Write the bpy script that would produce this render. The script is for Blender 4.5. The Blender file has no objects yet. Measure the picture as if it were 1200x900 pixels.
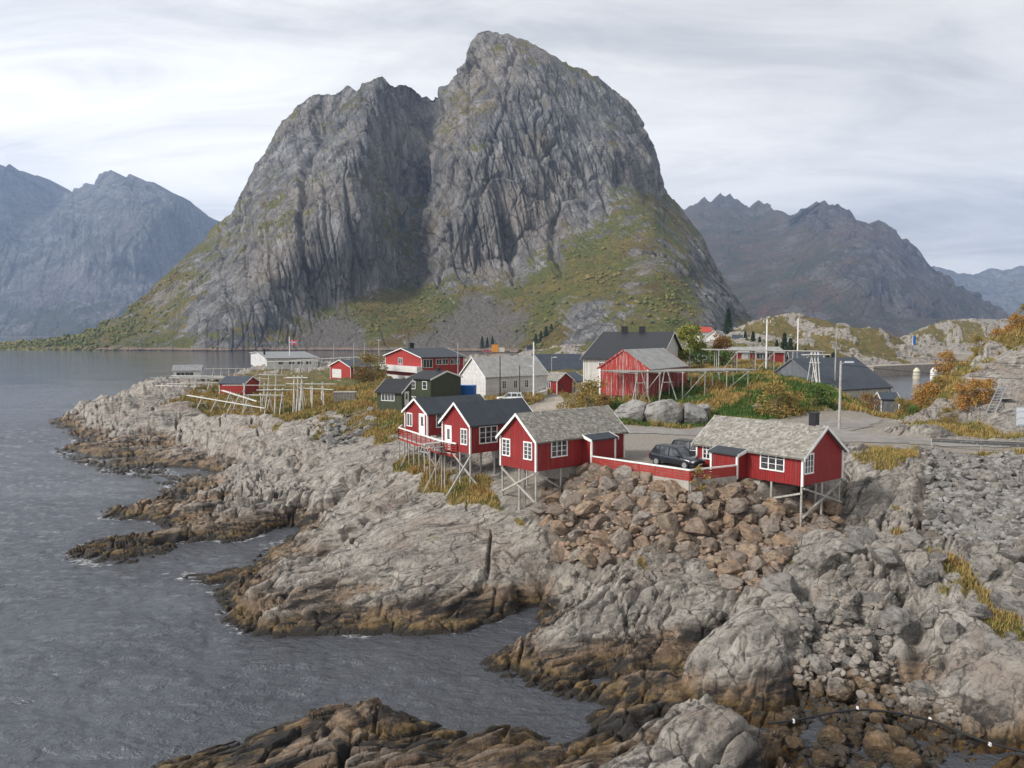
import bpy, bmesh, math, random
import numpy as np
from mathutils import Vector, Matrix

# ------------------------------------------------------------------ camera, world, sun, exposure
S = bpy.context.scene
COL = S.collection
CAMH, HOR, F = 18.0, 391.0, 930.0            # eye height (m), horizon row and focal length in photo pixels
PITCH = math.atan((450.0 - HOR) / F)
cam_data = bpy.data.cameras.new('camera')
cam_data.sensor_width = 36.0
cam_data.lens = F / 1200.0 * 36.0
cam_data.clip_start = 0.5
cam_data.clip_end = 40000
cam = bpy.data.objects.new('camera', cam_data)
COL.objects.link(cam)
cam.location = (0, 0, CAMH)
cam.rotation_euler = (math.pi / 2 - PITCH, 0, 0)
S.camera = cam

SUN_EL, SUN_AZ = math.radians(36), math.radians(-116)   # azimuth from +Y towards +X: behind the camera on the left
sun_data = bpy.data.lights.new('sun', 'SUN')
sun_data.energy = 3.9
sun_data.angle = math.radians(13)
sun_data.color = (1.0, 0.955, 0.90)
sun = bpy.data.objects.new('sun', sun_data)
COL.objects.link(sun)
sd = Vector((math.sin(SUN_AZ) * math.cos(SUN_EL), math.cos(SUN_AZ) * math.cos(SUN_EL), math.sin(SUN_EL)))
sun.rotation_euler = sd.to_track_quat('Z', 'Y').to_euler()
sun.location = (-60, -60, 120)

W = bpy.data.worlds.new("World")
S.world = W
W.use_nodes = True
wn, wl = W.node_tree.nodes, W.node_tree.links
wn.clear()
def wnode(t, **kw):
    n = wn.new(t)
    for k, v in kw.items():
        setattr(n, k, v)
    return n
w_out = wnode('ShaderNodeOutputWorld'); w_bg = wnode('ShaderNodeBackground')
w_bg.inputs['Strength'].default_value = 0.1
w_sky = wnode('ShaderNodeTexSky', sky_type='NISHITA', sun_disc=False)
w_sky.sun_elevation = SUN_EL; w_sky.sun_rotation = SUN_AZ
w_sky.air_density = 1.0; w_sky.dust_density = 1.5
w_tc = wnode('ShaderNodeTexCoord')
w_sep = wnode('ShaderNodeSeparateXYZ'); wl.new(w_tc.outputs['Generated'], w_sep.inputs[0])
def wmath(op, a, b=None, c=None, clamp=False):
    n = wnode('ShaderNodeMath', operation=op, use_clamp=clamp)
    for i, v in enumerate((a, b, c)):
        if v is None: continue
        if isinstance(v, (int, float)): n.inputs[i].default_value = v
        else: wl.new(v, n.inputs[i])
    return n.outputs[0]
zz = wmath('ADD', wmath('MAXIMUM', w_sep.outputs[2], 0.0), 0.16)
cx = wmath('DIVIDE', w_sep.outputs[0], zz); cy = wmath('DIVIDE', w_sep.outputs[1], zz)
w_cmb = wnode('ShaderNodeCombineXYZ'); wl.new(cx, w_cmb.inputs[0]); wl.new(cy, w_cmb.inputs[1])
w_map = wnode('ShaderNodeMapping'); wl.new(w_cmb.outputs[0], w_map.inputs[0])
w_map.inputs['Rotation'].default_value = (0, 0, math.radians(-24)); w_map.inputs['Scale'].default_value = (0.6, 1.15, 1)
w_map.inputs['Location'].default_value = (3.1, 0.4, 0)
def wnoise(scale, detail, rough, dist, loc):
    m = wnode('ShaderNodeMapping'); wl.new(w_map.outputs[0], m.inputs[0]); m.inputs['Location'].default_value = loc
    n = wnode('ShaderNodeTexNoise'); wl.new(m.outputs[0], n.inputs['Vector'])
    n.inputs['Scale'].default_value = scale; n.inputs['Detail'].default_value = detail
    n.inputs['Roughness'].default_value = rough; n.inputs['Distortion'].default_value = dist
    return n.outputs['Fac']
def wramp(fac, stops):
    r = wnode('ShaderNodeValToRGB'); wl.new(fac, r.inputs[0])
    e = r.color_ramp.elements
    while len(e) < len(stops): e.new(0.5)
    for el, (p, c) in zip(e, stops):
        el.position = p; el.color = (*c, 1)
    return r.outputs[0]
n1 = wnoise(0.75, 8, 0.55, 0.6, (0, 0, 0))
n2 = wnoise(2.0, 8, 0.62, 1.1, (5, 2, 1))
cl = wmath('ADD', wmath('MULTIPLY', n1, 0.62), wmath('MULTIPLY', n2, 0.38))
cloudcol = wramp(cl, [(0.35, (0.475, 0.485, 0.50)), (0.43, (0.63, 0.633, 0.637)), (0.50, (0.78, 0.775, 0.765)), (0.60, (0.93, 0.915, 0.895))])
# the cloud deck is thinner and brighter on the side of the sun's way (left of the view)
bright = wmath('ADD', wmath('MULTIPLY', w_sep.outputs[0], -0.30), 0.97)
# unseen sky overhead darkened to make the light more directional
w_mr = wnode('ShaderNodeMapRange'); wl.new(w_sep.outputs[2], w_mr.inputs[0])
for i_, v_ in enumerate((.45, .9, 1.0, .6)): w_mr.inputs[i_ + 1].default_value = v_
bright = wmath('MULTIPLY', bright, w_mr.outputs[0])
w_vm = wnode('ShaderNodeVectorMath', operation='SCALE'); wl.new(cloudcol, w_vm.inputs[0])
wl.new(wmath("MULTIPLY", bright, 12.0), w_vm.inputs['Scale'])
w_mix = wnode('ShaderNodeMixRGB'); w_mix.inputs[0].default_value = 0.98
wl.new(w_sky.outputs[0], w_mix.inputs[1]); wl.new(w_vm.outputs[0], w_mix.inputs[2])
wl.new(w_mix.outputs[0], w_bg.inputs['Color']); wl.new(w_bg.outputs[0], w_out.inputs['Surface'])

S.view_settings.view_transform = 'Standard'
S.view_settings.look = 'None'
S.view_settings.gamma = 1.0
S.view_settings.use_curve_mapping = False
S.view_settings.exposure = 0.14
S.render.engine = 'CYCLES'
S.cycles.use_denoising = True
S.cycles.max_bounces = 5
S.cycles.diffuse_bounces = 2
S.cycles.glossy_bounces = 3
S.cycles.volume_bounces = 1
S.cycles.transmission_bounces = 3
S.cycles.caustics_reflective = False
S.cycles.caustics_refractive = False

rnd = random.Random(11)
rng = np.random.default_rng(7)

# ------------------------------------------------------------------ photo geometry -> world points
CP, SP = math.cos(PITCH), math.sin(PITCH)
def ray(px, py):
    a = (np.asarray(px, float) - 600.0) / F; b = -(np.asarray(py, float) - 450.0) / F
    return a, CP + SP * b, -SP + CP * b
def atz(px, py, z):                      # point of height z seen at a photo pixel
    dx, dy, dz = ray(px, py); t = (z - CAMH) / dz
    return dx * t, dy * t
def aty(px, py, Y):                      # point Y metres ahead seen at a photo pixel
    dx, dy, dz = ray(px, py); t = Y / dy
    return dx * t, CAMH + dz * t

# ------------------------------------------------------------------ numpy noise
def _h(ix, iy, iz, seed):
    h = (ix.astype(np.uint32) * np.uint32(374761393) + iy.astype(np.uint32) * np.uint32(668265263)
         + iz.astype(np.uint32) * np.uint32(2246822519) + np.uint32((seed * 3266489917) & 0xffffffff))
    h ^= h >> np.uint32(13); h *= np.uint32(1274126177); h ^= h >> np.uint32(16)
    h *= np.uint32(2654435761); h ^= h >> np.uint32(15)
    return h
def _r(h, k):
    h = (h + np.uint32((k * 2654435761) & 0xffffffff)); h = h ^ (h >> np.uint32(15)); h = h * np.uint32(2246822519); h = h ^ (h >> np.uint32(13))
    return (h & np.uint32(0xffffff)).astype(np.float32) / np.float32(0xffffff)
def noise2(x, y, seed=0):
    x = np.asarray(x, np.float32); y = np.asarray(y, np.float32)
    ix = np.floor(x).astype(np.int32); iy = np.floor(y).astype(np.int32)
    fx = x - ix; fy = y - iy
    u = fx * fx * fx * (fx * (fx * 6 - 15) + 10); v = fy * fy * fy * (fy * (fy * 6 - 15) + 10)
    z = np.zeros_like(ix)
    def g(dx, dy):
        a = _r(_h(ix + dx, iy + dy, z, seed), 1) * np.float32(6.2831853)
        return np.cos(a) * (fx - dx) + np.sin(a) * (fy - dy)
    n = (g(0, 0) * (1 - u) + g(1, 0) * u) * (1 - v) + (g(0, 1) * (1 - u) + g(1, 1) * u) * v
    return n * 1.5
def noise3(x, y, z, seed=0):
    x, y, z = (np.asarray(a, np.float32) for a in (x, y, z))
    i = [np.floor(a).astype(np.int32) for a in (x, y, z)]
    f = [a - b for a, b in zip((x, y, z), i)]
    w = [a * a * a * (a * (a * 6 - 15) + 10) for a in f]
    out = 0
    for dx in (0, 1):
        for dy in (0, 1):
            for dz in (0, 1):
                h = _h(i[0] + dx, i[1] + dy, i[2] + dz, seed)
                gx = _r(h, 1) * 2 - 1; gy = _r(h, 2) * 2 - 1; gz = _r(h, 3) * 2 - 1
                d = gx * (f[0] - dx) + gy * (f[1] - dy) + gz * (f[2] - dz)
                out = out + d * (w[0] if dx else 1 - w[0]) * (w[1] if dy else 1 - w[1]) * (w[2] if dz else 1 - w[2])
    return out * 1.3
def fbm2(x, y, o=4, seed=0, gain=0.5):
    s, a = 0, 1.0
    for k in range(o):
        s = s + a * noise2(x * 2 ** k, y * 2 ** k, seed + k); a *= gain
    return s
def fbm3(x, y, z, o=4, seed=0, gain=0.5):
    s, a = 0, 1.0
    for k in range(o):
        s = s + a * noise3(x * 2 ** k, y * 2 ** k, z * 2 ** k, seed + k); a *= gain
    return s
def ridge2(x, y, o=4, seed=0, gain=0.5):
    s, a = 0, 1.0
    for k in range(o):
        s = s + a * (1 - 2 * np.abs(noise2(x * 2 ** k, y * 2 ** k, seed + k))); a *= gain
    return s
def cells2(x, y, seed=0, tilt=1.0):
    """jointed blocks: a random level and tilt per Worley cell, and the distance to the joint between cells"""
    x = np.asarray(x, np.float32); y = np.asarray(y, np.float32)
    ix = np.floor(x).astype(np.int32); iy = np.floor(y).astype(np.int32)
    z = np.zeros_like(ix)
    f1 = np.full(x.shape, 9, np.float32); f2 = f1.copy(); lv = np.zeros_like(x)
    for dx in (-1, 0, 1):
        for dy in (-1, 0, 1):
            h = _h(ix + dx, iy + dy, z, seed)
            cx_ = ix + dx + _r(h, 1) * np.float32(.9); cy_ = iy + dy + _r(h, 2) * np.float32(.9)
            d = np.sqrt((x - cx_) ** 2 + (y - cy_) ** 2)
            l = _r(h, 3) - .5 + tilt * ((_r(h, 4) - .5) * (x - cx_) + (_r(h, 5) - .5) * (y - cy_))
            m = d < f1
            f2 = np.where(m, f1, np.minimum(f2, d)); lv = np.where(m, l, lv); f1 = np.where(m, d, f1)
    return lv, f2 - f1
def cells3(x, y, z, seed=0, tilt=1.0):
    x, y, z = (np.asarray(a, np.float32) for a in (x, y, z))
    ix, iy, iz = (np.floor(a).astype(np.int32) for a in (x, y, z))
    f1 = np.full(x.shape, 9, np.float32); f2 = f1.copy(); lv = np.zeros_like(x)
    for dx in (-1, 0, 1):
        for dy in (-1, 0, 1):
            for dz in (-1, 0, 1):
                h = _h(ix + dx, iy + dy, iz + dz, seed)
                ex = x - (ix + dx + _r(h, 1)); ey = y - (iy + dy + _r(h, 2)); ez = z - (iz + dz + _r(h, 3))
                d = np.sqrt(ex * ex + ey * ey + ez * ez)
                l = _r(h, 4) - .5 + tilt * ((_r(h, 5) - .5) * ex + (_r(h, 6) - .5) * ey + (_r(h, 7) - .5) * ez)
                m = d < f1
                f2 = np.where(m, f1, np.minimum(f2, d)); lv = np.where(m, l, lv); f1 = np.where(m, d, f1)
    return lv, f2 - f1
def sstep(a, b, x):
    t = np.clip((x - a) / (b - a), 0, 1); return t * t * (3 - 2 * t)

class TPS:
    """thin plate spline through scattered (a, b) -> value"""
    def __init__(s, pts, vals, lam=1e-3):
        P = np.asarray(pts, float); n = len(P); s.P = P
        d = np.linalg.norm(P[:, None] - P[None], axis=2); K = s.k(d) + lam * np.eye(n)
        A = np.zeros((n + 3, n + 3)); A[:n, :n] = K; A[:n, n] = 1; A[:n, n + 1:] = P; A[n, :n] = 1; A[n + 1:, :n] = P.T
        s.w = np.linalg.solve(A, np.r_[np.asarray(vals, float), 0, 0, 0])
    def k(s, d): return np.where(d > 0, d * d * np.log(d + 1e-12), 0)
    def exact(s, a, b):
        sh = np.shape(a); a = np.ravel(a).astype(float); b = np.ravel(b).astype(float); n = len(s.P)
        out = s.w[n] + s.w[n + 1] * a + s.w[n + 2] * b
        for i in range(n):
            d2 = (a - s.P[i, 0]) ** 2 + (b - s.P[i, 1]) ** 2
            out += (s.w[i] * .5) * d2 * np.log(d2 + 1e-12)
        return out.reshape(sh)
    def bake(s, a0, a1, na, b0, b1, nb):
        """tabulate once, then look up with bilinear interpolation"""
        s.tab = s.exact(*np.meshgrid(np.linspace(a0, a1, na), np.linspace(b0, b1, nb))); s.rng = (a0, a1, na, b0, b1, nb); return s
    def __call__(s, a, b):
        if not hasattr(s, 'tab'):
            s.bake(float(np.min(a)), float(np.max(a)), 260, float(np.min(b)), float(np.max(b)), 200)
        a0, a1, na, b0, b1, nb = s.rng
        fa = np.clip((np.asarray(a, float) - a0) / (a1 - a0) * (na - 1), 0, na - 1.001); fb = np.clip((np.asarray(b, float) - b0) / (b1 - b0) * (nb - 1), 0, nb - 1.001)
        i = fa.astype(int); j = fb.astype(int); fa = fa - i; fb = fb - j; T = s.tab
        return (T[j, i] * (1 - fa) * (1 - fb) + T[j, i + 1] * fa * (1 - fb) + T[j + 1, i] * (1 - fa) * fb + T[j + 1, i + 1] * fa * fb).astype(np.float32)

def in_poly(x, y, poly):
    c = np.zeros(np.shape(x), bool); n = len(poly)
    for i in range(n):
        x1, y1 = poly[i]; x2, y2 = poly[(i + 1) % n]
        if y1 == y2: continue
        m = ((y1 > y) != (y2 > y)) & (x < (x2 - x1) * (y - y1) / (y2 - y1) + x1)
        c ^= m
    return c
def sd_poly(x, y, poly):
    """signed distance to a polygon, negative inside"""
    d = np.full(np.shape(x), 1e9, np.float32); n = len(poly)
    for i in range(n):
        x1, y1 = poly[i]; x2, y2 = poly[(i + 1) % n]
        ex, ey = x2 - x1, y2 - y1
        t = np.clip(((x - x1) * ex + (y - y1) * ey) / (ex * ex + ey * ey + 1e-12), 0, 1)
        d = np.minimum(d, np.hypot(x - x1 - t * ex, y - y1 - t * ey))
    return np.where(in_poly(x, y, poly), -d, d)
def d_line(x, y, line):
    d = np.full(np.shape(x), 1e9, np.float32)
    for (x1, y1), (x2, y2) in zip(line[:-1], line[1:]):
        ex, ey = x2 - x1, y2 - y1
        t = np.clip(((x - x1) * ex + (y - y1) * ey) / (ex * ex + ey * ey + 1e-12), 0, 1)
        d = np.minimum(d, np.hypot(x - x1 - t * ex, y - y1 - t * ey))
    return d

# ------------------------------------------------------------------ scene helpers
def tag(o, label=None, cat=None, group=None, kind=None):
    if label: o['label'] = label
    if cat: o['category'] = cat
    if group: o['group'] = group
    if kind: o['kind'] = kind
    return o
def link(name, me, mat=None, parent=None):
    o = bpy.data.objects.new(name, me); COL.objects.link(o)
    if mat is not None:
        for m in (mat if isinstance(mat, (list, tuple)) else [mat]): me.materials.append(m)
    if parent is not None: o.parent = parent
    return o
def empty(name, loc=(0, 0, 0), rz=0.0):
    o = bpy.data.objects.new(name, None); COL.objects.link(o)
    o.empty_display_size = .2
    o.location = loc; o.rotation_euler = (0, 0, rz)
    return o
def copy_tree(o, parent=None):
    c = o.copy(); COL.objects.link(c)
    if parent is not None: c.parent = parent
    for ch in list(o.children): copy_tree(ch, c)
    return c
def grid_mesh(name, V, nu, nv, attrs=None, keep=None, smooth=True):
    """V: (nv, nu, 3) array -> quad grid mesh; keep: bool per quad (nv-1, nu-1)"""
    me = bpy.data.meshes.new(name)
    idx = np.arange(nu * nv, dtype=np.int32).reshape(nv, nu)
    q = np.stack([idx[:-1, :-1], idx[:-1, 1:], idx[1:, 1:], idx[1:, :-1]], -1).reshape(-1, 4)
    if keep is not None: q = q[keep.ravel()]
    used, inv = np.unique(q.ravel(), return_inverse=True)
    co = V.reshape(-1, 3)[used].astype(np.float32)
    me.vertices.add(len(co)); me.vertices.foreach_set('co', co.ravel())
    me.loops.add(q.size); me.loops.foreach_set('vertex_index', inv.astype(np.int32).ravel())
    me.polygons.add(len(q)); me.polygons.foreach_set('loop_start', np.arange(0, q.size, 4, dtype=np.int32))
    me.update(calc_edges=True)
    me.polygons.foreach_set('use_smooth', np.full(len(q), smooth, bool))
    for k, a in (attrs or {}).items():
        at = me.attributes.new(k, 'FLOAT', 'POINT'); at.data.foreach_set('value', np.ascontiguousarray(np.ravel(a)[used], np.float32))
    return me

class NT:
    """small helper for node materials"""
    def __init__(s, name, rough=0.85, spec=0.3):
        s.m = bpy.data.materials.new(name); s.m.use_nodes = True
        s.n, s.l = s.m.node_tree.nodes, s.m.node_tree.links
        s.b = s.n['Principled BSDF']; s.b.inputs['Roughness'].default_value = rough
        s.b.inputs['Specular IOR Level'].default_value = spec
        s.tc = s.n.new('ShaderNodeTexCoord'); s.geo = s.n.new('ShaderNodeNewGeometry')
    def put(s, sock, v):
        if v is None: return
        if isinstance(v, (int, float)): sock.default_value = v
        elif isinstance(v, tuple): sock.default_value = (*v, 1) if (len(v) == 3 and len(sock.default_value) == 4) else v
        else: s.l.new(v, sock)
    def math(s, op, a, b=None, c=None, clamp=False):
        n = s.n.new('ShaderNodeMath'); n.operation = op; n.use_clamp = clamp
        for i, v in enumerate((a, b, c)): s.put(n.inputs[i], v)
        return n.outputs[0]
    def mapping(s, v, scale=(1, 1, 1), rot=(0, 0, 0), loc=(0, 0, 0)):
        n = s.n.new('ShaderNodeMapping'); s.l.new(v, n.inputs[0])
        n.inputs['Scale'].default_value = scale; n.inputs['Rotation'].default_value = rot; n.inputs['Location'].default_value = loc
        return n.outputs[0]
    def noise(s, v, scale, detail=4, rough=.55, dist=0, out='Fac'):
        n = s.n.new('ShaderNodeTexNoise'); s.l.new(v, n.inputs['Vector'])
        n.inputs['Scale'].default_value = scale; n.inputs['Detail'].default_value = detail
        n.inputs['Roughness'].default_value = rough; n.inputs['Distortion'].default_value = dist
        return n.outputs[out]
    def voro(s, v, scale, feature='F1', out='Distance', rand=1.0):
        n = s.n.new('ShaderNodeTexVoronoi'); n.feature = feature; s.l.new(v, n.inputs['Vector'])
        n.inputs['Scale'].default_value = scale; n.inputs['Randomness'].default_value = rand
        return n.outputs[out]
    def ramp(s, fac, stops, interp='LINEAR'):
        n = s.n.new('ShaderNodeValToRGB'); s.put(n.inputs[0], fac); n.color_ramp.interpolation = interp
        e = n.color_ramp.elements
        while len(e) < len(stops): e.new(.5)
        for el, (p, c) in zip(e, stops):
            el.position = p; el.color = (*c, 1) if isinstance(c, tuple) else (c, c, c, 1)
        return n.outputs[0]
    def mix(s, f, a, b, mode='MIX'):
        n = s.n.new('ShaderNodeMixRGB'); n.blend_type = mode
        for i, v in enumerate((f, a, b)): s.put(n.inputs[i], v)
        return n.outputs[0]
    def attr(s, name):
        n = s.n.new('ShaderNodeAttribute'); n.attribute_name = name; return n.outputs['Fac']
    def sep(s, v):
        n = s.n.new('ShaderNodeSeparateXYZ'); s.l.new(v, n.inputs[0]); return n.outputs
    def objrand(s):
        n = s.n.new('ShaderNodeObjectInfo'); return n.outputs['Random']
    def mr(s, v, a, b, c=0., d=1.):
        n = s.n.new('ShaderNodeMapRange'); s.put(n.inputs[0], v)
        for i, k in enumerate((a, b, c, d)): n.inputs[i + 1].default_value = k
        return n.outputs[0]
    def bump(s, h, strength=.5, dist=.1):
        n = s.n.new('ShaderNodeBump'); s.l.new(h, n.inputs['Height'])
        n.inputs['Strength'].default_value = strength; n.inputs['Distance'].default_value = dist
        s.l.new(n.outputs[0], s.b.inputs['Normal'])
    def col(s, v): s.put(s.b.inputs['Base Color'], v); return s
    def rough(s, v): s.put(s.b.inputs['Roughness'], v); return s
# ------------------------------------------------------------------ mountains
LAST = {}
def mountain(name, sil, dctl, base_py, step, rows, back, disp, amp_sil, mat, extra=None, xr=None):
    """real rock massif: its front surface has a depth for every direction, then it goes over the ridge and down the back"""
    sil = np.array(sil, float)
    x0, x1 = xr or (sil[0, 0], sil[-1, 0])
    px = np.arange(x0, x1 + step, step)
    sy = np.interp(px, sil[:, 0], sil[:, 1])
    jag = (fbm2(px / 9.0, px * 0 + 3.3, 4, 31) + .8 * (1 - 3 * np.abs(noise2(px / 13.0, px * 0 + 7.7, 33)))) * amp_sil
    sy = sy - jag
    by = np.interp(px, [p[0] for p in base_py], [p[1] for p in base_py])
    t = np.linspace(0, 1, rows) ** 0.95
    PX = np.repeat(px[None], rows, 0); PY = by[None] + (sy - by)[None] * t[:, None]
    f = TPS([(p[0] / 300, p[1] / 300) for p in dctl], [p[2] for p in dctl], 1e-4)
    Y = f(PX / 300, PY / 300)
    dx, dy, dz = ray(PX, PY)
    T = Y / dy
    V = np.stack([dx * T, Y, CAMH + dz * T], -1)
    # over the top and down behind
    nb = 30
    k = np.linspace(0, 1, nb + 1)[1:]
    top = V[-1]
    B = np.stack([top[None, :, 0] * (1 + 0 * k[:, None]), top[None, :, 1] + back * k[:, None] ** 0.8,
                  top[None, :, 2] * (1 - k[:, None] ** 1.6) - 6 * k[:, None]], -1)
    V = np.concatenate([V, B], 0)
    PX = np.concatenate([PX, np.repeat(px[None], nb, 0)], 0); PY = np.concatenate([PY, np.repeat(sy[None], nb, 0)], 0)
    rows2 = rows + nb
    fade = np.concatenate([sstep(1.0, .95, t) * .65 + .35, np.full(nb, .35)])[:, None]
    N = normals(V)
    d = disp(V, N, PX, PY)
    V = V + N * (d * fade)[..., None]
    N = normals(V)
    attrs = extra(V, N, PX, PY) if extra else {}
    me = grid_mesh(name, V, len(px), rows2, attrs)
    LAST.update(V=V, N=N, PX=PX, PY=PY, **attrs)
    o = link(name, me, mat); tag(o, kind='structure')
    return o
def normals(V):
    gu = np.gradient(V, axis=1); gv = np.gradient(V, axis=0)
    n = np.cross(gu, gv); n /= np.linalg.norm(n, axis=-1, keepdims=True) + 1e-9
    return n

def rock_disp(a):
    def f(V, N, PX, PY):
        x, y, z = V[..., 0] / a, V[..., 1] / a, V[..., 2] / a
        wx = x + 7 * fbm3(x / 60, y / 60, z / 140, 2, 5); wy = y + 7 * fbm3(x / 60, y / 60, z / 110, 3, 9)
        # sheared a little so joints lean like those of the photo
        wx2 = wx + .18 * z
        b1, e1 = cells3(wx2 / 44, wy / 44, z / 230, 3, 1.2)
        b2, e2 = cells3(wx2 / 14, wy / 14, z / 85, 4, 1.2)
        b3, e3 = cells3(wx2 / 5.2, wy / 5.2, z / 30, 6, 1.1)
        r = 1 - np.abs(fbm3(wx2 / 34, wy / 34, z / 260, 2, 17)) * 2.2
        def joints(per, lean, wob_, seed, w, gate):
            """parallel open joints, and the step in depth from one slab to the next"""
            t = (x + .35 * y + lean * z) / per + wob_ * fbm3(x / 80, y / 80, z / 170, 2, seed) + .05 * noise3(x / 9, y / 9, z / 16, seed + 5)
            i = np.floor(t); f = t - i; e = np.minimum(f, 1 - f) * per
            g = noise3(i * .77 + 3.1, y / 190, z / 85, seed + 9)
            lev = noise3(i * .91 + 7.7, y * 0 + .3, z / 140, seed + 11) + .5 * (f - .5) * noise3(i * .83 + 2.2, y * 0, z / 200, seed + 13)
            return np.clip(1 - e / w, 0, 1) * sstep(gate - .12, gate + .12, g), lev
        ja, la = joints(33, .10, .5, 301, 2.6, .0); jb, lb = joints(12.5, .05, .7, 311, 1.5, .0); jc, lc = joints(21, -.42, .5, 321, 1.5, .12)
        jd, ld = joints(29, .75, .45, 331, 1.5, .2); je, le_ = joints(6.2, .12, 1.0, 341, 1.2, .0)
        d = 13 * b1 + 1.5 * b2 + .8 * b3 - 6 * sstep(.08, 0, e1) + 2.0 * r + 12 * la + 6.5 * lb + 4 * lc + 2.6 * le_ \
            - 10 * ja - 6 * jb - 5.5 * jc - 4.5 * jd - 3 * je + .9 * fbm3(x / 6, y / 6, z / 14, 3, 23)
        steep = sstep(.75, .4, N[..., 2])
        return a * d * (.25 + .75 * steep)
    return f

def mk_rock_mat(name, base, dark, warm, green, ochre, rust, scree, sc):
    m = NT(name, .92, .15)
    p = m.tc.outputs['Object']
    pv = m.mapping(p, (1, 1, .28))
    n_big = m.noise(p, .006 / sc, 5, .6)
    n_str = m.noise(m.mapping(p, (1, 1, .1), (0, math.radians(8), 0)), .05 / sc, 7, .68, .4)
    n_mid = m.noise(pv, .045 / sc, 8, .7, .3)
    n_fine = m.noise(pv, .35 / sc, 5, .7)
    rock = m.mix(m.mr(n_mid, .38, .60), dark, base)
    rock = m.mix(m.mr(n_big, .46, .64, 0, .75), rock, warm)
    rock = m.mix(m.mr(n_str, .52, .62, 0, .8), rock, tuple(c * .32 for c in base))
    rock = m.mix(m.mr(n_str, .44, .34, 0, .7), rock, tuple(min(1, c * 1.5) for c in base))
    st2 = m.noise(m.mapping(p, (1, 1, .14), (0, math.radians(-12), 0)), .16 / sc, 6, .7, .5)
    rock = m.mix(m.mr(st2, .56, .68, 0, .75), rock, tuple(c * .35 for c in dark))
    rock = m.mix(m.mr(n_fine, .5, .72, 0, .6), rock, tuple(c * .45 for c in dark))
    ck = m.voro(m.mapping(m.mix(.06, p, m.noise(p, .03 / sc, 4, .6, out='Color'), 'ADD'), (1, 1, .3), (0, math.radians(10), 0)), .045 / sc, 'DISTANCE_TO_EDGE')
    rock = m.mix(m.mr(m.math('ADD', ck, m.math('MULTIPLY', m.math('SUBTRACT', n_fine, .5), .12)), .035, 0, 0, .7), rock, tuple(c * .3 for c in dark))
    n_lich = m.noise(p, .02 / sc, 6, .65, .5)
    rock = m.mix(m.mr(n_lich, .58, .70, 0, .55), rock, tuple(c * .6 for c in ochre))
    veg_n = m.noise(p, .018 / sc, 6, .65); vf = m.noise(p, .16 / sc, 6, .75)
    vcol = m.mix(m.mr(veg_n, .40, .62), green, ochre)
    vcol = m.mix(m.mr(m.noise(p, .011 / sc, 5, .6, .8), .56, .68, 0, .8), vcol, rust)
    vcol = m.mix(m.mr(vf, .38, .66, .75, 0), vcol, tuple(c * .4 for c in green))
    fac = m.math('ADD', m.attr('veg'), m.math('MULTIPLY', m.math('SUBTRACT', vf, .5), 1.3))
    fac = m.math('ADD', fac, m.math('MULTIPLY', m.math('SUBTRACT', m.noise(p, .05 / sc, 6, .7), .5), 1.6))
    fac = m.mr(fac, .42, .60)
    sf = m.mr(m.math('ADD', m.attr('scree'), m.math('MULTIPLY', m.math('SUBTRACT', vf, .5), 1.6)), .4, .6)
    scol = m.mix(m.mr(m.noise(p, .3 / sc, 4, .8), .35, .65), tuple(c * .6 for c in scree), scree)
    c = m.mix(fac, rock, vcol); c = m.mix(sf, c, scol)
    # tide line at the foot
    zz_ = m.sep(p)[2]
    c = m.mix(m.mr(m.math('ADD', zz_, m.math('MULTIPLY', n_mid, 6)), 7, 5.2), c, (.30, .22, .17))
    c = m.mix(m.mr(m.math('ADD', zz_, m.math('MULTIPLY', n_mid, 3)), 2.9, 2.2), c, (.05, .045, .04))
    m.col(c)
    h = m.math('ADD', m.math('MULTIPLY', n_str, .9), m.math('ADD', m.math('MULTIPLY', st2, .5), m.math('MULTIPLY', m.noise(m.mapping(p, (1, 1, .35)), .3 / sc, 6, .75), .22)))
    m.bump(h, 1.0, 12.0 * sc)
    return m.m

M_main = mk_rock_mat('mountain_rock', (.275, .27, .263), (.105, .106, .11), (.29, .25, .21),
                     (.14, .155, .040), (.26, .195, .065), (.16, .085, .035), (.20, .18, .16), 1.0)
M_far = mk_rock_mat('far_rock', (.19, .19, .19), (.05, .05, .055), (.17, .155, .14),
                    (.05, .065, .03), (.11, .09, .045), (.12, .075, .045), (.22, .2, .19), 3.2)
M_right = mk_rock_mat('right_rock', (.135, .128, .122), (.035, .033, .034), (.14, .10, .08),
                      (.06, .06, .028), (.15, .095, .055), (.17, .085, .055), (.17, .15, .13), 2.2)

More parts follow.
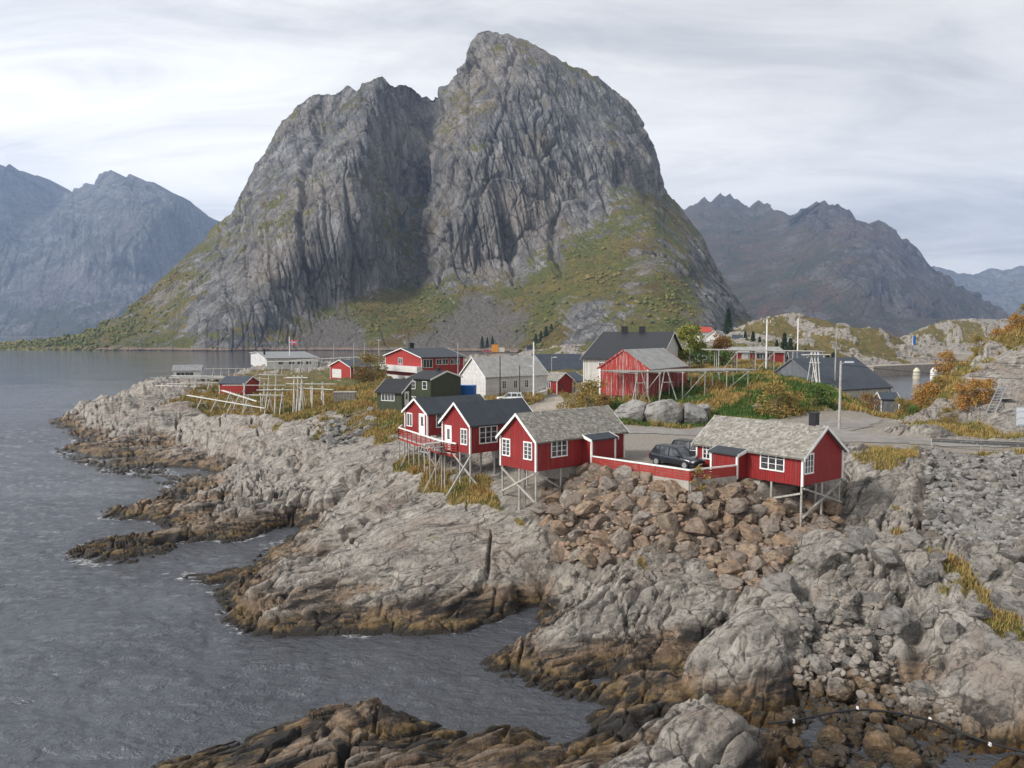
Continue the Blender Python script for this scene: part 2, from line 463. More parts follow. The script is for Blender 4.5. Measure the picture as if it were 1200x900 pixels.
sil_main = [(-140, 411), (-60, 408), (0, 404), (60, 398), (100, 389), (140, 371), (165, 350), (190, 325), (215, 303), (240, 281), (253, 262), (272, 250), (283, 223),
            (300, 193), (313, 173), (327, 145), (343, 133), (347, 125), (368, 110), (393, 111), (407, 99), (418, 106), (423, 97), (448, 90), (463, 100), (477, 100),
            (487, 105), (495, 115), (502, 112), (513, 115), (515, 105), (528, 95), (537, 82), (547, 73), (550, 53), (560, 38), (573, 34), (593, 40), (613, 47), (637, 58), (667, 75),
            (690, 85), (707, 95), (727, 110), (743, 130), (753, 150), (763, 173), (773, 200), (783, 227), (800, 247), (813, 263), (827, 283), (840, 313), (856, 337), (870, 355), (885, 377), (905, 391), (930, 400)]
dc_main = [(-140, 414, 1000), (0, 414, 870), (100, 414, 840), (200, 414, 830), (300, 414, 835), (400, 414, 830), (500, 414, 815), (600, 414, 770), (700, 414, 690), (800, 414, 650), (880, 412, 720), (930, 405, 900),
           (-100, 409, 1060), (0, 404, 1000), (100, 389, 1000), (150, 365, 1010), (200, 355, 950), (250, 380, 860), (300, 380, 865), (200, 315, 1060), (250, 330, 960), (300, 320, 935), (300, 250, 1040), (254, 262, 1150), (340, 200, 1110),
           (330, 145, 1230), (368, 110, 1260), (380, 150, 1190), (350, 350, 935), (385, 365, 950), (420, 355, 965), (440, 380, 900), (400, 300, 955), (375, 260, 965), (410, 240, 985), (440, 260, 1010), (455, 320, 1030), (400, 180, 1050), (430, 140, 1110), (448, 92, 1200),
           (470, 330, 1050), (475, 270, 1110), (490, 220, 1170), (480, 170, 1190), (490, 130, 1260), (505, 113, 1300), (515, 106, 1290),
           (500, 330, 1010), (510, 260, 1050), (520, 190, 1110), (525, 130, 1200), (560, 330, 990), (600, 330, 980), (500, 375, 900), (560, 375, 880), (620, 375, 830), (580, 260, 1040), (600, 180, 1110), (600, 100, 1190), (573, 35, 1310), (620, 50, 1300),
           (660, 290, 1010), (660, 200, 1110), (680, 130, 1210), (700, 92, 1310), (650, 340, 900), (690, 350, 800), (690, 260, 1050), (720, 220, 1120), (730, 170, 1190), (743, 131, 1330), (760, 200, 1220), (780, 228, 1320),
           (700, 310, 930), (750, 330, 830), (750, 370, 740), (700, 385, 730), (750, 280, 960), (770, 250, 1080), (800, 300, 960), (805, 250, 1300), (810, 340, 850), (830, 370, 780), (840, 314, 1150), (850, 350, 950), (870, 356, 1060), (890, 383, 950)]
veg_ctl = [
    (-100, 410, .9), (0, 409, .8), (60, 402, .75), (100, 395, .8), (150, 375, .8), (140, 400, .55), (190, 345, .75), (220, 312, .6), (250, 285, .55), (200, 390, .55), (230, 370, .3), (260, 400, .15), (300, 390, .1), (340, 400, .2), (280, 330, .05), (330, 350, .05), (300, 285, .35), (330, 255, .6), (310, 275, .6), (260, 310, .25), (345, 300, .1),
    (290, 225, .35), (320, 190, .25), (350, 160, .1), (400, 130, .1), (340, 220, .3), (400, 200, -.1), (410, 260, -.15), (400, 320, -.1), (420, 345, .2), (455, 290, .55), (458, 240, .6), (470, 270, .75), (440, 200, .3), (480, 190, .1), (450, 110, .1), (495, 140, .1), (450, 340, .6), (500, 300, -.1), (520, 240, -.1), (525, 120, .3), (530, 150, .35), (550, 170, .3),
    (380, 375, .5), (420, 372, .9), (460, 362, 1.), (500, 360, 1), (530, 350, .7), (560, 300, -.2), (560, 345, .4), (600, 350, .65), (640, 325, .8), (680, 345, .85), (630, 360, .85), (560, 375, .35), (400, 400, .15), (440, 400, .55), (500, 400, .5), (590, 380, .3), (640, 395, .9), (600, 405, .7),
    (600, 320, .1), (600, 200, -.2), (600, 100, -.15), (573, 36, .0), (600, 43, .35), (625, 54, .2), (680, 85, .2), (660, 150, -.2), (720, 150, .0), (750, 180, .1), (680, 250, -.05), (720, 240, .4), (690, 290, .7), (740, 270, .65), (720, 310, .8), (750, 330, .5), (700, 370, .05), (665, 380, .25), (680, 355, .05), (760, 300, .3), (790, 260, .5), (780, 330, .65), (800, 370, .7), (740, 380, .5), (830, 345, .0), (840, 375, .0), (860, 375, .1), (820, 310, .3), (790, 300, .35), (870, 385, .3)]
VEG = TPS([(p[0] / 100, p[1] / 100) for p in veg_ctl], [p[2] for p in veg_ctl], 1e-3)
scree_ctl = [
    (350, 400, .5), (400, 395, .8), (420, 380, .6), (370, 385, .6), (330, 408, .4), (440, 395, .2), (480, 360, 0), (520, 385, .7), (560, 365, .9), (545, 385, .9), (600, 385, .6), (580, 400, .6), (500, 400, .6), (620, 365, .4), (640, 370, .2), (560, 330, -.2), (400, 340, -.2), (300, 380, -.2), (250, 300, -.3), (650, 330, -.2), (700, 300, -.3), (800, 350, -.2), (600, 200, -.5), (350, 200, -.5), (140, 390, .0), (0, 400, 0), (700, 390, 0), (860, 390, 0), (480, 410, .5), (200, 405, 0)]
SCR = TPS([(p[0] / 100, p[1] / 100) for p in scree_ctl], [p[2] for p in scree_ctl], 1e-3)
def main_extra(V, N, PX, PY):
    x, y, z = V[..., 0], V[..., 1], V[..., 2]
    slope = sstep(.25, .7, N[..., 2])
    veg = VEG(PX / 100, PY / 100)
    n = fbm3(x / 40, y / 40, z / 40, 4, 77)
    v = (veg - .20 * (PX < 360) * sstep(395, 350, PY)) * .75 + .45 * (slope - .4) + .35 * n
    scree = SCR(PX / 100, PY / 100) + .25 * fbm3(x / 30, y / 30, z / 30, 3, 88)
    return {'veg': np.clip(v, 0, 1.2), 'scree': np.clip(scree, 0, 1)}
def main_disp(V, N, PX, PY):
    d = rock_disp(1.0)(V, N, PX, PY)
    x, y, z = V[..., 0], V[..., 1], V[..., 2]
    veg = np.clip(VEG(PX / 100, PY / 100), 0, 1); scr = np.clip(SCR(PX / 100, PY / 100), 0, 1)
    soft = np.clip(1 - .85 * np.maximum(veg, scr), .1, 1)
    bush = np.maximum(0, noise3(x / 5, y / 5, z / 5, 41)) * 3.2 * sstep(.5, .9, veg)
    bould, _ = cells3(x / 4, y / 4, z / 4, 44, 1)
    d = d * soft + bush + scr * 1.2 * bould
    # long open gullies and ledges on the big face
    for pts, wdt, dep in (([(478, 330), (482, 260), (492, 200), (500, 150), (507, 115)], 9, 26), ([(655, 240), (648, 280), (656, 320)], 5, 16), ([(640, 170), (672, 215), (690, 240)], 4, 14),
                          ([(572, 190), (560, 240), (548, 300)], 4, 12), ([(598, 260), (600, 330)], 3.5, 12), ([(365, 340), (352, 270), (357, 200), (380, 140)], 5, 20), ([(530, 200), (520, 280), (515, 335)], 3, 10),
                          ([(700, 210), (715, 250)], 3, 8), ([(440, 200), (452, 250), (440, 300)], 4, 10), ([(600, 60), (590, 130), (575, 180)], 3, 8)):
        l = d_line(PX + 7 * noise2(PX / 22, PY / 22, 4) + 3 * noise2(PX / 7, PY / 9, 8), PY, pts)
        d = d - .62 * dep * sstep(wdt * 1.7, 0, l)
    return d
mountain('mountain', sil_main, dc_main, [(-140, 416), (930, 416)], .85, 430, 620, main_disp, 1.5, M_main, main_extra)
MAIN = dict(LAST)

def simple_extra(vlow, zlow, zhigh, slope_gain=.6):
    def f(V, N, PX, PY):
        x, y, z = V[..., 0], V[..., 1], V[..., 2]
        n = fbm3(x / 160, y / 160, z / 160, 4, 71)
        v = vlow * sstep(zhigh, zlow, z + 120 * n) + slope_gain * (sstep(.3, .8, N[..., 2]) - .5) + .3 * n
        return {'veg': np.clip(v, 0, 1.2), 'scree': np.clip(.35 + .5 * n + .2 * sstep(.3, .7, N[..., 2]) - .3, 0, 1)}
    return f
sil_left = [(-220, 235), (-160, 205), (-110, 215), (-60, 190), (0, 197), (16, 201), (32, 209), (40, 208), (48, 213), (53, 223), (64, 225), (72, 235), (80, 227), (91, 219), (99, 221), (115, 209), (135, 203), (149, 209),
            (160, 215), (173, 211), (187, 221), (203, 229), (209, 244), (213, 261), (232, 253), (243, 257), (257, 263), (300, 290), (350, 330), (400, 380)]
dc_left = [(-220, 400, 4200), (-100, 400, 3900), (0, 400, 3800), (100, 400, 3700), (250, 400, 4000), (400, 396, 4600), (-200, 330, 4500), (-100, 330, 4300), (0, 345, 4150), (60, 330, 4250), (100, 350, 4100), (150, 330, 4250), (200, 330, 4400), (250, 330, 4700),
           (0, 260, 4500), (60, 280, 4550), (75, 240, 4900), (100, 270, 4500), (130, 240, 4650), (150, 290, 4350), (190, 270, 4600), (205, 235, 4850), (225, 290, 4900), (-60, 195, 5000), (0, 200, 4950), (72, 236, 5200), (135, 204, 5000), (173, 212, 5000), (240, 258, 5300), (-160, 210, 5000), (-220, 240, 5000), (350, 332, 5300)]
mountain('mountain_range', sil_left, dc_left, [(-220, 402.5), (400, 402.5)], 1.3, 210, 2200, rock_disp(3.6), 4.5, M_far, simple_extra(.75, 60, 260, .3))
sil_right = [(690, 330), (740, 300), (780, 262), (800, 248), (814, 239), (821, 242), (826, 232), (836, 239), (845, 229), (855, 228), (869, 236), (884, 246), (889, 237), (903, 242), (920, 251), (937, 253), (947, 244), (961, 239), (978, 240),
             (995, 244), (1003, 254), (1015, 260), (1036, 261), (1046, 271), (1055, 283), (1063, 281), (1073, 290), (1091, 312), (1115, 330), (1142, 343), (1166, 357), (1179, 366), (1184, 385), (1200, 392), (1230, 394)]
dc_right = [(690, 395, 3400), (800, 395, 3100), (900, 395, 2900), (1000, 395, 2850), (1100, 395, 2900), (1184, 393, 3050), (1230, 394, 3300), (740, 302, 5000), (800, 300, 4200), (850, 300, 3900), (800, 249, 4700), (826, 240, 4700), (855, 230, 4750), (889, 240, 4700), (910, 260, 4300), (937, 255, 4100),
            (961, 241, 3700), (1000, 252, 3600), (1036, 263, 3550), (940, 300, 3500), (880, 330, 3450), (860, 360, 3200), (900, 360, 3080), (980, 300, 3250), (1000, 350, 3000), (1050, 350, 2990), (1060, 290, 3400), (1040, 300, 3200), (1091, 314, 3450), (1100, 350, 3080), (1142, 345, 3350), (1178, 368, 3300), (1010, 290, 3220), (1030, 320, 3050), (985, 340, 3080), (1075, 330, 3120)]
def right_extra(V, N, PX, PY):
    d = simple_extra(.8, 40, 330, .5)(V, N, PX, PY)
    basin = sstep(130, 30, np.hypot((PX - 880) / 1.4, PY - 315)) * .75
    d['veg'] = np.clip(d['veg'] * .85 + basin, 0, 1.2)
    return d
mountain('mountain_ridge', sil_right, dc_right, [(690, 397.5), (1230, 397.5)], 1.0, 200, 1500, rock_disp(2.6), 3.0, M_right, right_extra)
sil_fr = [(1040, 330), (1094, 312), (1110, 317), (1128, 321), (1145, 321), (1162, 314), (1176, 317), (1200, 312), (1250, 300), (1300, 318), (1360, 310), (1400, 330)]
dc_fr = [(p[0], p[1], p[2] * .70) for p in [(1040, 394, 8000), (1200, 394, 7900), (1400, 394, 8000), (1094, 313, 9600), (1128, 340, 9000), (1162, 315, 9700), (1200, 340, 8900), (1200, 313, 9600), (1300, 318, 9700), (1400, 332, 9600), (1150, 360, 8500), (1180, 335, 9100), (1140, 330, 9300)]]
mountain('distant_range', sil_fr, dc_fr, [(1040, 394.5), (1400, 394.5)], 1.6, 70, 700, rock_disp(5), 1.0, M_far, simple_extra(.5, 60, 300, .3))
# low moor in front of the right ridge
sil_moor = [(850, 388), (900, 383), (940, 379), (965, 376), (985, 371), (1010, 371), (1040, 373), (1075, 372), (1110, 374), (1150, 377), (1185, 381), (1230, 383), (1300, 386)]
dc_moor = [(850, 396, 2300), (960, 397, 2400), (1060, 396, 2600), (1160, 396, 2700), (1300, 396, 2700), (900, 384, 2600), (1010, 372, 2800), (1110, 375, 2820), (1185, 382, 2850), (1300, 387, 2850), (1000, 385, 2560), (1100, 386, 2700)]
mountain('hills', sil_moor, dc_moor, [(850, 398), (1060, 397), (1300, 397)], 1.0, 60, 200, rock_disp(.9), .6, M_right, simple_extra(1.1, 30, 200, .2))

# ------------------------------------------------------------------ shore terrain
def P3(px, py, z=None, Y=None):
    if Y is None:
        x, y = atz(px, py, z); return float(x), float(y), z
    x, zz_ = aty(px, py, Y); return float(x), float(Y), float(zz_)
TP = []          # (x, y, z)
def gz(*pts):    # photo pixel with a known height
    for px, py, z in pts:
        x, y, _ = P3(px, py, max(z, 0.0)); TP.append((x, y, z))
def gy(*pts):    # photo pixel with a known distance
    for px, py, Y in pts: TP.append(P3(px, py, Y=Y))
def gw(*pts):    # plain world points
    for p in pts: TP.append(p)
# open water: shallow shelf off the rocks, then deep
gz((20, 520, -4), (40, 580, -4), (20, 660, -4), (80, 720, -4), (150, 800, -4), (60, 880, -4), (200, 740, -3), (230, 790, -3), (330, 790, -3), (450, 800, -2.6), (560, 820, -2.0), (500, 780, -2.5), (100, 480, -4), (60, 455, -4), (140, 445, -4), (170, 620, -1.2), (240, 640, -1.4), (310, 628, -.8), (270, 660, -2),
   (180, 700, -3), (110, 570, -3), (60, 620, -3), (150, 585, -1.5), (250, 830, -2), (620, 845, -1.2), (660, 850, -.8), (570, 760, -1.0), (570, 740, -.6), (470, 755, -1.6), (380, 765, -2), (300, 760, -2.2))
# far headland
gz((75, 525, 0.2), (120, 552, 0), (160, 560, 0), (200, 558, 0), (215, 545, .6), (95, 500, .6), (250, 520, 2.2), (200, 520, 1.4), (150, 520, 1.0), (300, 500, 4.6), (300, 530, 2.8), (250, 548, .8), (320, 550, 2.6))
gy((130, 472, 165), (180, 455, 205), (120, 490, 145), (165, 478, 165), (200, 468, 180), (250, 470, 165), (220, 490, 140), (280, 480, 150), (330, 490, 130), (340, 470, 165), (390, 480, 125), (430, 500, 105), (440, 522, 95), (350, 530, 95), (300, 560, 86), (350, 560, 82), (400, 540, 90), (400, 510, 107), (380, 460, 175), (420, 470, 140))
gw((-75, 215, 1.5), (-85, 240, 2.2), (-100, 290, 1.5), (-125, 290, .5), (-120, 250, -1.5), (-135, 330, -2.5), (-90, 330, 2.0), (-105, 350, 2.6), (-75, 370, 3.5), (-20, 370, 5), (-140, 390, -3), (-90, 400, -1), (0, 400, 2), (0, 440, -3), (-80, 450, -4), (80, 450, 2), (80, 520, -2))
# inner rib (third) and its bay
gz((70, 655, .05), (110, 655, .1), (140, 640, .7), (120, 605, .1), (150, 590, .2), (200, 600, .9), (250, 590, 1.5), (200, 640, .3), (260, 625, .6), (300, 600, 1.6), (330, 600, 1.2), (160, 648, .3), (200, 572, .5), (250, 565, 1.2), (280, 575, 1.8), (130, 597, .45), (180, 585, .8), (160, 620, .8), (230, 600, 1.2), (230, 575, .9), (270, 600, 1.4), (220, 620, .9), (290, 615, .9), (110, 648, .35))
# second rib
gz((215, 676, .05), (260, 690, .3), (270, 665, .5), (300, 650, .5), (340, 630, .9), (380, 610, 2.1), (330, 660, 1.0), (400, 600, 3.0), (450, 580, 4.2), (390, 640, 2.0))
# the big pale slab
gz((262, 716, .1), (290, 742, .1), (330, 745, .2), (300, 700, 1.1), (340, 690, 1.7), (400, 650, 2.9), (450, 640, 3.3), (500, 620, 4.0), (560, 600, 4.6), (600, 640, 3.6), (560, 650, 3.0), (500, 690, 1.9), (450, 690, 1.8), (400, 700, 1.3), (370, 740, .3), (430, 742, .25), (500, 742, .3), (550, 730, .5), (600, 700, 1.3), (640, 680, 1.9), (590, 735, -.6), (640, 650, 3.3), (520, 575, 5.0), (480, 560, 5.2), (560, 570, 5.6), (650, 620, 4.7))
# second nose and the rocks below the bank
gz((556, 775, .05), (600, 790, .15), (640, 810, .05), (600, 750, .9), (640, 730, 1.7), (700, 680, 3.4), (760, 650, 4.2), (800, 650, 4.2), (850, 660, 3.9), (760, 700, 2.9), (720, 740, 1.7), (700, 790, .5), (740, 790, 1.0), (800, 720, 2.6), (830, 690, 3.2), (700, 825, .5), (780, 820, 1.0), (840, 780, 1.7), (880, 770, 1.9), (880, 730, 2.7), (930, 760, 1.9), (820, 755, 1.5), (860, 825, .6), (920, 820, .7), (640, 700, 1.1))
# bottom foreground
gz((180, 897, .05), (260, 880, .25), (330, 850, .5), (420, 822, 1.1), (470, 830, .6), (480, 860, .35), (540, 862, .5), (600, 852, .25), (660, 868, .05), (380, 880, .9), (300, 893, .8), (450, 890, 1.3), (550, 890, 1.2), (650, 885, 1.0), (720, 870, 1.1), (700, 895, 1.6), (800, 830, 2.0), (770, 850, 1.6), (850, 860, 1.8), (830, 895, 2.0), (900, 875, 1.3), (600, 920, 1.6), (400, 930, 1.6), (800, 930, 2.2))
# right-hand boulder cove
gz((950, 860, .15), (1000, 850, .3), (1080, 860, .25), (1000, 885, -.1), (1080, 890, -.1), (1150, 895, -.05), (940, 890, .1), (1000, 820, .6), (1050, 810, .8), (990, 780, 1.5), (1060, 770, 1.8), (1120, 780, 1.9), (1180, 860, .4), (1195, 840, 1.0), (1150, 830, 1.0), (1200, 790, 2.1), (940, 700, 3.2), (1000, 700, 3.3), (1000, 650, 4.4), (950, 650, 4.3), (1040, 640, 4.8), (1100, 650, 4.9), (1150, 640, 5.2), (1100, 700, 3.6), (1180, 700, 3.9), (1250, 700, 4.2), (1250, 640, 5.4), (1250, 800, 2.3), (1300, 900, 1), (1060, 720, 3.0))
# bank and outcrop up to the lots and the road
gz((720, 562, 7.5), (760, 572, 7.4), (800, 576, 7.35), (850, 566, 7.5), (700, 580, 6.8), (760, 590, 6.5), (820, 600, 6.2), (880, 600, 6.0), (930, 605, 5.5), (940, 625, 4.9), (985, 592, 5.8), (880, 650, 4.4), (800, 625, 5.2), (690, 550, 7.9), (812, 581, 7.3), (640, 565, 6.3), (600, 560, 6.3), (629, 600, 4.8), (589, 577, 5.9), (553, 560, 6.1), (520, 572, 4.9), (470, 540, 5.8), (500, 545, 6.1), (540, 545, 6.4), (860, 570, 7.4), (680, 620, 4.9),
   (1000, 530, 8.0), (1050, 524, 8.2), (1085, 530, 7.9), (1000, 570, 6.6), (1040, 580, 6.5), (1085, 580, 6.5), (1000, 610, 5.3), (1060, 620, 5.3), (1100, 537, 7.8), (1200, 537, 7.8), (1100, 580, 6.4), (1200, 580, 6.5), (1150, 610, 5.5), (1260, 540, 7.9), (1300, 600, 6.3), (1020, 550, 7.6))
# flat ground: lots and roads at 8 m
gz((700, 540, 8), (760, 540, 8), (800, 555, 8), (740, 520, 8), (740, 506, 8), (800, 505, 8), (850, 515, 8), (900, 515, 8), (950, 515, 8), (1000, 515, 8), (1000, 500, 8), (1100, 522, 8), (1200, 524, 8), (1080, 505, 8), (1150, 515, 8), (1300, 526, 8.1), (660, 505, 8), (680, 490, 8), (700, 500, 8.1), (600, 520, 7.4), (560, 500, 7.5), (620, 490, 7.8))
gy((640, 482, 112), (600, 475, 125), (640, 470, 140), (680, 462, 165), (560, 480, 115), (520, 490, 105), (480, 490, 105), (460, 478, 120), (500, 475, 130), (440, 465, 150), (490, 446, 200), (560, 463, 152), (430, 446, 215), (400, 446, 225), (380, 437, 270), (330, 433, 330), (620, 462, 152))
gw((40, 230, 8), (0, 230, 7.5), (20, 300, 8), (60, 300, 10), (100, 300, 12), (-40, 300, 5.5))
# green hill, barn, racks, right knoll
gy((700, 478, 100), (740, 478, 100), (770, 496, 89), (830, 496, 89), (740, 466, 106), (800, 468, 104), (850, 470, 99), (800, 455, 112), (850, 450, 113), (900, 450, 112), (880, 480, 95), (940, 475, 97), (940, 437, 126), (900, 437, 128), (970, 455, 112), (980, 470, 100), (1000, 480, 96), (1030, 490, 91), (850, 437, 135))
gw((50, 99, 7.2), (54, 108, 6.2), (48, 106, 7.0), (58, 118, 5.0), (66, 135, 3.5), (79, 155, 2), (94, 180, -.5), (105, 205, -1.5), (125, 240, -2), (150, 290, -2.2), (172, 330, -2.2), (140, 300, -2), (160, 335, -2), (185, 350, -1), (135, 250, -2))
gw((42, 145, 11), (60, 170, 10), (50, 170, 11), (40, 160, 10), (80, 190, 6), (72, 150, 4), (60, 133, 9.5), (62, 145, 5), (75, 170, -.5), (110, 240, -2), (90, 250, -1.5), (105, 300, -2), (130, 330, -2), (68, 122, 4.5), (70, 115, 5.5))
gy((1060, 492, 92), (1100, 500, 86), (1150, 503, 84), (1200, 505, 83), (1150, 478, 88), (1110, 470, 92), (1130, 440, 98), (1180, 440, 97), (1170, 455, 92), (1200, 410, 104), (1180, 418, 103), (1150, 425, 102), (1240, 400, 105), (1260, 440, 96), (1300, 420, 100), (1300, 470, 86), (1240, 480, 86), (1240, 376, 125), (1190, 385, 125), (1150, 400, 120), (1120, 425, 112), (1092, 478, 100), (1200, 375, 150))
gw((75, 135, 7), (95, 170, 9), (90, 140, 13), (125, 200, 7), (140, 170, 14), (120, 140, 18), (160, 220, 4))
# knolls and houses behind on the right
gy((905, 373, 430), (870, 388, 430), (950, 374, 430), (985, 385, 450), (940, 395, 420), (900, 398, 400), (860, 400, 380), (830, 404, 380), (930, 412, 360), (1000, 387, 430), (1030, 386, 430), (985, 400, 400), (960, 412, 380), (1046, 391, 430), (1040, 418, 392), (1015, 421, 385), (1056, 422, 395), (1110, 376, 660), (1092, 386, 650), (1140, 389, 650), (1165, 397, 640), (1115, 404, 615), (1165, 425, 440))
gw((222, 440, .5), (240, 480, -.5), (262, 520, -1), (285, 560, -1), (310, 600, 3.5), (350, 640, 3), (330, 700, -2))
gw((260, 400, 0), (300, 300, 3), (230, 640, 4), (120, 660, -2), (60, 640, 6), (120, 760, -3), (300, 760, -3), (140, 500, 14), (100, 520, 16), (120, 360, 8), (158, 352, .5), (178, 364, .5), (196, 366, .5), (40, 560, 8), (-20, 600, -4), (-100, 600, -4), (-200, 500, -4), (-200, 300, -4), (-150, 200, -4), (-100, 120, -4), (-60, 60, -4), (-40, 35, -4), (-18, 22, -2), (0, 22, 1.5), (15, 22, 2.5), (25, 28, 1), (40, 40, 2))
TPa = np.array(TP)
_uv = np.stack([TPa[:, 0] / TPa[:, 1], np.log(TPa[:, 1])], 1)
BASE = TPS(_uv, TPa[:, 2], 6e-4).bake(-1.02, 1.02, 640, math.log(19.5), math.log(790), 840)

# plan polygons (projected at the height of the ground there)
def poly_z(z, *pts): return [tuple(float(a) for a in atz(px, py, z)) for px, py in pts]
ROADP = poly_z(8.0, (610, 500), (655, 500), (700, 501), (742, 500), (800, 503), (860, 500), (960, 493), (985, 491), (1030, 491), (1042, 497), (1010, 505), (1060, 513), (1130, 516), (1230, 517.5), (1320, 518), (1330, 530), (1210, 527), (1090, 525), (1000, 522), (900, 524), (800, 512), (742, 509), (712, 512), (700, 522), (660, 545), (610, 545))
LOTP = poly_z(8.0, (690, 545), (700, 505), (744, 512), (778, 508), (860, 512), (868, 553), (812, 557))
LANEP = [tuple(p[:2]) for p in (P3(606, 486, Y=108), P3(640, 474, Y=130), P3(655, 463, Y=165), P3(672, 459, Y=178), P3(684, 459, Y=178), P3(676, 466, Y=155), P3(664, 480, Y=118), P3(700, 494, Y=92), P3(696, 520, z=8), P3(605, 520, z=8))]
GRASS_P = [  # (polygon, feather)
    ([P3(*p)[:2] for p in ((700, 500, 8), (770, 503, 8), (850, 503, 8), (960, 490, 8), (1040, 485, 8))] + [(62, 118), (60, 135), (44, 150), (20, 150), (8, 120)], 2.0),
    (poly_z(5.0, (170, 470), (240, 480), (330, 492), (420, 492), (470, 500), (470, 520)) + [(-14, 120), (-10, 200), (-60, 340), (-110, 340), (-100, 240), (-75, 200), (-70, 165)], 5.0),
    ([(-18, 98), (2, 98), (8, 120), (30, 130), (75, 140), (110, 200), (120, 320), (120, 620), (20, 620), (-10, 420), (-90, 420), (-60, 240), (-30, 150), (-22, 118)], 3.0),
    ([P3(*p)[:2] for p in ((380, 470, 6.6), (470, 470, 7.4), (470, 500, 6.4), (440, 515, 5.6), (420, 500, 6.0))], 2.0),
    ([(44, 91), (48, 90), (55, 97), (60, 106), (58, 122), (48, 118)], 2.0),
    ([(88, 118), (112, 112), (150, 130), (170, 200), (120, 220), (95, 160)], 4.0),
    (poly_z(5.8, (470, 540), (530, 552), (570, 566), (600, 588), (560, 580), (520, 572), (480, 560)), .9),
    (poly_z(7.8, (1000, 524), (1080, 524), (1082, 540), (1060, 560), (1010, 545)), 1.5),
    ([P3(*p)[:2] for p in ((1050, 495, 8), (1100, 508, 8), (1200, 511, 8), (1300, 512, 8), (1300, 500, 8.3), (1200, 501, 8.3), (1110, 490, 8.6))], 1.2),
    ([(62, 126), (80, 118), (90, 125), (130, 150), (150, 220), (100, 180)], 3.0),
    ([(165, 385), (200, 385), (215, 440), (170, 470), (120, 440), (120, 380)], 9.0),
    ([(325, 640), (345, 625), (390, 640), (390, 690), (330, 690)], 9.0),
    ([(100, 330), (150, 300), (180, 480), (60, 540), (30, 440), (60, 300), (100, 260)], 8.0),
    (poly_z(4.5, (1110, 660), (1190, 690), (1200, 712), (1150, 700)), .7),
    (poly_z(7.8, (1100, 528), (1330, 531), (1330, 538), (1100, 536)), .4)]
RIPRAP_B = [P3(*p)[:2] for p in ((636, 566, 6.6), (690, 549, 7.9), (810, 568, 7.7), (870, 562, 7.7), (900, 574, 7.2), (985, 592, 5.8), (985, 612, 5.2), (930, 640, 4.4), (905, 690, 3.2), (860, 690, 3.2), (820, 650, 4.2), (760, 640, 4.4), (700, 650, 3.9), (660, 630, 4.5), (632, 610, 4.6))]
RIPRAP_G = [P3(*p)[:2] for p in ((1085, 528, 7.9), (1330, 540, 7.9), (1330, 640, 5.4), (1200, 640, 5.2), (1120, 628, 5.2), (1085, 610, 5.6))]
GULLY = [P3(*p)[:2] for p in ((395, 482, 6.6), (440, 478, 7.0), (440, 495, 6.3), (410, 512, 5.4), (390, 520, 5.0), (372, 508, 5.3))]
COVE = [P3(*p)[:2] for p in ((940, 700, 3.2), (1020, 700, 3.4), (1040, 760, 1.9), (1065, 810, 1.1), (1150, 865, .4), (1080, 905, 0), (960, 900, .3), (905, 850, .6), (935, 790, 1.3))]
CRACKS = [([P3(*p)[:2] for p in pts], w, d) for pts, w, d in (
    (((596, 738, 0), (625, 700, .8), (660, 665, 2.2), (690, 640, 3.6)), 1.0, 1.6),
    (((215, 690, 0), (300, 680, .3), (380, 645, 1.8), (450, 600, 3.5), (500, 575, 4.6)), .8, .8),
    (((330, 622, 0), (380, 590, 2.4), (440, 550, 4.4)), 1.2, 1.4),
    (((210, 548, .2), (300, 545, 2.0), (380, 510, 4.8)), 1.2, 1.3),
    (((700, 800, 0), (760, 770, 1.2), (830, 750, 1.6), (860, 720, 2.4)), .7, .9),
    (((690, 832, 0), (790, 815, .4), (850, 830, .8), (900, 850, .5)), .7, .45),
    (((740, 850, 1.2), (775, 820, 1.2)), .6, .7), (((960, 860, .2), (940, 800, 1.0), (960, 740, 2.2), (940, 700, 3.0)), .7, .8),
    (((1000, 640, 4.5), (985, 600, 5.6), (990, 540, 7.8)), .6, .9), (((1080, 620, 5.2), (1090, 560, 6.9)), .6, .8), (((1060, 690, 3.4), (1075, 740, 2.4), (1090, 800, 1.0)), .8, 1.2))]
SLAB = poly_z(2.5, (285, 735), (330, 670), (400, 620), (480, 580), (560, 580), (640, 610), (680, 640), (640, 690), (590, 725), (480, 735), (380, 740))
SLAB_B = poly_z(4.0, (330, 560), (400, 520), (470, 530), (540, 575), (470, 600), (400, 620), (340, 600))
KNOLL = [P3(*p)[:2] for p in ((1100, 475, 10), (1140, 470, 12), (1200, 480, 11), (1300, 480, 11))] + [(95, 110), (70, 112), (56, 105)]
SLAB_R = poly_z(2.5, (1060, 720), (1120, 690), (1230, 720), (1300, 860), (1160, 850), (1085, 800))
DOMES = [(*P3(880, 775, 1.4)[:2], 3.9, 2.6, 1.1), (*P3(1150, 815, 1.2)[:2], 4.2, 2.6, .9), (*P3(835, 865, 1.7)[:2], 2.6, 1.7, .8), (*P3(1100, 745, 2.6)[:2], 3.2, 2.4, .7), (*P3(975, 650, 4.2)[:2], 2.0, 2.6, .9), (*P3(1060, 660, 4.2)[:2], 2.2, 2.4, .8), (*P3(700, 600, 5.4)[:2], 2.2, 1.5, .3), (*P3(930, 725, 2.6)[:2], 2.0, 1.6, .8)]
NOSE = poly_z(2.5, (556, 780), (620, 720), (700, 660), (770, 635), (860, 650), (890, 720), (850, 780), (760, 800), (640, 815))
SAX = np.array([.87, .49])                # strike of the rock ribs, in plan
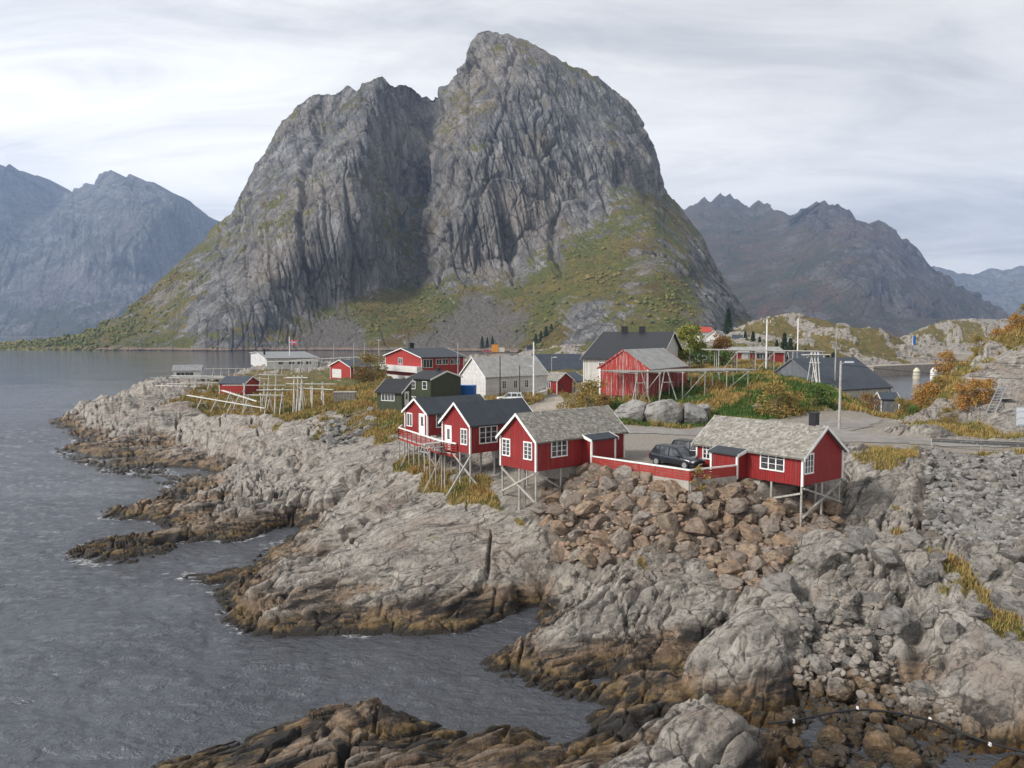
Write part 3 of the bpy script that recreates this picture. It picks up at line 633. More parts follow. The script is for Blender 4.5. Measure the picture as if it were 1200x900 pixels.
def grass_mask(x, y):
    g = np.zeros(np.shape(x), np.float32); wv = 4.5 * fbm2(x / 9, y / 9, 4, 141)
    for poly, fe in GRASS_P:
        g = np.maximum(g, sstep(fe, -fe, sd_poly(x, y, poly) + wv * min(1., fe / 2.5)))
    rk_ = sstep(-.05, .25, fbm2(x / 16, y / 24, 4, 171)) * sstep(240, 330, y)
    return g * (1 - .9 * rk_)
def flat_mask(x, y):
    f = np.zeros(np.shape(x), np.float32)
    for poly in (ROADP, LOTP, LANEP): f = np.maximum(f, sstep(2.2, .4, sd_poly(x, y, poly)))
    return f
def terrain(x, y, full=False):
    x = np.asarray(x, np.float32); y = np.asarray(y, np.float32)
    base = BASE(x / y, np.log(y))
    gm = grass_mask(x, y); fl = flat_mask(x, y)
    bank = np.maximum(sstep(1, -1, sd_poly(x, y, RIPRAP_B)), sstep(1, -1, sd_poly(x, y, RIPRAP_G)))
    cove = sstep(1.2, -.6, sd_poly(x, y, COVE))
    R = (1 - fl) * (1 - .8 * gm) * (1 - .8 * bank)
    a = x * SAX[0] + y * SAX[1]; b = -x * SAX[1] + y * SAX[0]
    wob = fbm2(a / 14, b / 9, 3, 51)
    a2 = a + 2.0 * wob; b2 = b + 1.3 * fbm2(a / 11 + 9, b / 7, 3, 57)
    far = sstep(70, 140, y); sc = 1 + 1.0 * far
    att = .22 + .78 * sstep(.1, 2.4, base)
    fgd = sstep(42, 36, y) * sstep(10, 4, x)
    slab = np.maximum.reduce([sstep(1.5, -1.5, sd_poly(x, y, SLAB)), .75 * sstep(3, -3, sd_poly(x, y, SLAB_B)), sstep(3, -3, sd_poly(x, y, KNOLL)),   .55 * fgd, .85 * sstep(1.5, -1.5, sd_poly(x, y, SLAB_R)), .8 * sstep(78, 105, y)]); nose = sstep(1.5, -1.5, sd_poly(x, y, NOSE))
    dry = sstep(1.0, 3.0, base + .6 * wob)
    blocky = np.clip(.55 + .8 * noise2(x / 11, y / 8, 63) + .35 * (1 - dry), .15, 1.25)
    blocky = blocky * (1 - slab * (.35 + .4 * dry)) * (1 - nose) + nose * .8
    d = (.62 + .5 * far) * sc * ridge2(a2 / (19 * sc), b2 / (4.6 * sc), 2, 3) * (1 - .75 * slab * (1 - far)) * att
    l1, e1 = cells2(a2 / (5.2 * sc), b2 / (1.7 * sc), 11, 1.3)
    l2, e2 = cells2(a2 / (1.9 * sc) + .3 * noise2(x, y, 5), b2 / (.55 * sc), 13, 1.3)
    l3, e3 = cells2(a2 / .62, b2 / .24, 15, 1.2)
    d = d + att * blocky * sc * (1 - .45 * nose) * (.85 * l1 - .85 * sstep(.17, 0, e1)) + blocky * (.36 * l2 - .42 * sstep(.30, 0, e2)) * np.sqrt(sc) + .12 * blocky * l3 * (1 - .6 * fgd)
    # sheets of rock peeling off in ledges that follow the slope
    for th, amp, sd_, lo in ((.95, .85, 71, 2.9), (.34, .30, 74, 2.6)):
        q = (base + .10 * b2 + .03 * a2 + .30 * fbm2(a2 / 7, b2 / 3.4, 2, sd_)) / (th * (.8 + .2 * sc)); fq = q - np.floor(q)
        step = sstep(.60, 1.0, fq) - fq
        d = d + amp * (1 - .45 * fgd) * sc * step * (.38 + .62 * sstep(lo + 1.2, lo - .6, base + .5 * wob)) * np.clip(.75 + .8 * noise2(a / 8, b / 5, sd_ + 1), 0, 1.2) * np.minimum(1, .3 + .7 * sstep(0, .8, base))
    # long open joints on the smooth tops
    for ang, per, sd_ in ((.35, 5.5, 101), (1.75, 7.5, 103)):
        t_ = (x * math.sin(ang) - y * math.cos(ang)) / per + .35 * fbm2(x / 8, y / 8, 2, sd_); t_ = np.abs(t_ - np.round(t_)) * per
        d = d - .75 * sstep(.26, 0, t_) * sstep(-.1, .25, noise2(x / 6, y / 6, sd_ + 1)) * np.sqrt(sc)
    d = d + .09 * fbm2(x / 1.1, y / 1.1, 4, 81, .55) * (1 - .4 * slab)
    # rounded sea-worn lumps in the cove
    lc, ec = cells2(x / 2.3 + .5 * wob, y / 2.3, 21, .9)
    lump = sstep(0, .55, ec) * .9 + .8 * lc - .45
    lc2, ec2 = cells2(x / .8, y / .8, 22, .9)
    d = d * (1 - .75 * cove) + cove * (lump * sstep(-.3, 1.2, base) + .35 * (sstep(0, .5, ec2) + lc2 - .5) + .06 * fbm2(x / .4, y / .4, 3, 5))
    for ox, oy, rx, ry, hh in DOMES:
        ca = (x - ox) * .9 + (y - oy) * .44; cb = -(x - ox) * .44 + (y - oy) * .9; rr = (ca / rx) ** 2 + (cb / ry) ** 2
        k = sstep(1.15, .5, rr); d = d * (1 - .7 * k) + hh * np.sqrt(np.clip(1 - rr, 0, 1)) - .3 * sstep(.35, 0, np.abs(rr - 1.08))
    for line, w, dep in CRACKS:
        m = (np.abs(x - np.mean([p[0] for p in line])) < 40)
        dl = d_line(x + .5 * noise2(x / 1.5, y / 1.5, 91), y + .5 * noise2(x / 1.5, y / 1.5, 92), line)
        d = d - np.where(m, dep * sstep(w * 1.6, 0, dl), 0)
    und = np.where(base < -.5, .5, 1.0)
    z = base + d * R * und + (1 - fl) * gm * (.35 * fbm2(x / 5, y / 5, 4, 33) + .06 * fbm2(x / .6, y / .6, 2, 34)) \
        + bank * (1 - fl) * (.25 * fbm2(x / 1.0, y / 1.0, 3, 36) - .35)
    if full:
        gn = fbm2(x / 2.2, y / 2.2, 4, 45); gb = fbm2(x / 7, y / 7, 3, 46)
        pockets = sstep(.55, .95, gn + .5 * gb) * sstep(3.0, 4.2, base) * sstep(110, 60, y) * .8
        patches = sstep(.3, .7, gn + .7 * gb) * sstep(3.2, 4.2, base) * sstep(80, 120, y)
        grass = np.clip(np.maximum(gm * sstep(-1.1, -.2, gn * .9 + gb * .3 - .9 * np.clip(l1, -.2, 1) * 0), np.maximum(pockets, patches)), 0, 1) * (1 - bank * (.75 + .25 * sstep(.2, -.2, gn)))
        return z, grass * (1 - fl), bank, fl, cove
    return z
# ------------------------------------------------------------------ build ground, road, water, haze
def rock_ground_mat():
    m = NT('shore_rock', .88, .25)
    p = m.tc.outputs['Object']; z = m.sep(p)[2]
    pr = m.mapping(p, (1, 1, 1), (0, 0, math.radians(-29.4)))
    ps = m.mapping(pr, (.22, 1, 1.4))                           # stretched along the strike
    nb = m.noise(p, .22, 5, .6); ns = m.noise(ps, 1.1, 8, .68, .4); nf = m.noise(p, 3.2, 8, .72); nv = m.noise(p, 11, 5, .7)
    light = m.mix(m.mr(ns, .36, .62), (.22, .202, .178), (.42, .385, .338))
    light = m.mix(m.mr(nb, .5, .66, 0, .7), light, (.28, .225, .185))
    light = m.mix(m.mr(nf, .53, .66, 0, .85), light, (.095, .088, .082))
    light = m.mix(m.mr(nf, .42, .28, 0, .6), light, (.37, .355, .33))
    lich = m.noise(p, 1.7, 7, .7, .6)
    light = m.mix(m.mr(lich, .57, .66, 0, .8), light, (.075, .072, .068))
    strk = m.noise(m.mapping(pr, (.12, 1.6, 1.6)), .9, 7, .7, .6)
    light = m.mix(m.mr(strk, .55, .64, 0, .7), light, (.085, .078, .072))
    light = m.mix(m.mr(m.noise(p, .9, 6, .65, .8), .66, .74, 0, .5), light, (.27, .215, .10))
    # tide zones, wandering up and down with the noise
    hz_ = m.math('ADD', z, m.math('MULTIPLY', m.math('SUBTRACT', m.noise(ps, .35, 5, .65), .5), 4.2))
    warm = m.mix(m.mr(ns, .35, .6), (.13, .09, .06), (.30, .215, .145))
    warm = m.mix(m.mr(nf, .52, .7, 0, .8), warm, (.07, .05, .036))
    c = m.mix(m.mr(hz_, 1.9, .9), light, warm)
    wrack = m.mix(m.mr(nf, .38, .62), (.075, .052, .024), (.235, .155, .058))
    c = m.mix(m.mr(m.math('ADD', z, m.math('MULTIPLY', m.math('SUBTRACT', nf, .5), 1.2)), .95, .4), c, wrack)
    black = m.noise(ps, .8, 6, .7)
    c = m.mix(m.math('MULTIPLY', m.mr(black, .47, .57), m.mr(hz_, 2.2, 1.3), clamp=True), c, (.035, .032, .03))
    c = m.mix(m.mr(m.math('ADD', z, m.math('MULTIPLY', m.math('SUBTRACT', nf, .5), .9)), .42, .24), c, (.03, .024, .018))
    # joints show as thin dark lines
    wp = m.mix(.75, pr, m.noise(p, .55, 5, .6, out='Color'), 'ADD')
    for sc_, msc, w_, k_ in (((.22, .8, .8), .75, .045, .85), ((.30, 1, 1), 2.1, .06, .5)):
        cr = m.voro(m.mapping(wp, sc_), msc, 'DISTANCE_TO_EDGE')
        gate = m.mr(m.noise(p, .5 * msc, 3, .6), .47, .60)
        c = m.mix(m.math('MULTIPLY', gate, m.mr(m.math('ADD', cr, m.math('MULTIPLY', m.math('SUBTRACT', nf, .5), .10)), w_, .0, 0, k_), clamp=True), c, (.045, .04, .036))
    # long joints across the slabs and thin lines of the layering along the strike
    X_, Y_ = m.sep(p)[0], m.sep(p)[1]; wn_ = m.noise(p, .16, 5, .6); wf_ = m.noise(p, 1.3, 4, .6)
    for ang, per, w_, amp_, k_, g0 in ((.35, 3.6, .075, 1.3, .85, .44), (1.75, 4.6, .075, 1.3, .8, .46), (.53, .95, .05, 2.2, .6, .46), (1.15, 7.5, .10, 1.0, .85, .42)):
        t_ = m.math('DIVIDE', m.math('SUBTRACT', m.math('MULTIPLY', X_, math.sin(ang)), m.math('MULTIPLY', Y_, math.cos(ang))), per)
        if per < 2: t_ = m.math('ADD', t_, m.math('MULTIPLY', z, .55))
        t_ = m.math('ADD', t_, m.math('ADD', m.math('MULTIPLY', m.math('SUBTRACT', wn_, .5), amp_), m.math('MULTIPLY', m.math('SUBTRACT', wf_, .5), .35 / per)))
        e_ = m.math('MULTIPLY', m.math('ABSOLUTE', m.math('SUBTRACT', m.math('FRACT', t_), .5)), per)
        e_ = m.math('ADD', e_, m.math('MULTIPLY', m.math('SUBTRACT', nf, .5), .12))
        gt_ = m.mr(m.noise(m.mapping(p, (1, 1, 1), (0, 0, 0), (per * 7, 3, 0)), .33, 3, .6), g0, g0 + .10)
        c = m.mix(m.math('MULTIPLY', gt_, m.mr(e_, w_, w_ * .3, 0, k_), clamp=True), c, (.05, .044, .038))
    # vegetation
    gn = m.noise(p, .35, 5, .65); gf = m.noise(p, 2.6, 6, .75)
    g = m.mix(m.mr(gn, .36, .60), (.115, .115, .032), (.29, .205, .072))
    green = m.attr('green')
    g = m.mix(m.math('MULTIPLY', green, m.mr(gn, .62, .45), clamp=True), g, (.075, .135, .024))
    g = m.mix(m.mr(gf, .42, .68, .8, 0), g, (.045, .042, .016))
    g = m.mix(m.mr(m.noise(p, .12, 4, .6, .5), .60, .70, 0, .7), g, (.21, .11, .04))
    gfac = m.mr(m.math('ADD', m.attr('grass'), m.math('MULTIPLY', m.math('SUBTRACT', gf, .5), .9)), .42, .56)
    c = m.mix(gfac, c, g)
    soil = m.mix(m.mr(nf, .4, .65), (.06, .048, .037), (.15, .12, .09))
    c = m.mix(m.attr('bank'), c, soil)
    kelp = m.mix(m.mr(nf, .4, .62), (.035, .022, .010), (.15, .085, .028))
    c = m.mix(m.attr('kelp'), c, kelp)
    grav = m.mix(m.mr(m.noise(p, 5, 6, .75), .35, .65), (.20, .175, .145), (.36, .325, .28))
    c = m.mix(m.mr(m.attr('flat'), .5, .9), c, grav)
    m.col(c)
    wet = m.mr(z, .25, .8, .35, .88)
    m.rough(wet)
    h = m.math('ADD', m.math('MULTIPLY', ns, .55), m.math('ADD', m.math('MULTIPLY', nf, .35), m.math('MULTIPLY', nv, .13)))
    m.bump(h, 1.0, .5)
    return m.m
M_ground = rock_ground_mat()

ny1, ny2, nx = 760, 430, 1560
rows_y = np.concatenate([np.geomspace(21, 84, ny1, endpoint=False), np.geomspace(84, 760, ny2)])
us = np.linspace(-.82, .82, nx)
GY = np.repeat(rows_y[:, None], nx, 1).astype(np.float32); GX = (GY * us[None]).astype(np.float32)
GZ, G_grass, G_bank, G_flat, G_cove = terrain(GX, GY, True)
G_kelp = sstep(.5, .15, GZ) * sstep(8, 12, GX) * sstep(42, 38, GY) * (GX < 40)
G_green = np.clip(sstep(2, -2, sd_poly(GX, GY, GRASS_P[0][0])) + .7 * sstep(5, -5, sd_poly(GX, GY, GRASS_P[2][0])) , 0, 1)
keep = np.maximum.reduce([GZ[:-1, :-1], GZ[1:, :-1], GZ[:-1, 1:], GZ[1:, 1:]]) > -1.3
me = grid_mesh('rocky_shore', np.stack([GX, GY, GZ], -1), nx, len(rows_y),
               {'grass': G_grass, 'bank': G_bank, 'flat': G_flat, 'kelp': G_kelp, 'green': G_green}, keep)
tag(link('rocky_shore', me, M_ground), kind='structure')

def hgt(x, y): return float(terrain(np.array([x], np.float32), np.array([y], np.float32))[0])
def drape(name, poly, mat, off, res=1.0, inset=0.0):
    xs = [p[0] for p in poly]; ys = [p[1] for p in poly]
    X, Yg = np.meshgrid(np.arange(min(xs), max(xs) + res, res), np.arange(min(ys), max(ys) + res, res))
    Z = terrain(X, Yg) + off
    sdv = sd_poly(X, Yg, poly) + .5 * noise2(X / 2.3, Yg / 2.3, 7)
    k = np.maximum.reduce([sdv[:-1, :-1], sdv[1:, :-1], sdv[:-1, 1:], sdv[1:, 1:]]) < -inset
    me = grid_mesh(name, np.stack([X, Yg, Z], -1), X.shape[1], X.shape[0], {}, k)
    return tag(link(name, me, mat), kind='structure')
def gravel_mat(name, a, b):
    m = NT(name, .95, .15); p = m.tc.outputs['Object']
    c = m.mix(m.mr(m.noise(p, 1.2, 6, .7), .35, .65), a, b)
    c = m.mix(m.mr(m.noise(p, .18, 4, .6), .5, .68, 0, .6), c, tuple(x * .72 for x in a))
    c = m.mix(m.mr(m.noise(p, 14, 4, .8), .55, .75, 0, .5), c, tuple(x * .5 for x in a))
    m.col(c); m.bump(m.noise(p, 9, 5, .8), .5, .05)
    return m.m
M_road = gravel_mat('worn_asphalt', (.21, .195, .18), (.30, .28, .255))
M_lot = gravel_mat('gravel', (.27, .235, .195), (.40, .355, .30))
ROADSTRIP = poly_z(8.0, (655, 501), (742, 500.5), (800, 502.5), (860, 503.5), (960, 496), (985, 493), (1028, 492), (1038, 496), (1004, 505), (1060, 513.5), (1130, 516.5), (1230, 518), (1320, 519), (1330, 527), (1210, 525.5), (1090, 523.5), (1000, 520), (900, 516), (800, 511), (742, 508), (700, 512))
drape('road', ROADSTRIP, M_road, .05, .6)
drape('path', LANEP, M_lot, .035, .8)

# water: one wavy sheet near by, then flat to the horizon
def water_mat():
    m = NT('sea_water', .06, .5); p = m.tc.outputs['Object']
    m.b.inputs['IOR'].default_value = 1.333; m.b.inputs['Specular IOR Level'].default_value = .8
    c = m.mix(m.noise(p, .03, 3, .5), (.048, .053, .062), (.080, .086, .098))
    fn = m.noise(m.mapping(p, (1, 1.6, 1)), .9, 7, .75, 1.2)
    foam = m.mr(m.math('ADD', m.attr('foam'), m.math('MULTIPLY', m.math('SUBTRACT', fn, .5), 2.2)), .75, 1.15, 0, .75)
    c = m.mix(foam, c, (.62, .64, .65))
    m.col(c); m.rough(m.mix(foam, (.07, .07, .07), (.6, .6, .6)))
    a = m.noise(m.mapping(p, (.55, 1.1, 1), (0, 0, .25)), .42, 4, .6, .4); gust = m.mr(m.noise(m.mapping(p, (.5, 1, 1)), .045, 4, .6, .5), .35, .65, .45, 1.25)
    b = m.noise(m.mapping(p, (.7, 1.2, 1), (0, 0, -.2)), 1.7, 5, .62, .5)
    d = m.noise(p, 6.5, 3, .6)
    h = m.math('ADD', m.math('MULTIPLY', a, .5), m.math('ADD', m.math('MULTIPLY', b, .28), m.math('MULTIPLY', d, .10)))
    m.bump(m.math('MULTIPLY', m.math('MULTIPLY', h, gust), m.mr(m.attr('calm'), 0, 1, 1, .22)), 1.0, .95)
    return m.m
M_water = water_mat()
wy = np.concatenate([np.geomspace(20, 150, 620, endpoint=False), np.geomspace(150, 1000, 160, endpoint=False), np.geomspace(1000, 7600, 30)])
wu = np.linspace(-.84, .84, 760)
WY = np.repeat(wy[:, None], len(wu), 1); WX = WY * wu[None]
amp = sstep(420, 120, WY)
wt = terrain(WX, np.minimum(WY, 760))
shel = sstep(.2, -1.8, wt)
WZ = amp * (.05 + .95 * shel) * (.13 * noise2(WX / 5.5 + .3 * WY / 5, WY / 2.6, 61) + .10 * noise2(WX / 1.9, WY / 1.0, 62) + .05 * noise2(WX / .75, WY / .5, 64))
expo = np.clip(sstep(14, -6, WX) * sstep(40, 46, WY) * sstep(190, 130, WY), 0, 1)
foam = np.clip(np.exp(-np.maximum(0, -wt) / .8), 0, 1) * expo * sstep(-.2, .4, fbm2(WX / 6, WY / 6, 3, 66) + .3)
me = grid_mesh('water', np.stack([WX, WY, WZ], -1), len(wu), len(wy), {'foam': foam, 'calm': sstep(60, 320, WY)})
tag(link('water', me, M_water), kind='structure')

def haze_box():
    me = bpy.data.meshes.new('haze'); bm = bmesh.new()
    bmesh.ops.create_cube(bm, size=1)
    for v in bm.verts:
        v.co = Vector((v.co.x * 13000, 3700 + v.co.y * 8400, (v.co.z + .5) * 1250 - 6))
    bm.to_mesh(me); bm.free()
    mt = bpy.data.materials.new('haze'); mt.use_nodes = True
    n, l = mt.node_tree.nodes, mt.node_tree.links
    out = n['Material Output']; n.remove(n['Principled BSDF'])
    v = n.new('ShaderNodeVolumePrincipled')
    v.inputs['Color'].default_value = (.52, .69, 1.0, 1)
    v.inputs['Density'].default_value = HAZE
    v.inputs['Anisotropy'].default_value = 0.2
    l.new(v.outputs[0], out.inputs['Volume'])
    o = link('haze', me, mt); tag(o, kind='stuff')
HAZE = 0.82e-4
haze_box()
# ------------------------------------------------------------------ building helpers
class MB:
    """collects solids in one mesh"""
    def __init__(s): s.v, s.f, s.mi, s.val = [], [], [], []
    def add(s, vs, fs, mi=0, val=0.0):
        o = len(s.v); s.v += [tuple(v) for v in vs]; s.f += [tuple(i + o for i in f) for f in fs]
        s.mi += [mi] * len(fs); s.val += [val] * len(fs); return s
    def box(s, a, b, mi=0, val=0.0):
        (x0, y0, z0), (x1, y1, z1) = a, b
        return s.add([(x0, y0, z0), (x1, y0, z0), (x1, y1, z0), (x0, y1, z0), (x0, y0, z1), (x1, y0, z1), (x1, y1, z1), (x0, y1, z1)],
                     [(0, 3, 2, 1), (4, 5, 6, 7), (0, 1, 5, 4), (1, 2, 6, 5), (2, 3, 7, 6), (3, 0, 4, 7)], mi, val)
    def bar(s, p, q, r, r2=None, n=4, mi=0, up=(0, 0, 1), val=0.0):
        """round (n>=6) or square bar from p to q"""
        p, q = Vector(p), Vector(q); d = (q - p)
        if d.length < 1e-6: return s
        d.normalize(); a = Vector(up) if abs(d.dot(Vector(up))) < .95 else Vector((1, 0, 0))
        u = d.cross(a).normalized(); w = u.cross(d); r2 = r if r2 is None else r2
        ph = math.pi / 4 if n == 4 else 0; k = math.sqrt(2) if n == 4 else 1
        ring = lambda c, rr: [c + (u * math.cos(ph + 2 * math.pi * i / n) + w * math.sin(ph + 2 * math.pi * i / n)) * rr * k for i in range(n)]
        fs = [(i, (i + 1) % n, n + (i + 1) % n, n + i) for i in range(n)] + [tuple(range(n))[::-1], tuple(range(n, 2 * n))]
        return s.add(ring(p, r) + ring(q, r2), fs, mi, val)
    def prism(s, prof, axis, a, b, mi=0, val=0.0):
        """2D profile extruded along axis 0/1/2 from a to b"""
        n = len(prof)
        def mk(t):
            return [(t, p[0], p[1]) if axis == 0 else (p[0], t, p[1]) if axis == 1 else (p[0], p[1], t) for p in prof]
        fs = [(i, (i + 1) % n, n + (i + 1) % n, n + i) for i in range(n)] + [tuple(range(n))[::-1], tuple(range(n, 2 * n))]
        return s.add(mk(a) + mk(b), fs, mi, val)
    def build(s, name, mat=None, parent=None, smooth=False, bevel=0):
        me = bpy.data.meshes.new(name); me.from_pydata(s.v, [], s.f)
        bm = bmesh.new(); bm.from_mesh(me); bmesh.ops.recalc_face_normals(bm, faces=bm.faces)
        if bevel: bmesh.ops.bevel(bm, geom=bm.edges[:], offset=bevel, segments=1, affect='EDGES')
        bm.to_mesh(me); bm.free()
        if not bevel:
            for p, m_ in zip(me.polygons, s.mi): p.material_index = m_
            if any(s.val):
                at = me.attributes.new('val', 'FLOAT', 'FACE'); at.data.foreach_set('value', np.array(s.val, np.float32))
        if smooth: me.polygons.foreach_set('use_smooth', np.ones(len(me.polygons), bool))
        return link(name, me, mat, parent)

# ------------------------------------------------------------------ materials for the built things
def paint(name, c, rough=.55, wear=.0, wearcol=(.3, .28, .26), boards=None, gap=.12, var=.16, spec=.3):
    m = NT(name, rough, spec); p = m.tc.outputs['Object']; x, y, z = m.sep(p)[0], m.sep(p)[1], m.sep(p)[2]
    n = m.noise(p, 1.3, 5, .65); col = m.mix(m.mr(n, .3, .7, 0, 1), tuple(k * (1 - var) for k in c), tuple(min(1, k * (1 + var)) for k in c))
    if boards:
        u = m.math('ADD', x, y) if boards[0] == 'v' else z
        q = m.math('DIVIDE', u, boards[1]); fr = m.math('FRACT', q)
        fl = m.math('FLOOR', q)
        w = m.n.new('ShaderNodeTexWhiteNoise'); w.noise_dimensions = '1D'; m.l.new(fl, w.inputs['W'])
        col = m.mix(m.mr(w.outputs[0], 0, 1, 0, .5), col, tuple(k * .72 for k in c))
        prof = m.math('MULTIPLY', m.mr(fr, 0, gap), m.mr(fr, 1, 1 - gap)) if boards[0] == 'v' else fr
        if wear:
            st = m.noise(m.mapping(p, (7, 7, .5)), 1.0, 5, .7)
            wf = m.math('MULTIPLY', m.mr(m.math('ADD', st, m.math('MULTIPLY', w.outputs[0], .14)), .62 - wear * .2, .70 - wear * .2), .75)
            col = m.mix(wf, col, wearcol)
        if boards[0] == 'v': col = m.mix(m.mr(prof, .0, .8, .55, 0), col, tuple(k * .3 for k in c))
        st_ = m.noise(m.mapping(p, (5, 5, .35)), 1.0, 5, .65); col = m.mix(m.mr(st_, .5, .72, 0, .4), col, tuple(min(1, k * 1.5 + .015) for k in c))
        m.bump(m.math('ADD', prof, m.math('MULTIPLY', n, .2)), .8, .04)
    elif wear:
        st = m.noise(p, 3.0, 6, .7); col = m.mix(m.mr(st, .62 - wear * .2, .7 - wear * .2, 0, .8), col, wearcol)
    m.col(col); return m.m
RED = paint('red_boards', (.255, .018, .018), .6, .12, (.20, .05, .04), ('v', .19))
RED_OLD = paint('weathered_red_planks', (.34, .035, .03), .75, .22, (.42, .30, .27), ('v', .24))
RED_H = paint('red_cladding', (.36, .035, .028), .6, .1, (.24, .06, .05), ('h', .16))
RED_F = paint('red_fence_boards', (.29, .035, .028), .65, .2, (.30, .12, .09))
WHITE = paint('white_paint', (.74, .73, .71), .5, .05, (.5, .48, .45), None)
WHITE_V = paint('white_boards', (.66, .645, .60), .6, .2, (.45, .42, .36), ('v', .2))
WHITE_H = paint('white_cladding', (.66, .65, .63), .6, .12, (.5, .48, .44), ('h', .16))
GREEN = paint('dark_green_boards', (.055, .065, .036), .7, .0, (.1, .1, .1), ('v', .2))
CREAM = paint('cream_boards', (.62, .57, .44), .6, .1, (.5, .46, .38), ('h', .16))
GREYW = paint('grey_boards', (.13, .14, .155), .7, .1, (.2, .2, .2), ('v', .22))
TIMBER = paint('grey_timber', (.36, .345, .315), .85, .35, (.22, .20, .175), None, var=.3)
POLEW = paint('bleached_poles', (.56, .545, .515), .85, .3, (.34, .32, .29), None, var=.25)
DECK = paint('deck_boards', (.42, .40, .37), .8, .2, (.3, .28, .25), ('v', .14))
CONC = paint('concrete', (.34, .315, .28), .9, .35, (.22, .20, .17), None)
BLACK = paint('black_metal', (.018, .018, .02), .45)
STEEL = paint('galvanised_steel', (.42, .43, .44), .4, .2, (.3, .3, .3)); STEEL.node_tree.nodes['Principled BSDF'].inputs['Metallic'].default_value = .6
BLUE = paint('blue_steel', (.01, .10, .36), .5)
ORANGE = paint('orange_steel', (.62, .24, .03), .5)
def glass_mat():
    m = NT('window_glass', .06, .6); n = m.noise(m.tc.outputs['Object'], 1.6, 2, .5)
    m.col(m.mix(m.mr(n, .4, .65), (.018, .021, .026), (.09, .095, .10))); return m.m
GLASS = glass_mat()
def sheet_roof(name, c, pitch=.35):
    m = NT(name, .55, .35); p = m.tc.outputs['Object']; x = m.sep(p)[0]
    n = m.noise(p, .8, 6, .65)
    col = m.mix(m.mr(n, .35, .7), tuple(k * .8 for k in c), tuple(k * 1.25 for k in c))
    fr = m.math('FRACT', m.math('DIVIDE', x, pitch)); seam = m.mr(fr, .0, .08)
    col = m.mix(seam, tuple(k * .7 for k in c), col); m.col(col)
    m.bump(m.math('ADD', seam, m.math('MULTIPLY', n, .5)), .5, .03); return m.m
ROOF_DK = sheet_roof('dark_felt_roof', (.036, .043, .052), 1.0)
ROOF_BLK = sheet_roof('black_tile_roof', (.018, .019, .022), .3)
ROOF_GR = sheet_roof('grey_sheet_roof', (.23, .235, .24), .6)
ROOF_BL = sheet_roof('blue_grey_roof', (.045, .055, .072), .5)
ROOF_LT = sheet_roof('old_fibre_roof', (.30, .295, .28), 1.1)
def slate_mat():
    m = NT('stone_slate', .9, .2); v = m.attr('val'); p = m.tc.outputs['Object']
    c = m.ramp(v, [(0, (.155, .148, .135)), (.3, (.215, .205, .185)), (.6, (.265, .252, .225)), (.85, (.32, .30, .26)), (1, (.39, .375, .345))])
    n = m.noise(p, 2.5, 6, .7); c = m.mix(m.mr(n, .45, .7, 0, .6), c, (.25, .235, .185))
    c = m.mix(m.mr(m.noise(p, 9, 4, .7), .55, .7, 0, .5), c, (.12, .11, .09))
    m.col(c); m.bump(m.noise(p, 14, 4, .7), .4, .02); return m.m
SLATE = slate_mat()

# ------------------------------------------------------------------ house builder
def norm2(v): l = math.hypot(*v); return (v[0] / l, v[1] / l)
class Frame:
    """plan frame: origin, x along the length, y across (to the left of x)"""
    def __init__(s, o, ex, z): s.o, s.ex, s.z = o, norm2(ex), z; s.ey = (-s.ex[1], s.ex[0])
    def w(s, u, v): return (s.o[0] + s.ex[0] * u + s.ey[0] * v, s.o[1] + s.ex[1] * u + s.ey[1] * v)
    def rz(s): return math.atan2(s.ex[1], s.ex[0])
    def u_px(s, px, v=0.0):
        k = (px - 600) / F; K = k / CP      # ray slope x / y (pitch hardly matters across)
        b = s.w(0, v); return (K * b[1] - b[0]) / (s.ex[0] - K * s.ex[1])
    def v_px(s, px, u=0.0):
        K = (px - 600) / F / CP; b = s.w(u, 0); return (K * b[1] - b[0]) / (s.ey[0] - K * s.ey[1])
def pxK(px, py):
    dx, dy, dz = ray(px, py); return float(dx / dy), float(dz / dy)
def window(f, parent, side, c, z0, w, h, nx=2, ny=3, L=0, W_=0, name='window'):
    """white casing with mullions and a pane, set on side x0/x1/y0/y1 of a house"""
    fr, pn = MB(), MB(); t = .05; cw = .09
    def put(m, a0, a1, b0, b1, d0, d1):
        if side == 'y0': m.box((a0, -d1, b0), (a1, -d0, b1))
        elif side == 'y1': m.box((a0, W_ + d0, b0), (a1, W_ + d1, b1))
        elif side == 'x0': m.box((-d1, a0, b0), (-d0, a1, b1))
        else: m.box((L + d0, a0, b0), (L + d1, a1, b1))
    a0, a1 = c - w / 2, c + w / 2; z1 = z0 + h
    put(fr, a0 - cw, a1 + cw, z1, z1 + cw * 1.1, .003, .06); put(fr, a0 - cw, a1 + cw, z0 - cw, z0, .003, .075)
    put(fr, a0 - cw, a0, z0, z1, .003, .05); put(fr, a1, a1 + cw, z0, z1, .003, .05)
    for i in range(1, nx):
        x = a0 + w * i / nx; put(fr, x - .038, x + .038, z0, z1, .003, .042)
    for j in range(1, ny):
        z = z0 + h * j / ny
        for i in range(nx):
            put(fr, a0 + w * i / nx + .04 * (i > 0), a0 + w * (i + 1) / nx - .04 * (i < nx - 1), z - .016, z + .016, .003, .032)
    put(pn, a0, a1, z0, z1, .004, .014)
    o = fr.build(name, WHITE, parent); pn.build('pane', GLASS, o); return o
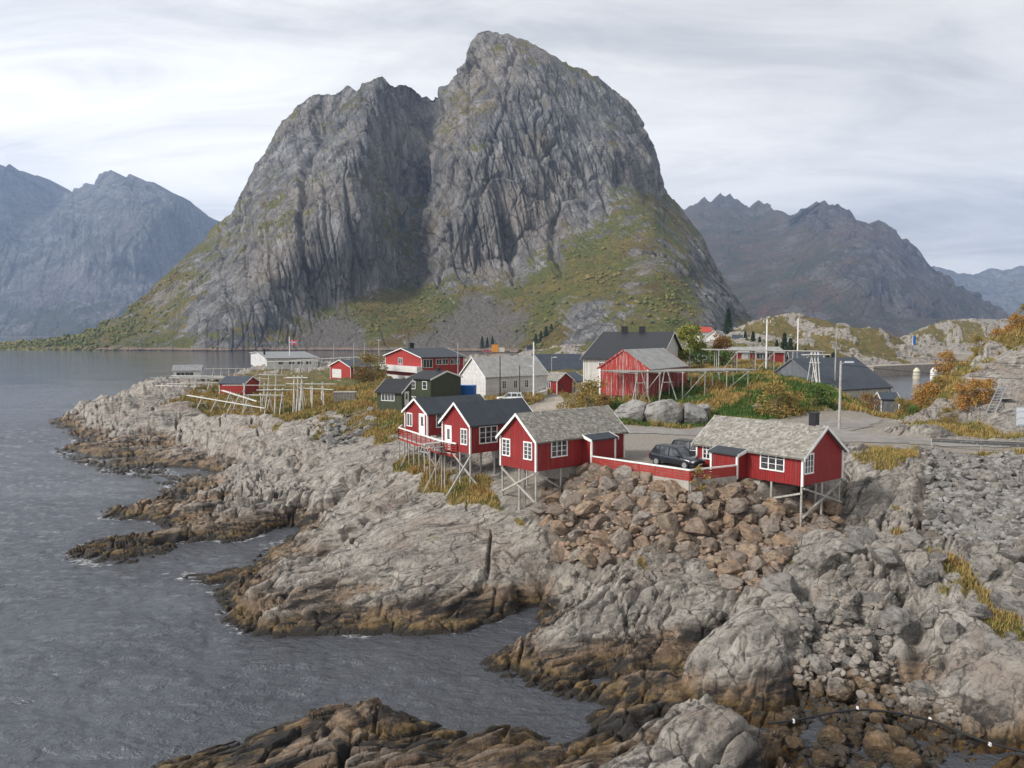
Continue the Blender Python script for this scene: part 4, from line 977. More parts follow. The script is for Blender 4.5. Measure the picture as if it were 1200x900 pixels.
def door(parent, side, c, w=.85, h=2.0, L=0, W_=0, glass=True, mat=None, z0=.03):
    m, g, hd = MB(), MB(), MB()
    def put(mm, a0, a1, b0, b1, d0, d1):
        if side == 'y0': mm.box((a0, -d1, b0), (a1, -d0, b1))
        elif side == 'x0': mm.box((-d1, a0, b0), (-d0, a1, b1))
        else: mm.box((L + d0, a0, b0), (L + d1, a1, b1))
    a0, a1 = c - w / 2, c + w / 2
    put(m, a0 - .1, a0, z0, z0 + h + .1, .003, .06); put(m, a1, a1 + .1, z0, z0 + h + .1, .003, .06); put(m, a0, a1, z0 + h, z0 + h + .1, .003, .06)
    put(m, a0, a1, z0, z0 + h, .003, .03)
    o = m.build('door', mat or WHITE, parent)
    if glass: put(g, a0 + .2, a1 - .2, z0 + h * .45, z0 + h * .9, .031, .036); g.build('pane', GLASS, o)
    put(hd, a0 + .06, a0 + .12, z0 + .95, z0 + 1.0, .031, .08); hd.build('handle', BLACK, o)
    return o
def house(name, fr, L, W_, H, rise, wall, roof, trim=WHITE, ov=.28, eav=.28, slate=False, corner=True, zlow=0.0, shed=False):
    """gabled house in its own frame; returns its Empty. Ridge along x."""
    root = empty(name, (*fr.o, fr.z), fr.rz())
    hw = W_ / 2
    prof = [(0, zlow), (W_, zlow), (W_, H), (hw, H + rise), (0, H)] if not shed else [(0, zlow), (W_, zlow), (W_, H + rise), (0, H)]
    MB().prism(prof, 0, 0, L).build('wall', wall, root)
    th = .11
    r = MB()
    if shed:
        sl = rise / W_; y0, y1 = -eav, W_ + .1
        f_ = lambda y: H + .012 + sl * y
        r.prism([(y0, f_(y0)), (y1, f_(y1)), (y1, f_(y1) + th), (y0, f_(y0) + th)], 0, -ov, L + ov)
    else:
        sl = rise / hw; lift = .012
        y0 = -eav; zt = lambda y: H + lift + sl * (y if y <= hw else W_ - y)
        r.prism([(y0, zt(y0)), (hw, zt(hw)), (W_ + eav, zt(W_ + eav)), (W_ + eav, zt(W_ + eav) + th), (hw, zt(hw) + th), (y0, zt(y0) + th)], 0, -ov, L + ov)
        if slate:
            R = random.Random(len(bpy.data.objects)); ca, sa = hw + eav, sl * (hw + eav); ln = math.hypot(ca, sa)
            nrow = int(ln / .17); 
            for sgn in (0, 1):
                for i in range(nrow):
                    d0 = ln * i / nrow; d1 = ln * (i + 1) / nrow + .05
                    x = -ov - R.random() * .2
                    while x < L + ov:
                        w_ = R.uniform(.13, .26); xa, xb = max(x, -ov + .02), min(x + w_ - .012, L + ov - .02); x += w_
                        if xb - xa < .05: continue
                        dd0 = max(-.05, d0 - R.uniform(0, .05)); k = R.uniform(.012, .03)
                        def pt(xx, d, e):
                            y = -eav + d / ln * ca; z = zt(y0) + th + d / ln * sa + e
                            return (xx, y if sgn == 0 else W_ - y, z)
                        top = min(d1, ln)
                        r.add([pt(xa, dd0, .0), pt(xb, dd0, .0), pt(xb, dd0, k + .02), pt(xa, dd0, k + .02), pt(xa + R.uniform(-.01, .01), top, .008), pt(xb, top, .008)],
                              [(0, 1, 2, 3), (3, 2, 5, 4), (0, 3, 4), (1, 5, 2)], 0, R.random())
    ro = r.build('roof', roof, root)
    # bargeboards and corner boards
    for xs in ((-ov - .03, -ov), (L + ov, L + ov + .03)):
        if shed:
            MB().prism([(y0 - .01, f_(y0) - .06), (y1, f_(y1) - .06), (y1, f_(y1) + th + .03), (y0 - .01, f_(y0) + th + .03)], 0, *xs).build('bargeboard', trim, root)
        else:
            for s_ in (0, 1):
                q = [(y0 - .02, zt(y0) - .09), (hw, zt(hw) - .09), (hw, zt(hw) + th + .03), (y0 - .02, zt(y0) + th + .03)]
                if s_: q = [(W_ - y, z) for y, z in q]
                MB().prism(q, 0, xs[0] + .002 * s_, xs[1] + .002 * s_).build('bargeboard', trim, root)
    if corner:
        s_ = .075
        for x, y in ((0, 0), (L, 0), (0, W_), (L, W_)):
            hh = H if not (shed and y) else H + rise
            MB().box((x - s_ if x == 0 else x - .06, y - s_ if y == 0 else y - .06, zlow - .02), (x + .06 if x == 0 else x + s_, y + .06 if y == 0 else y + s_, hh - .02)).build('corner_board', trim, root)
    return root
def chimney(root, x, y, z0, h, w=.45, mat=None, parent=None):
    m = MB(); m.box((x - w / 2, y - w / 2, z0), (x + w / 2, y + w / 2, z0 + h)); m.box((x - w / 2 - .04, y - w / 2 - .04, z0 + h), (x + w / 2 + .04, y + w / 2 + .04, z0 + h + .08))
    roof = [c for c in root.children if c.name.split('.')[0] == 'roof'][0]
    return m.build('chimney', mat or BLACK, roof)
def fit(near, Y, lv, far_px, gab_px, eave_py, ridge_py, kind='R', z=None):
    """measures a house off the photograph: corner pixel + distance, direction of its long wall -> frame, L, W, H, rise"""
    if z is None: x, z = aty(near[0], near[1], Y); x = float(x); z = float(z)
    else:
        x, Y = atz(near[0], near[1], z); x, Y = float(x), float(Y)
    lv = norm2(lv); gv = (-lv[1], lv[0]) if kind == 'R' else (lv[1], -lv[0])
    def solve(px, py, d):
        K, _ = pxK(px, py); return (K * Y - x) / (d[0] - K * d[1])
    L = solve(far_px, eave_py, lv); W_ = solve(gab_px, eave_py, gv)
    ez = float(aty(near[0], eave_py, Y)[1]); H = ez - z
    my = Y + gv[1] * W_ / 2; rise = float(aty(600, ridge_py, my)[1]) - ez
    if kind == 'R': fr = Frame((x, Y), lv, z)
    else: fr = Frame((x + lv[0] * L, Y + lv[1] * L), (-lv[0], -lv[1]), z)
    return fr, L, W_, H, rise
def post_to_ground(root, fr, name, u, v, ztop, r=.075, mat=None, sink=.35):
    gx, gy_ = fr.w(u, v); zb = hgt(gx, gy_) - fr.z - sink
    if zb > ztop - .1: return None
    return MB().bar((u, v, zb), (u, v, ztop), r, n=8).build(name, mat or TIMBER, root)
def brace(root, fr, a, b, r=.06):
    return MB().bar(a, b, r, n=4).build('brace', TIMBER, root)
# ------------------------------------------------------------------ the four cabins on stilts
def zg(fr, u, v): return hgt(*fr.w(u, v)) - fr.z
# front left cabin
fC, L, Wc, H, rise = fit((628, 553), None, (.76, .65), 731, 587, 516, 486, 'R', z=8.0)
c = house('red_cabin', fC, L, Wc, H, rise, RED, SLATE, slate=True, ov=.25, eav=.3)
tag(c, 'slate-roofed red cabin on crossed stilts left of the red fence, two windows in its gable', 'cabin')
zw = .87
for px in (619, 593.5): window(fC, c, 'x0', fC.v_px(px), zw, .78, 1.15, 2, 4)
window(fC, c, 'y0', fC.u_px(655.5), .95, 1.5, 1.1, 3, 3)
window(fC, c, 'y1', L * .3, .95, 1.0, 1.1, 2, 3, W_=Wc)
def porch(root, fr, u0, u1, d, H, mat=RED, extra_post=None):
    """boxed porch with a shed roof on the y0 side"""
    p = MB(); zt = H - .35
    p.prism([(-d, .0), (-.003, .0), (-.003, zt + .28), (-d, zt)], 0, u0, u1)
    po = p.build('porch', mat, root)
    r = MB(); r.prism([(-d - .2, zt - .03), (.0, zt + .30), (.0, zt + .42), (-d - .2, zt + .07)], 0, u0 - .18, u1 + .18); r.build('roof', ROOF_DK, po)
    for x in (u0 - .22, u1 + .184): MB().prism([(-d - .22, zt - .12), (-.02, zt + .20), (-.02, zt + .44), (-d - .22, zt + .09)], 0, x, x + .036).build('bargeboard', WHITE, po)
    for x in (u0, u1): MB().box((x - .07, -d - .07, -.02), (x + .07, -d + .06, zt - .04)).build('corner_board', WHITE, po)
    return po
uC0, uC1 = 4.8, 7.4
porch(c, fC, uC0, uC1, .95, H)
for (u, v) in ((.08, .08), (.08, Wc - .1), (.08, Wc * .48), (2.6, .1), (.5, Wc * .45), (2.6, Wc - .1)): post_to_ground(c, fC, 'post', u, v, 0.0)
g = [zg(fC, .05, .08), zg(fC, .05, Wc - .1)]
brace(c, fC, (-.03, Wc - .1, -.15), (-.03, .1, max(g[0] + .9, -2.6))); brace(c, fC, (-.07, .1, -.15), (-.07, Wc - .1, max(g[1] + .35, -2.0)))
brace(c, fC, (.1, .0, -.15), (2.5, .0, max(zg(fC, 2.6, .1) + .3, -1.5)))
MB().box((3.6, .3, -1.2), (L - .05, Wc - .3, -.012)).build('foundation', CONC, c)
# front right cabin
fD, L, Wd, H, rise = fit((940, 570), None, (-.62, .78), 817, 987, 535, 501, 'L', z=7.8)
LD = L
c = house('red_cabin', fD, L, Wd, H, rise, RED, SLATE, slate=True, ov=.3, eav=.3)
tag(c, 'slate-roofed red cabin with black chimney, right of the red fence by the rock outcrop', 'cabin')
window(fD, c, 'x1', fD.v_px(950, L), .85, .95, 1.2, 3, 3, L=L)
window(fD, c, 'y0', fD.u_px(907), .85, 1.75, 1.15, 3, 3)
window(fD, c, 'y0', fD.u_px(829.5), .95, .55, .95, 2, 3)
u0, u1 = fD.u_px(835, -1.1), fD.u_px(865.5, -1.1)
po = porch(c, fD, u0, u1, 1.1, H)
chimney(c, L - .8, Wd * .52, H + rise - .1, 1.0, .5)
for (u, v) in ((L - .1, .1), (L - .1, Wd - .12), (L - 2.4, .1), (L - .1, Wd * .52), (L - .5, Wd * .5), (L - 2.4, Wd - .2)): post_to_ground(c, fD, 'post', u, v, 0.0)
brace(c, fD, (L + .03, Wd - .2, -.2), (L + .03, .1, max(zg(fD, L - .1, .1) + .8, -2.2))); brace(c, fD, (L + .07, .1, -.15), (L + .07, Wd - .1, max(zg(fD, L - .1, Wd - .1) + .4, -1.7)))
brace(c, fD, (L - .1, 0, -.5), (L - 2.4, 0, max(zg(fD, L - 2.4, .1) + .3, -1.2)))
MB().box((.2, .25, -1.0), (L - 3.4, Wd - .3, -.012)).build('foundation', CONC, c)
# dark-roofed cabins with the terrace
fB, L, Wb, H, rise = fit((551, 532), None, (.76, .65), 618, 519, 497.5, 473, 'R', z=8.3)
c = house('red_cabin', fB, L + .8, Wb, H, rise, RED, ROOF_DK, ov=.25, eav=.28)
tag(c, 'dark-roofed red cabin between the terrace and the slate-roofed cabin, triple window in its side', 'cabin')
window(fB, c, 'x0', fB.v_px(543.8), .75, .72, 1.15, 2, 3); door(c, 'x0', fB.v_px(525.5), .75, 1.95)
window(fB, c, 'y0', fB.u_px(572), .8, 1.75, 1.25, 3, 3)
for (u, v) in ((.1, .1), (.1, 1.5), (2.6, .1), (4.6, .1), (2.6, 1.9), (.1, Wb - .1), (4.6, 1.9)): post_to_ground(c, fB, 'post', u, v, 0.0)
brace(c, fB, (.05, -.05, -.1), (-2.2, .2, max(zg(fB, -2.2, .2) + .1, -3.2))); brace(c, fB, (-.1, 2.2, -.2), (.2, -.6, max(zg(fB, .2, -.6) + .2, -2.6)))
MB().box((5.0, .3, -1.2), (L + .7, Wb - .3, -.012)).build('foundation', CONC, c)
fA, L, Wa, H, rise = fit((501, 511), None, (.76, .65), 574, 475, 484.5, 468, 'R', z=8.3)
c = house('red_cabin', fA, L, Wa, H, rise, RED, ROOF_DK, ov=.25, eav=.28)
tag(c, 'dark-roofed red cabin at the far end of the terrace, leftmost of the four cabins', 'cabin')
window(fA, c, 'x0', fA.v_px(480), .75, .8, 1.15, 2, 1); door(c, 'x0', fA.v_px(494.5), .8, 1.95)
window(fA, c, 'y0', fA.u_px(517.5), .8, 1.2, 1.2, 2, 3)
for (u, v) in ((.1, .1), (.1, Wa - .1), (2.6, .1), (2.6, Wa - .1)): post_to_ground(c, fA, 'post', u, v, 0.0)
MB().box((3.4, .3, -1.2), (L - .1, Wa - .3, -.012)).build('foundation', CONC, c)
# terrace
def terrace():
    z = 8.12
    P = [atz(517, 528.5, z), atz(467.5, 511.5, z)]
    a = (float(P[0][0]), float(P[0][1])); b = (float(P[1][0]), float(P[1][1]))
    root = empty('terrace', (*a, z)); tag(root, 'red railed timber terrace on thin posts in front of the two dark-roofed red cabins', 'terrace')
    loc = lambda p: (p[0] - a[0], p[1] - a[1])
    back_b = fA.w(-.06, Wa + .5); cA = fA.w(-.06, -.02); cB = fB.w(-.06, Wb + .05); fB0 = fB.w(-.06, Wb * .42)
    far = (b[0] + .8, b[1] + .9)
    poly = [loc(a), loc(fB0), loc(cB), loc(fB.w(1.5, Wb + .05)), loc(fA.w(1.5, -.1)), loc(cA), loc(back_b), loc(b)]
    MB().prism(poly, 2, -.10, 0).build('deck', DECK, root)
    MB().prism([(p[0] * .995 + .02, p[1] * .995 + .02) for p in poly], 2, -.32, -.103).build('joist_frame', RED_F, root)
    def rail(p, q, n):
        p, q = Vector((*p, 0)), Vector((*q, 0))
        for k, zz_ in enumerate((.22, .42, .62)): MB().bar(p + Vector((0, 0, zz_)), q + Vector((0, 0, zz_)), .035, n=4).build('rail', RED_F, root)
        MB().bar(p + Vector((0, 0, .86)), q + Vector((0, 0, .86)), .055, n=4).build('handrail', WHITE, root)
        for i in range(n + 1):
            c_ = p.lerp(q, i / n); MB().bar(c_ + Vector((0, 0, -.25)), c_ + Vector((0, 0, .82)), .045, n=4).build('baluster', RED_F, root)
    rail(loc(a), loc(b), 9); rail(loc(a), loc(fB.w(-.15, Wb * .45)), 3); rail(loc(b), loc(back_b), 4)
    n = 8
    for i in range(n + 1):
        t = i / n; px_ = a[0] + (b[0] - a[0]) * t; py_ = a[1] + (b[1] - a[1]) * t
        for off in (0.05, 1.7):
            gx, gy_ = px_ + off * .76, py_ + off * .65
            zb = hgt(gx, gy_) - .3 - z
            if zb < -.5: MB().bar((gx - a[0], gy_ - a[1], zb), (gx - a[0], gy_ - a[1], -.33), .06, n=8).build('post', TIMBER, root)
    for t, dx in ((0.0, -1.8), (.35, 1.2), (.7, -1.0), (.98, -1.4)):
        px_ = (b[0] - a[0]) * t; py_ = (b[1] - a[1]) * t
        gx, gy_ = px_ + dx, py_ - .2; zb = hgt(gx + a[0], gy_ + a[1]) - z
        MB().bar((px_, py_, -.4), (gx, gy_, zb), .05, n=4).build('brace', TIMBER, root)
    # table and bench standing on it
    t = empty('garden_table', (cB[0] - .9, cB[1] - .55, z), math.radians(40)); tag(t, 'pale timber table with two benches on the red terrace', 'table')
    m = MB(); m.box((-.8, -.38, .70), (.8, .38, .75)); m.build('tabletop', TIMBER, t)
    for s_ in (-1, 1):
        MB().box((-.8, s_ * .62 - .13, .42), (.8, s_ * .62 + .13, .46)).build('bench', TIMBER, t)
        MB().box((s_ * .6 - .04, -.7, 0), (s_ * .6 + .04, .7, .06)).bar((s_ * .6, -.6, 0), (s_ * .6, -.25, .70), .04).bar((s_ * .6, .6, 0), (s_ * .6, .25, .70), .04).bar((s_ * .6, -.62, .40), (s_ * .6, .62, .40), .035).build('leg', TIMBER, t)
terrace()
# red fence on its concrete footing
def fence():
    z = 7.75
    A = fC.w(uC0 + .02, -1.05); B = [float(k) for k in atz(808, 568.5, z)]; Cc = fD.w(u1 - .02, -1.2)
    root = empty('red_fence', (*A, z)); tag(root, 'low red board fence with white top rail joining the two slate-roofed cabins', 'fence')
    loc = lambda p: Vector((p[0] - A[0], p[1] - A[1], 0))
    for p, q, n in ((loc(A), loc(B), 6), (loc(B), loc(Cc), 3)):
        d = (q - p).normalized(); nn = Vector((-d.y, d.x, 0))
        MB().add([p - nn * .1 + Vector((0, 0, -1.0)), q - nn * .1 + Vector((0, 0, -1.0)), q + nn * .1 + Vector((0, 0, -1.0)), p + nn * .1 + Vector((0, 0, -1.0)),
                  p - nn * .1 + Vector((0, 0, .28)), q - nn * .1 + Vector((0, 0, .28)), q + nn * .1 + Vector((0, 0, .28)), p + nn * .1 + Vector((0, 0, .28))],
                 [(0, 3, 2, 1), (4, 5, 6, 7), (0, 1, 5, 4), (1, 2, 6, 5), (2, 3, 7, 6), (3, 0, 4, 7)]).build('footing', CONC, root)
        for k in range(4):
            zz_ = .37 + k * .165
            m = MB()
            a_, b_ = p - nn * .05, q - nn * .05
            m.add([a_ + Vector((0, 0, zz_ - .07)), b_ + Vector((0, 0, zz_ - .07)), b_ + Vector((0, 0, zz_ + .07)), a_ + Vector((0, 0, zz_ + .07)),
                   a_ + nn * .03 + Vector((0, 0, zz_ - .07)), b_ + nn * .03 + Vector((0, 0, zz_ - .07)), b_ + nn * .03 + Vector((0, 0, zz_ + .07)), a_ + nn * .03 + Vector((0, 0, zz_ + .07))],
                  [(0, 1, 2, 3), (7, 6, 5, 4), (0, 4, 5, 1), (3, 2, 6, 7), (0, 3, 7, 4), (1, 5, 6, 2)]); m.build('board', RED_F, root)
        MB().bar(p + Vector((0, 0, 1.03)), q + Vector((0, 0, 1.03)), .05, n=4).build('top_rail', WHITE, root)
        for i in range(n + 1):
            c_ = p.lerp(q, i / n) + nn * .03; MB().bar(c_ + Vector((0, 0, .2)), c_ + Vector((0, 0, .975)), .045, n=4).build('post', RED_F, root)
fence()

# ------------------------------------------------------------------ cars
def car_mat(name, c):
    m = NT(name, .28, .5); m.b.inputs['Coat Weight'].default_value = .5; n = m.noise(m.tc.outputs['Object'], 2.0, 4, .6)
    m.col(m.mix(m.mr(n, .35, .7), c, tuple(k * 1.35 + .004 for k in c))); return m.m
TYRE = paint('tyre_rubber', (.02, .02, .02), .8); LAMPG = paint('lamp_lens', (.5, .52, .55), .15); TAIL = paint('tail_lens', (.35, .02, .02), .2)
def make_car(name, paintm, loc, rz, wagon=False, scale=1.0, detail=True):
    root = empty(name, loc, rz); Lc, Wd_, = 4.5, 1.84; root.scale = (scale,) * 3
    lo, hi, rf = (.32, .92, 1.62) if not wagon else (.28, .86, 1.46)
    # body: stations along x, each a rounded half section
    st = [(-2.25, .50, .80, .72), (-2.18, .42, .92, .84), (-1.9, lo, hi + .05, .90), (-.9, lo, hi + .05, .92), (.4, lo, hi + .03, .92), (1.25, lo, hi, .91), (1.85, lo + .02, hi - .10, .87), (2.16, .40, .72, .78), (2.25, .46, .64, .66)]
    V, Fc = [], []
    for x, z0, z1, hw in st:
        sec = [(-hw * .9, z0), (-hw, z0 + .12), (-hw, z1 - .16), (-hw * .93, z1 - .03), (-hw * .6, z1), (hw * .6, z1), (hw * .93, z1 - .03), (hw, z1 - .16), (hw, z0 + .12), (hw * .9, z0)]
        V += [(x, y, z) for y, z in sec]
    n = 10
    for i in range(len(st) - 1):
        for j in range(n): Fc.append((i * n + j, i * n + (j + 1) % n, (i + 1) * n + (j + 1) % n, (i + 1) * n + j))
    Fc += [tuple(range(n)), tuple(range((len(st) - 1) * n, len(st) * n))]
    MB().add(V, Fc).build('body', paintm, root, smooth=True)
    xr, xf = (-2.05, 1.15)
    gz0, gz1 = hi - .02, rf
    rear_top = -1.75 if wagon else -1.65
    gl = [(xr, -.80, gz0), (xf, -.80, gz0), (xf, .80, gz0), (xr, .80, gz0), (rear_top, -.62, gz1 - .04), (.30, -.62, gz1 - .04), (.30, .62, gz1 - .04), (rear_top, .62, gz1 - .04)]
    MB().add(gl, [(0, 3, 2, 1), (4, 5, 6, 7), (0, 1, 5, 4), (1, 2, 6, 5), (2, 3, 7, 6), (3, 0, 4, 7)]).build('window', GLASS, root)
    r = MB(); r.add([(rear_top - .08, -.64, gz1 - .05), (.34, -.64, gz1 - .05), (.34, .64, gz1 - .05), (rear_top - .08, .64, gz1 - .05), (rear_top, -.56, gz1 + .02), (.2, -.56, gz1 + .02), (.2, .56, gz1 + .02), (rear_top, .56, gz1 + .02)],
                    [(0, 3, 2, 1), (4, 5, 6, 7), (0, 1, 5, 4), (1, 2, 6, 5), (2, 3, 7, 6), (3, 0, 4, 7)])
    for s_ in (-1, 1):
        for a_, b_ in (((xf, .81, gz0), (.32, .63, gz1 - .04)), ((xr, .81, gz0), (rear_top, .63, gz1 - .04)), ((-.25, .815, gz0), (-.3, .635, gz1 - .04)), ((-1.25, .815, gz0), (-1.2, .635, gz1 - .04))):
            r.bar((a_[0], s_ * a_[1], a_[2]), (b_[0], s_ * b_[1], b_[2]), .045, n=4)
    r.build('roof', paintm, root)
    for x in (-1.38, 1.40):
        for s_ in (-1, 1):
            w = MB(); w.bar((x, s_ * .72, .34), (x, s_ * .935, .34), .34, n=18); wo = w.build('wheel', TYRE, root)
            MB().bar((x, s_ * .937, .34), (x, s_ * .945, .34), .22, n=14).build('rim', STEEL, wo)
    if detail:
        for s_ in (-1, 1):
            MB().box((2.02, s_ * .66 - .16, .60), (2.20, s_ * .66 + .14, .73)).build('headlight', LAMPG, root)
            MB().box((-2.26, s_ * .68 - .12, .72), (-2.15, s_ * .68 + .12, .92)).build('taillight', TAIL, root)
            MB().box((.72, s_ * .98 - .08, .92), (.88, s_ * .98 + .08, 1.05)).build('mirror', paintm, root)
        MB().box((2.17, -.42, .46), (2.275, .42, .62)).build('grille', BLACK, root)
        MB().box((2.262, -.26, .36), (2.285, .26, .455)).build('number_plate', WHITE, root)
    return root
NAVY = car_mat('dark_blue_car_paint', (.012, .015, .022)); BLACKC = car_mat('black_car_paint', (.008, .009, .011)); SILVER = car_mat('white_car_paint', (.55, .56, .57)); REDC = car_mat('red_car_paint', (.35, .02, .02)); TANC = car_mat('tan_car_paint', (.42, .30, .22))
x_, y_ = atz(793, 547, 8.05); make_car('parked_car', NAVY, (float(x_), float(y_), hgt(x_, y_) - .02), math.radians(-48), scale=.92)
tag(S.objects['parked_car'], 'dark blue hatchback parked behind the red fence, nearer of the two dark cars', 'car', 'cars parked by the cabins')
x_, y_ = atz(806, 538, 8.05); o = make_car('parked_car', BLACKC, (float(x_) + .9, float(y_) + 1.2, hgt(float(x_) + .9, float(y_) + 1.2) - .02), math.radians(-40), wagon=True, scale=.94)
tag(o, 'black estate car half hidden between the dark blue hatchback and the slate-roofed cabin', 'car', 'cars parked by the cabins')
x_, z_ = aty(598, 468, 128); o = make_car('parked_car', SILVER, (float(x_), 128, hgt(float(x_), 128)), math.radians(172), wagon=True)
tag(o, 'white car parked in front of the long white boathouse', 'car', 'cars parked in the village')
# ------------------------------------------------------------------ the village behind
VIL = 'houses of the fishing village'
def win_row(c, fr, side, pxs, z0, w, h, nx, ny, L=0, W_=0, u=0):
    for px in pxs:
        cc = fr.u_px(px) if side == 'y0' else fr.v_px(px, L if side == 'x1' else 0)
        window(fr, c, side, cc, z0, w, h, nx, ny, L=L, W_=W_)
# white boathouse
f, L, Wh, H, rise = fit((569, 466), 140, (.8, .6), 641, 540, 441, 419, 'R')
c = house('boathouse', f, L, Wh, H, rise, WHITE_H, ROOF_LT, ov=.3, eav=.35, zlow=-1.0)
tag(c, 'long white boathouse with a pale grey roof and three windows above the parked white car', 'boathouse')
win_row(c, f, 'y0', (590.8, 604, 617), 1.5, .75, 1.3, 2, 3)
c = empty('access_ramp', (*f.w(f.u_px(612), -.1), f.z), f.rz()); tag(c, 'white boarded ramp rising along the side of the white boathouse', 'ramp')
MB().prism([(0, -.4), (4.6, -.4), (4.6, .9), (0, -.1)], 1, -1.5, 0).build('ramp', WHITE_H, c); MB().bar((0, -1.45, .75), (4.6, -1.45, 1.75), .04).build('handrail', WHITE, c)
for i in range(5): MB().bar((.1 + 1.1 * i, -1.45, -.1), (.1 + 1.1 * i, -1.45, .75 + .24 * i), .035).build('baluster', WHITE, c)
# green house with annex
f, L, Wh, H, rise = fit((504.7, 474), 118, (-.86, .5), 478.5, 540, 444.7, 435.3, 'L')
c = house('green_house', f, L, Wh, H, rise, GREEN, ROOF_BLK, ov=.2, eav=.3, zlow=-1.2, corner=False); tag(c, 'dark green house with black roof standing left of the white boathouse', 'house')
win_row(c, f, 'y0', (484.3, 497.7), H - 1.45, .7, 1.05, 1, 2); window(f, c, 'y0', f.u_px(484), .1, .9, .9, 2, 2)
chimney(c, L - 1.5, Wh * .5, H + rise - .1, .6, .5)
f, L, Wh, H, rise = fit((471, 476), 113, (-.9, .43), 442, 482, 459.3, 443.5, 'L')
c = house('green_annex', f, L, Wh, H, 1.5, GREEN, ROOF_BLK, ov=.25, eav=.4, zlow=-1.0, shed=True, corner=False); tag(c, 'low dark green annex with one wide white window, left of the taller green house', 'annex')
window(f, c, 'y0', f.u_px(454.5), .75, 2.1, 1.1, 4, 1); door(c, 'x1', 1.2, .9, 1.9, L=L)
# blue container
x_, z_ = aty(534.5, 463, 127); c = empty('container', (float(x_), 127, hgt(float(x_), 127)), math.radians(-8)); tag(c, 'blue steel container standing between the green house and the white boathouse', 'container')
h_ = float(aty(540, 452.5, 127)[1]) - c.location.z
m = MB(); m.box((0, 0, 0), (2.9, 2.2, h_)); m.build('body', BLUE, c)
for i in range(9): MB().box((.12 + .32 * i, -.04, .12), (.26 + .32 * i, -.002, h_ - .12)).build('rib', BLUE, c)
MB().box((-.04, -.06, h_), (2.94, 2.24, h_ + .09)).build('lid', BLUE, c)
# two storey red house
f, L, Wh, H, rise = fit((494.3, 447), 200, (.82, .57), 543, 452, 418.7, 408.3, 'R')
c = house('red_house', f, L, Wh, H, rise, RED_H, ROOF_DK, ov=.6, eav=.7, zlow=-.5); tag(c, 'two storey red house with black roof and a white balcony across its gable', 'house')
win_row(c, f, 'x0', (469.5,), H - 2.0, 2.4, 1.5, 2, 1); win_row(c, f, 'y0', (501.5,), H - 2.6, 2.6, 2.0, 3, 1); win_row(c, f, 'y0', (514.5, 522, 531, 535.5), H - 1.9, 1.5, 1.3, 2, 1)
MB().box((-1.6, -.4, H - 3.9), (-.03, Wh + .6, H - 2.4)).build('balcony', WHITE_H, c); MB().box((-.06, -.02, -.5), (-.004, Wh, H - 5.0)).build('ground_floor_cladding', WHITE_H, c)
chimney(c, 3.0, Wh * .55, H + rise - .3, 1.7, 1.1)
# red garage
f, L, Wh, H, rise = fit((411, 444), 225, (.75, .66), 436, 387, 430, 422, 'R')
c = house('red_garage', f, L, Wh, H, rise, RED_H, ROOF_BL, ov=.4, eav=.5, zlow=-.6); tag(c, 'small red garage with a white roll door in its gable and dark roof', 'garage')
MB().box((-.05, Wh * .45, 0), (-.004, Wh * .9, H * .75)).build('garage_door', WHITE_H, c); window(f, c, 'y0', L * .72, .8, 1.6, 1.6, 1, 1)
# long white house by the fjord
f, L, Wh, H, rise = fit((313, 433.5), 330, (.93, .37), 372, 294, 420, 412.5, 'R')
c = house('white_house', f, L, Wh, H, rise, WHITE_H, ROOF_GR, ov=.8, eav=1.0, zlow=-1.5); tag(c, 'long low white house with light grey roof at the edge of the fjord', 'house')
win_row(c, f, 'y0', (330, 342, 352, 362), H - 2.6, 2.2, 1.4, 2, 1); win_row(c, f, 'x0', (300, 306), H - 2.4, 1.2, 1.8, 1, 1); chimney(c, L * .05, Wh * .25, H + .2, 3.2, .8)
# pier house
f, L, Wh, H, rise = fit((204, 441.5), 262, (.96, .28), 234.7, 188, 436, 430.6, 'R')
Wh, H, rise = 5.5, 2.2, 1.5
c = house('white_house', f, L, Wh, H, rise, WHITE_H, ROOF_GR, ov=.5, eav=.6, zlow=-.4); tag(c, 'small white pier house with grey-green roof standing on posts over the water', 'house')
win_row(c, f, 'y0', (212, 222), .4, 2.6, 1.0, 2, 1)
MB().box((-5, -4, -.75), (L + 8, Wh + 1, -.41)).build('pier_deck', DECK, c)
for i in range(9):
    for v in (-3.6, Wh * .6):
        u = -4.6 + (L + 12) * i / 8; gz_ = min(0, hgt(*f.w(u, v))) - f.z - .4
        MB().bar((u, v, gz_), (u, v, -.76), .16, n=6).build('post', TIMBER, c)
# red shed among the racks
f, L, Wh, H, rise = fit((286.7, 464), 172, (-.98, .2), 257, 303.5, 449.5, 441.5, 'L')
c = house('red_shed', f, L, Wh, H, max(rise, .9), RED_H, ROOF_BL, ov=.3, eav=.3, zlow=-1.0); tag(c, 'red shed with dark roof and white corner boards among the drying racks on the headland', 'shed')
for k in range(6): MB().box((L + .004, .4 + .75 * k, .1), (L + .05, .85 + .75 * k, H - .1)).build('open_slat', RED_F, c)
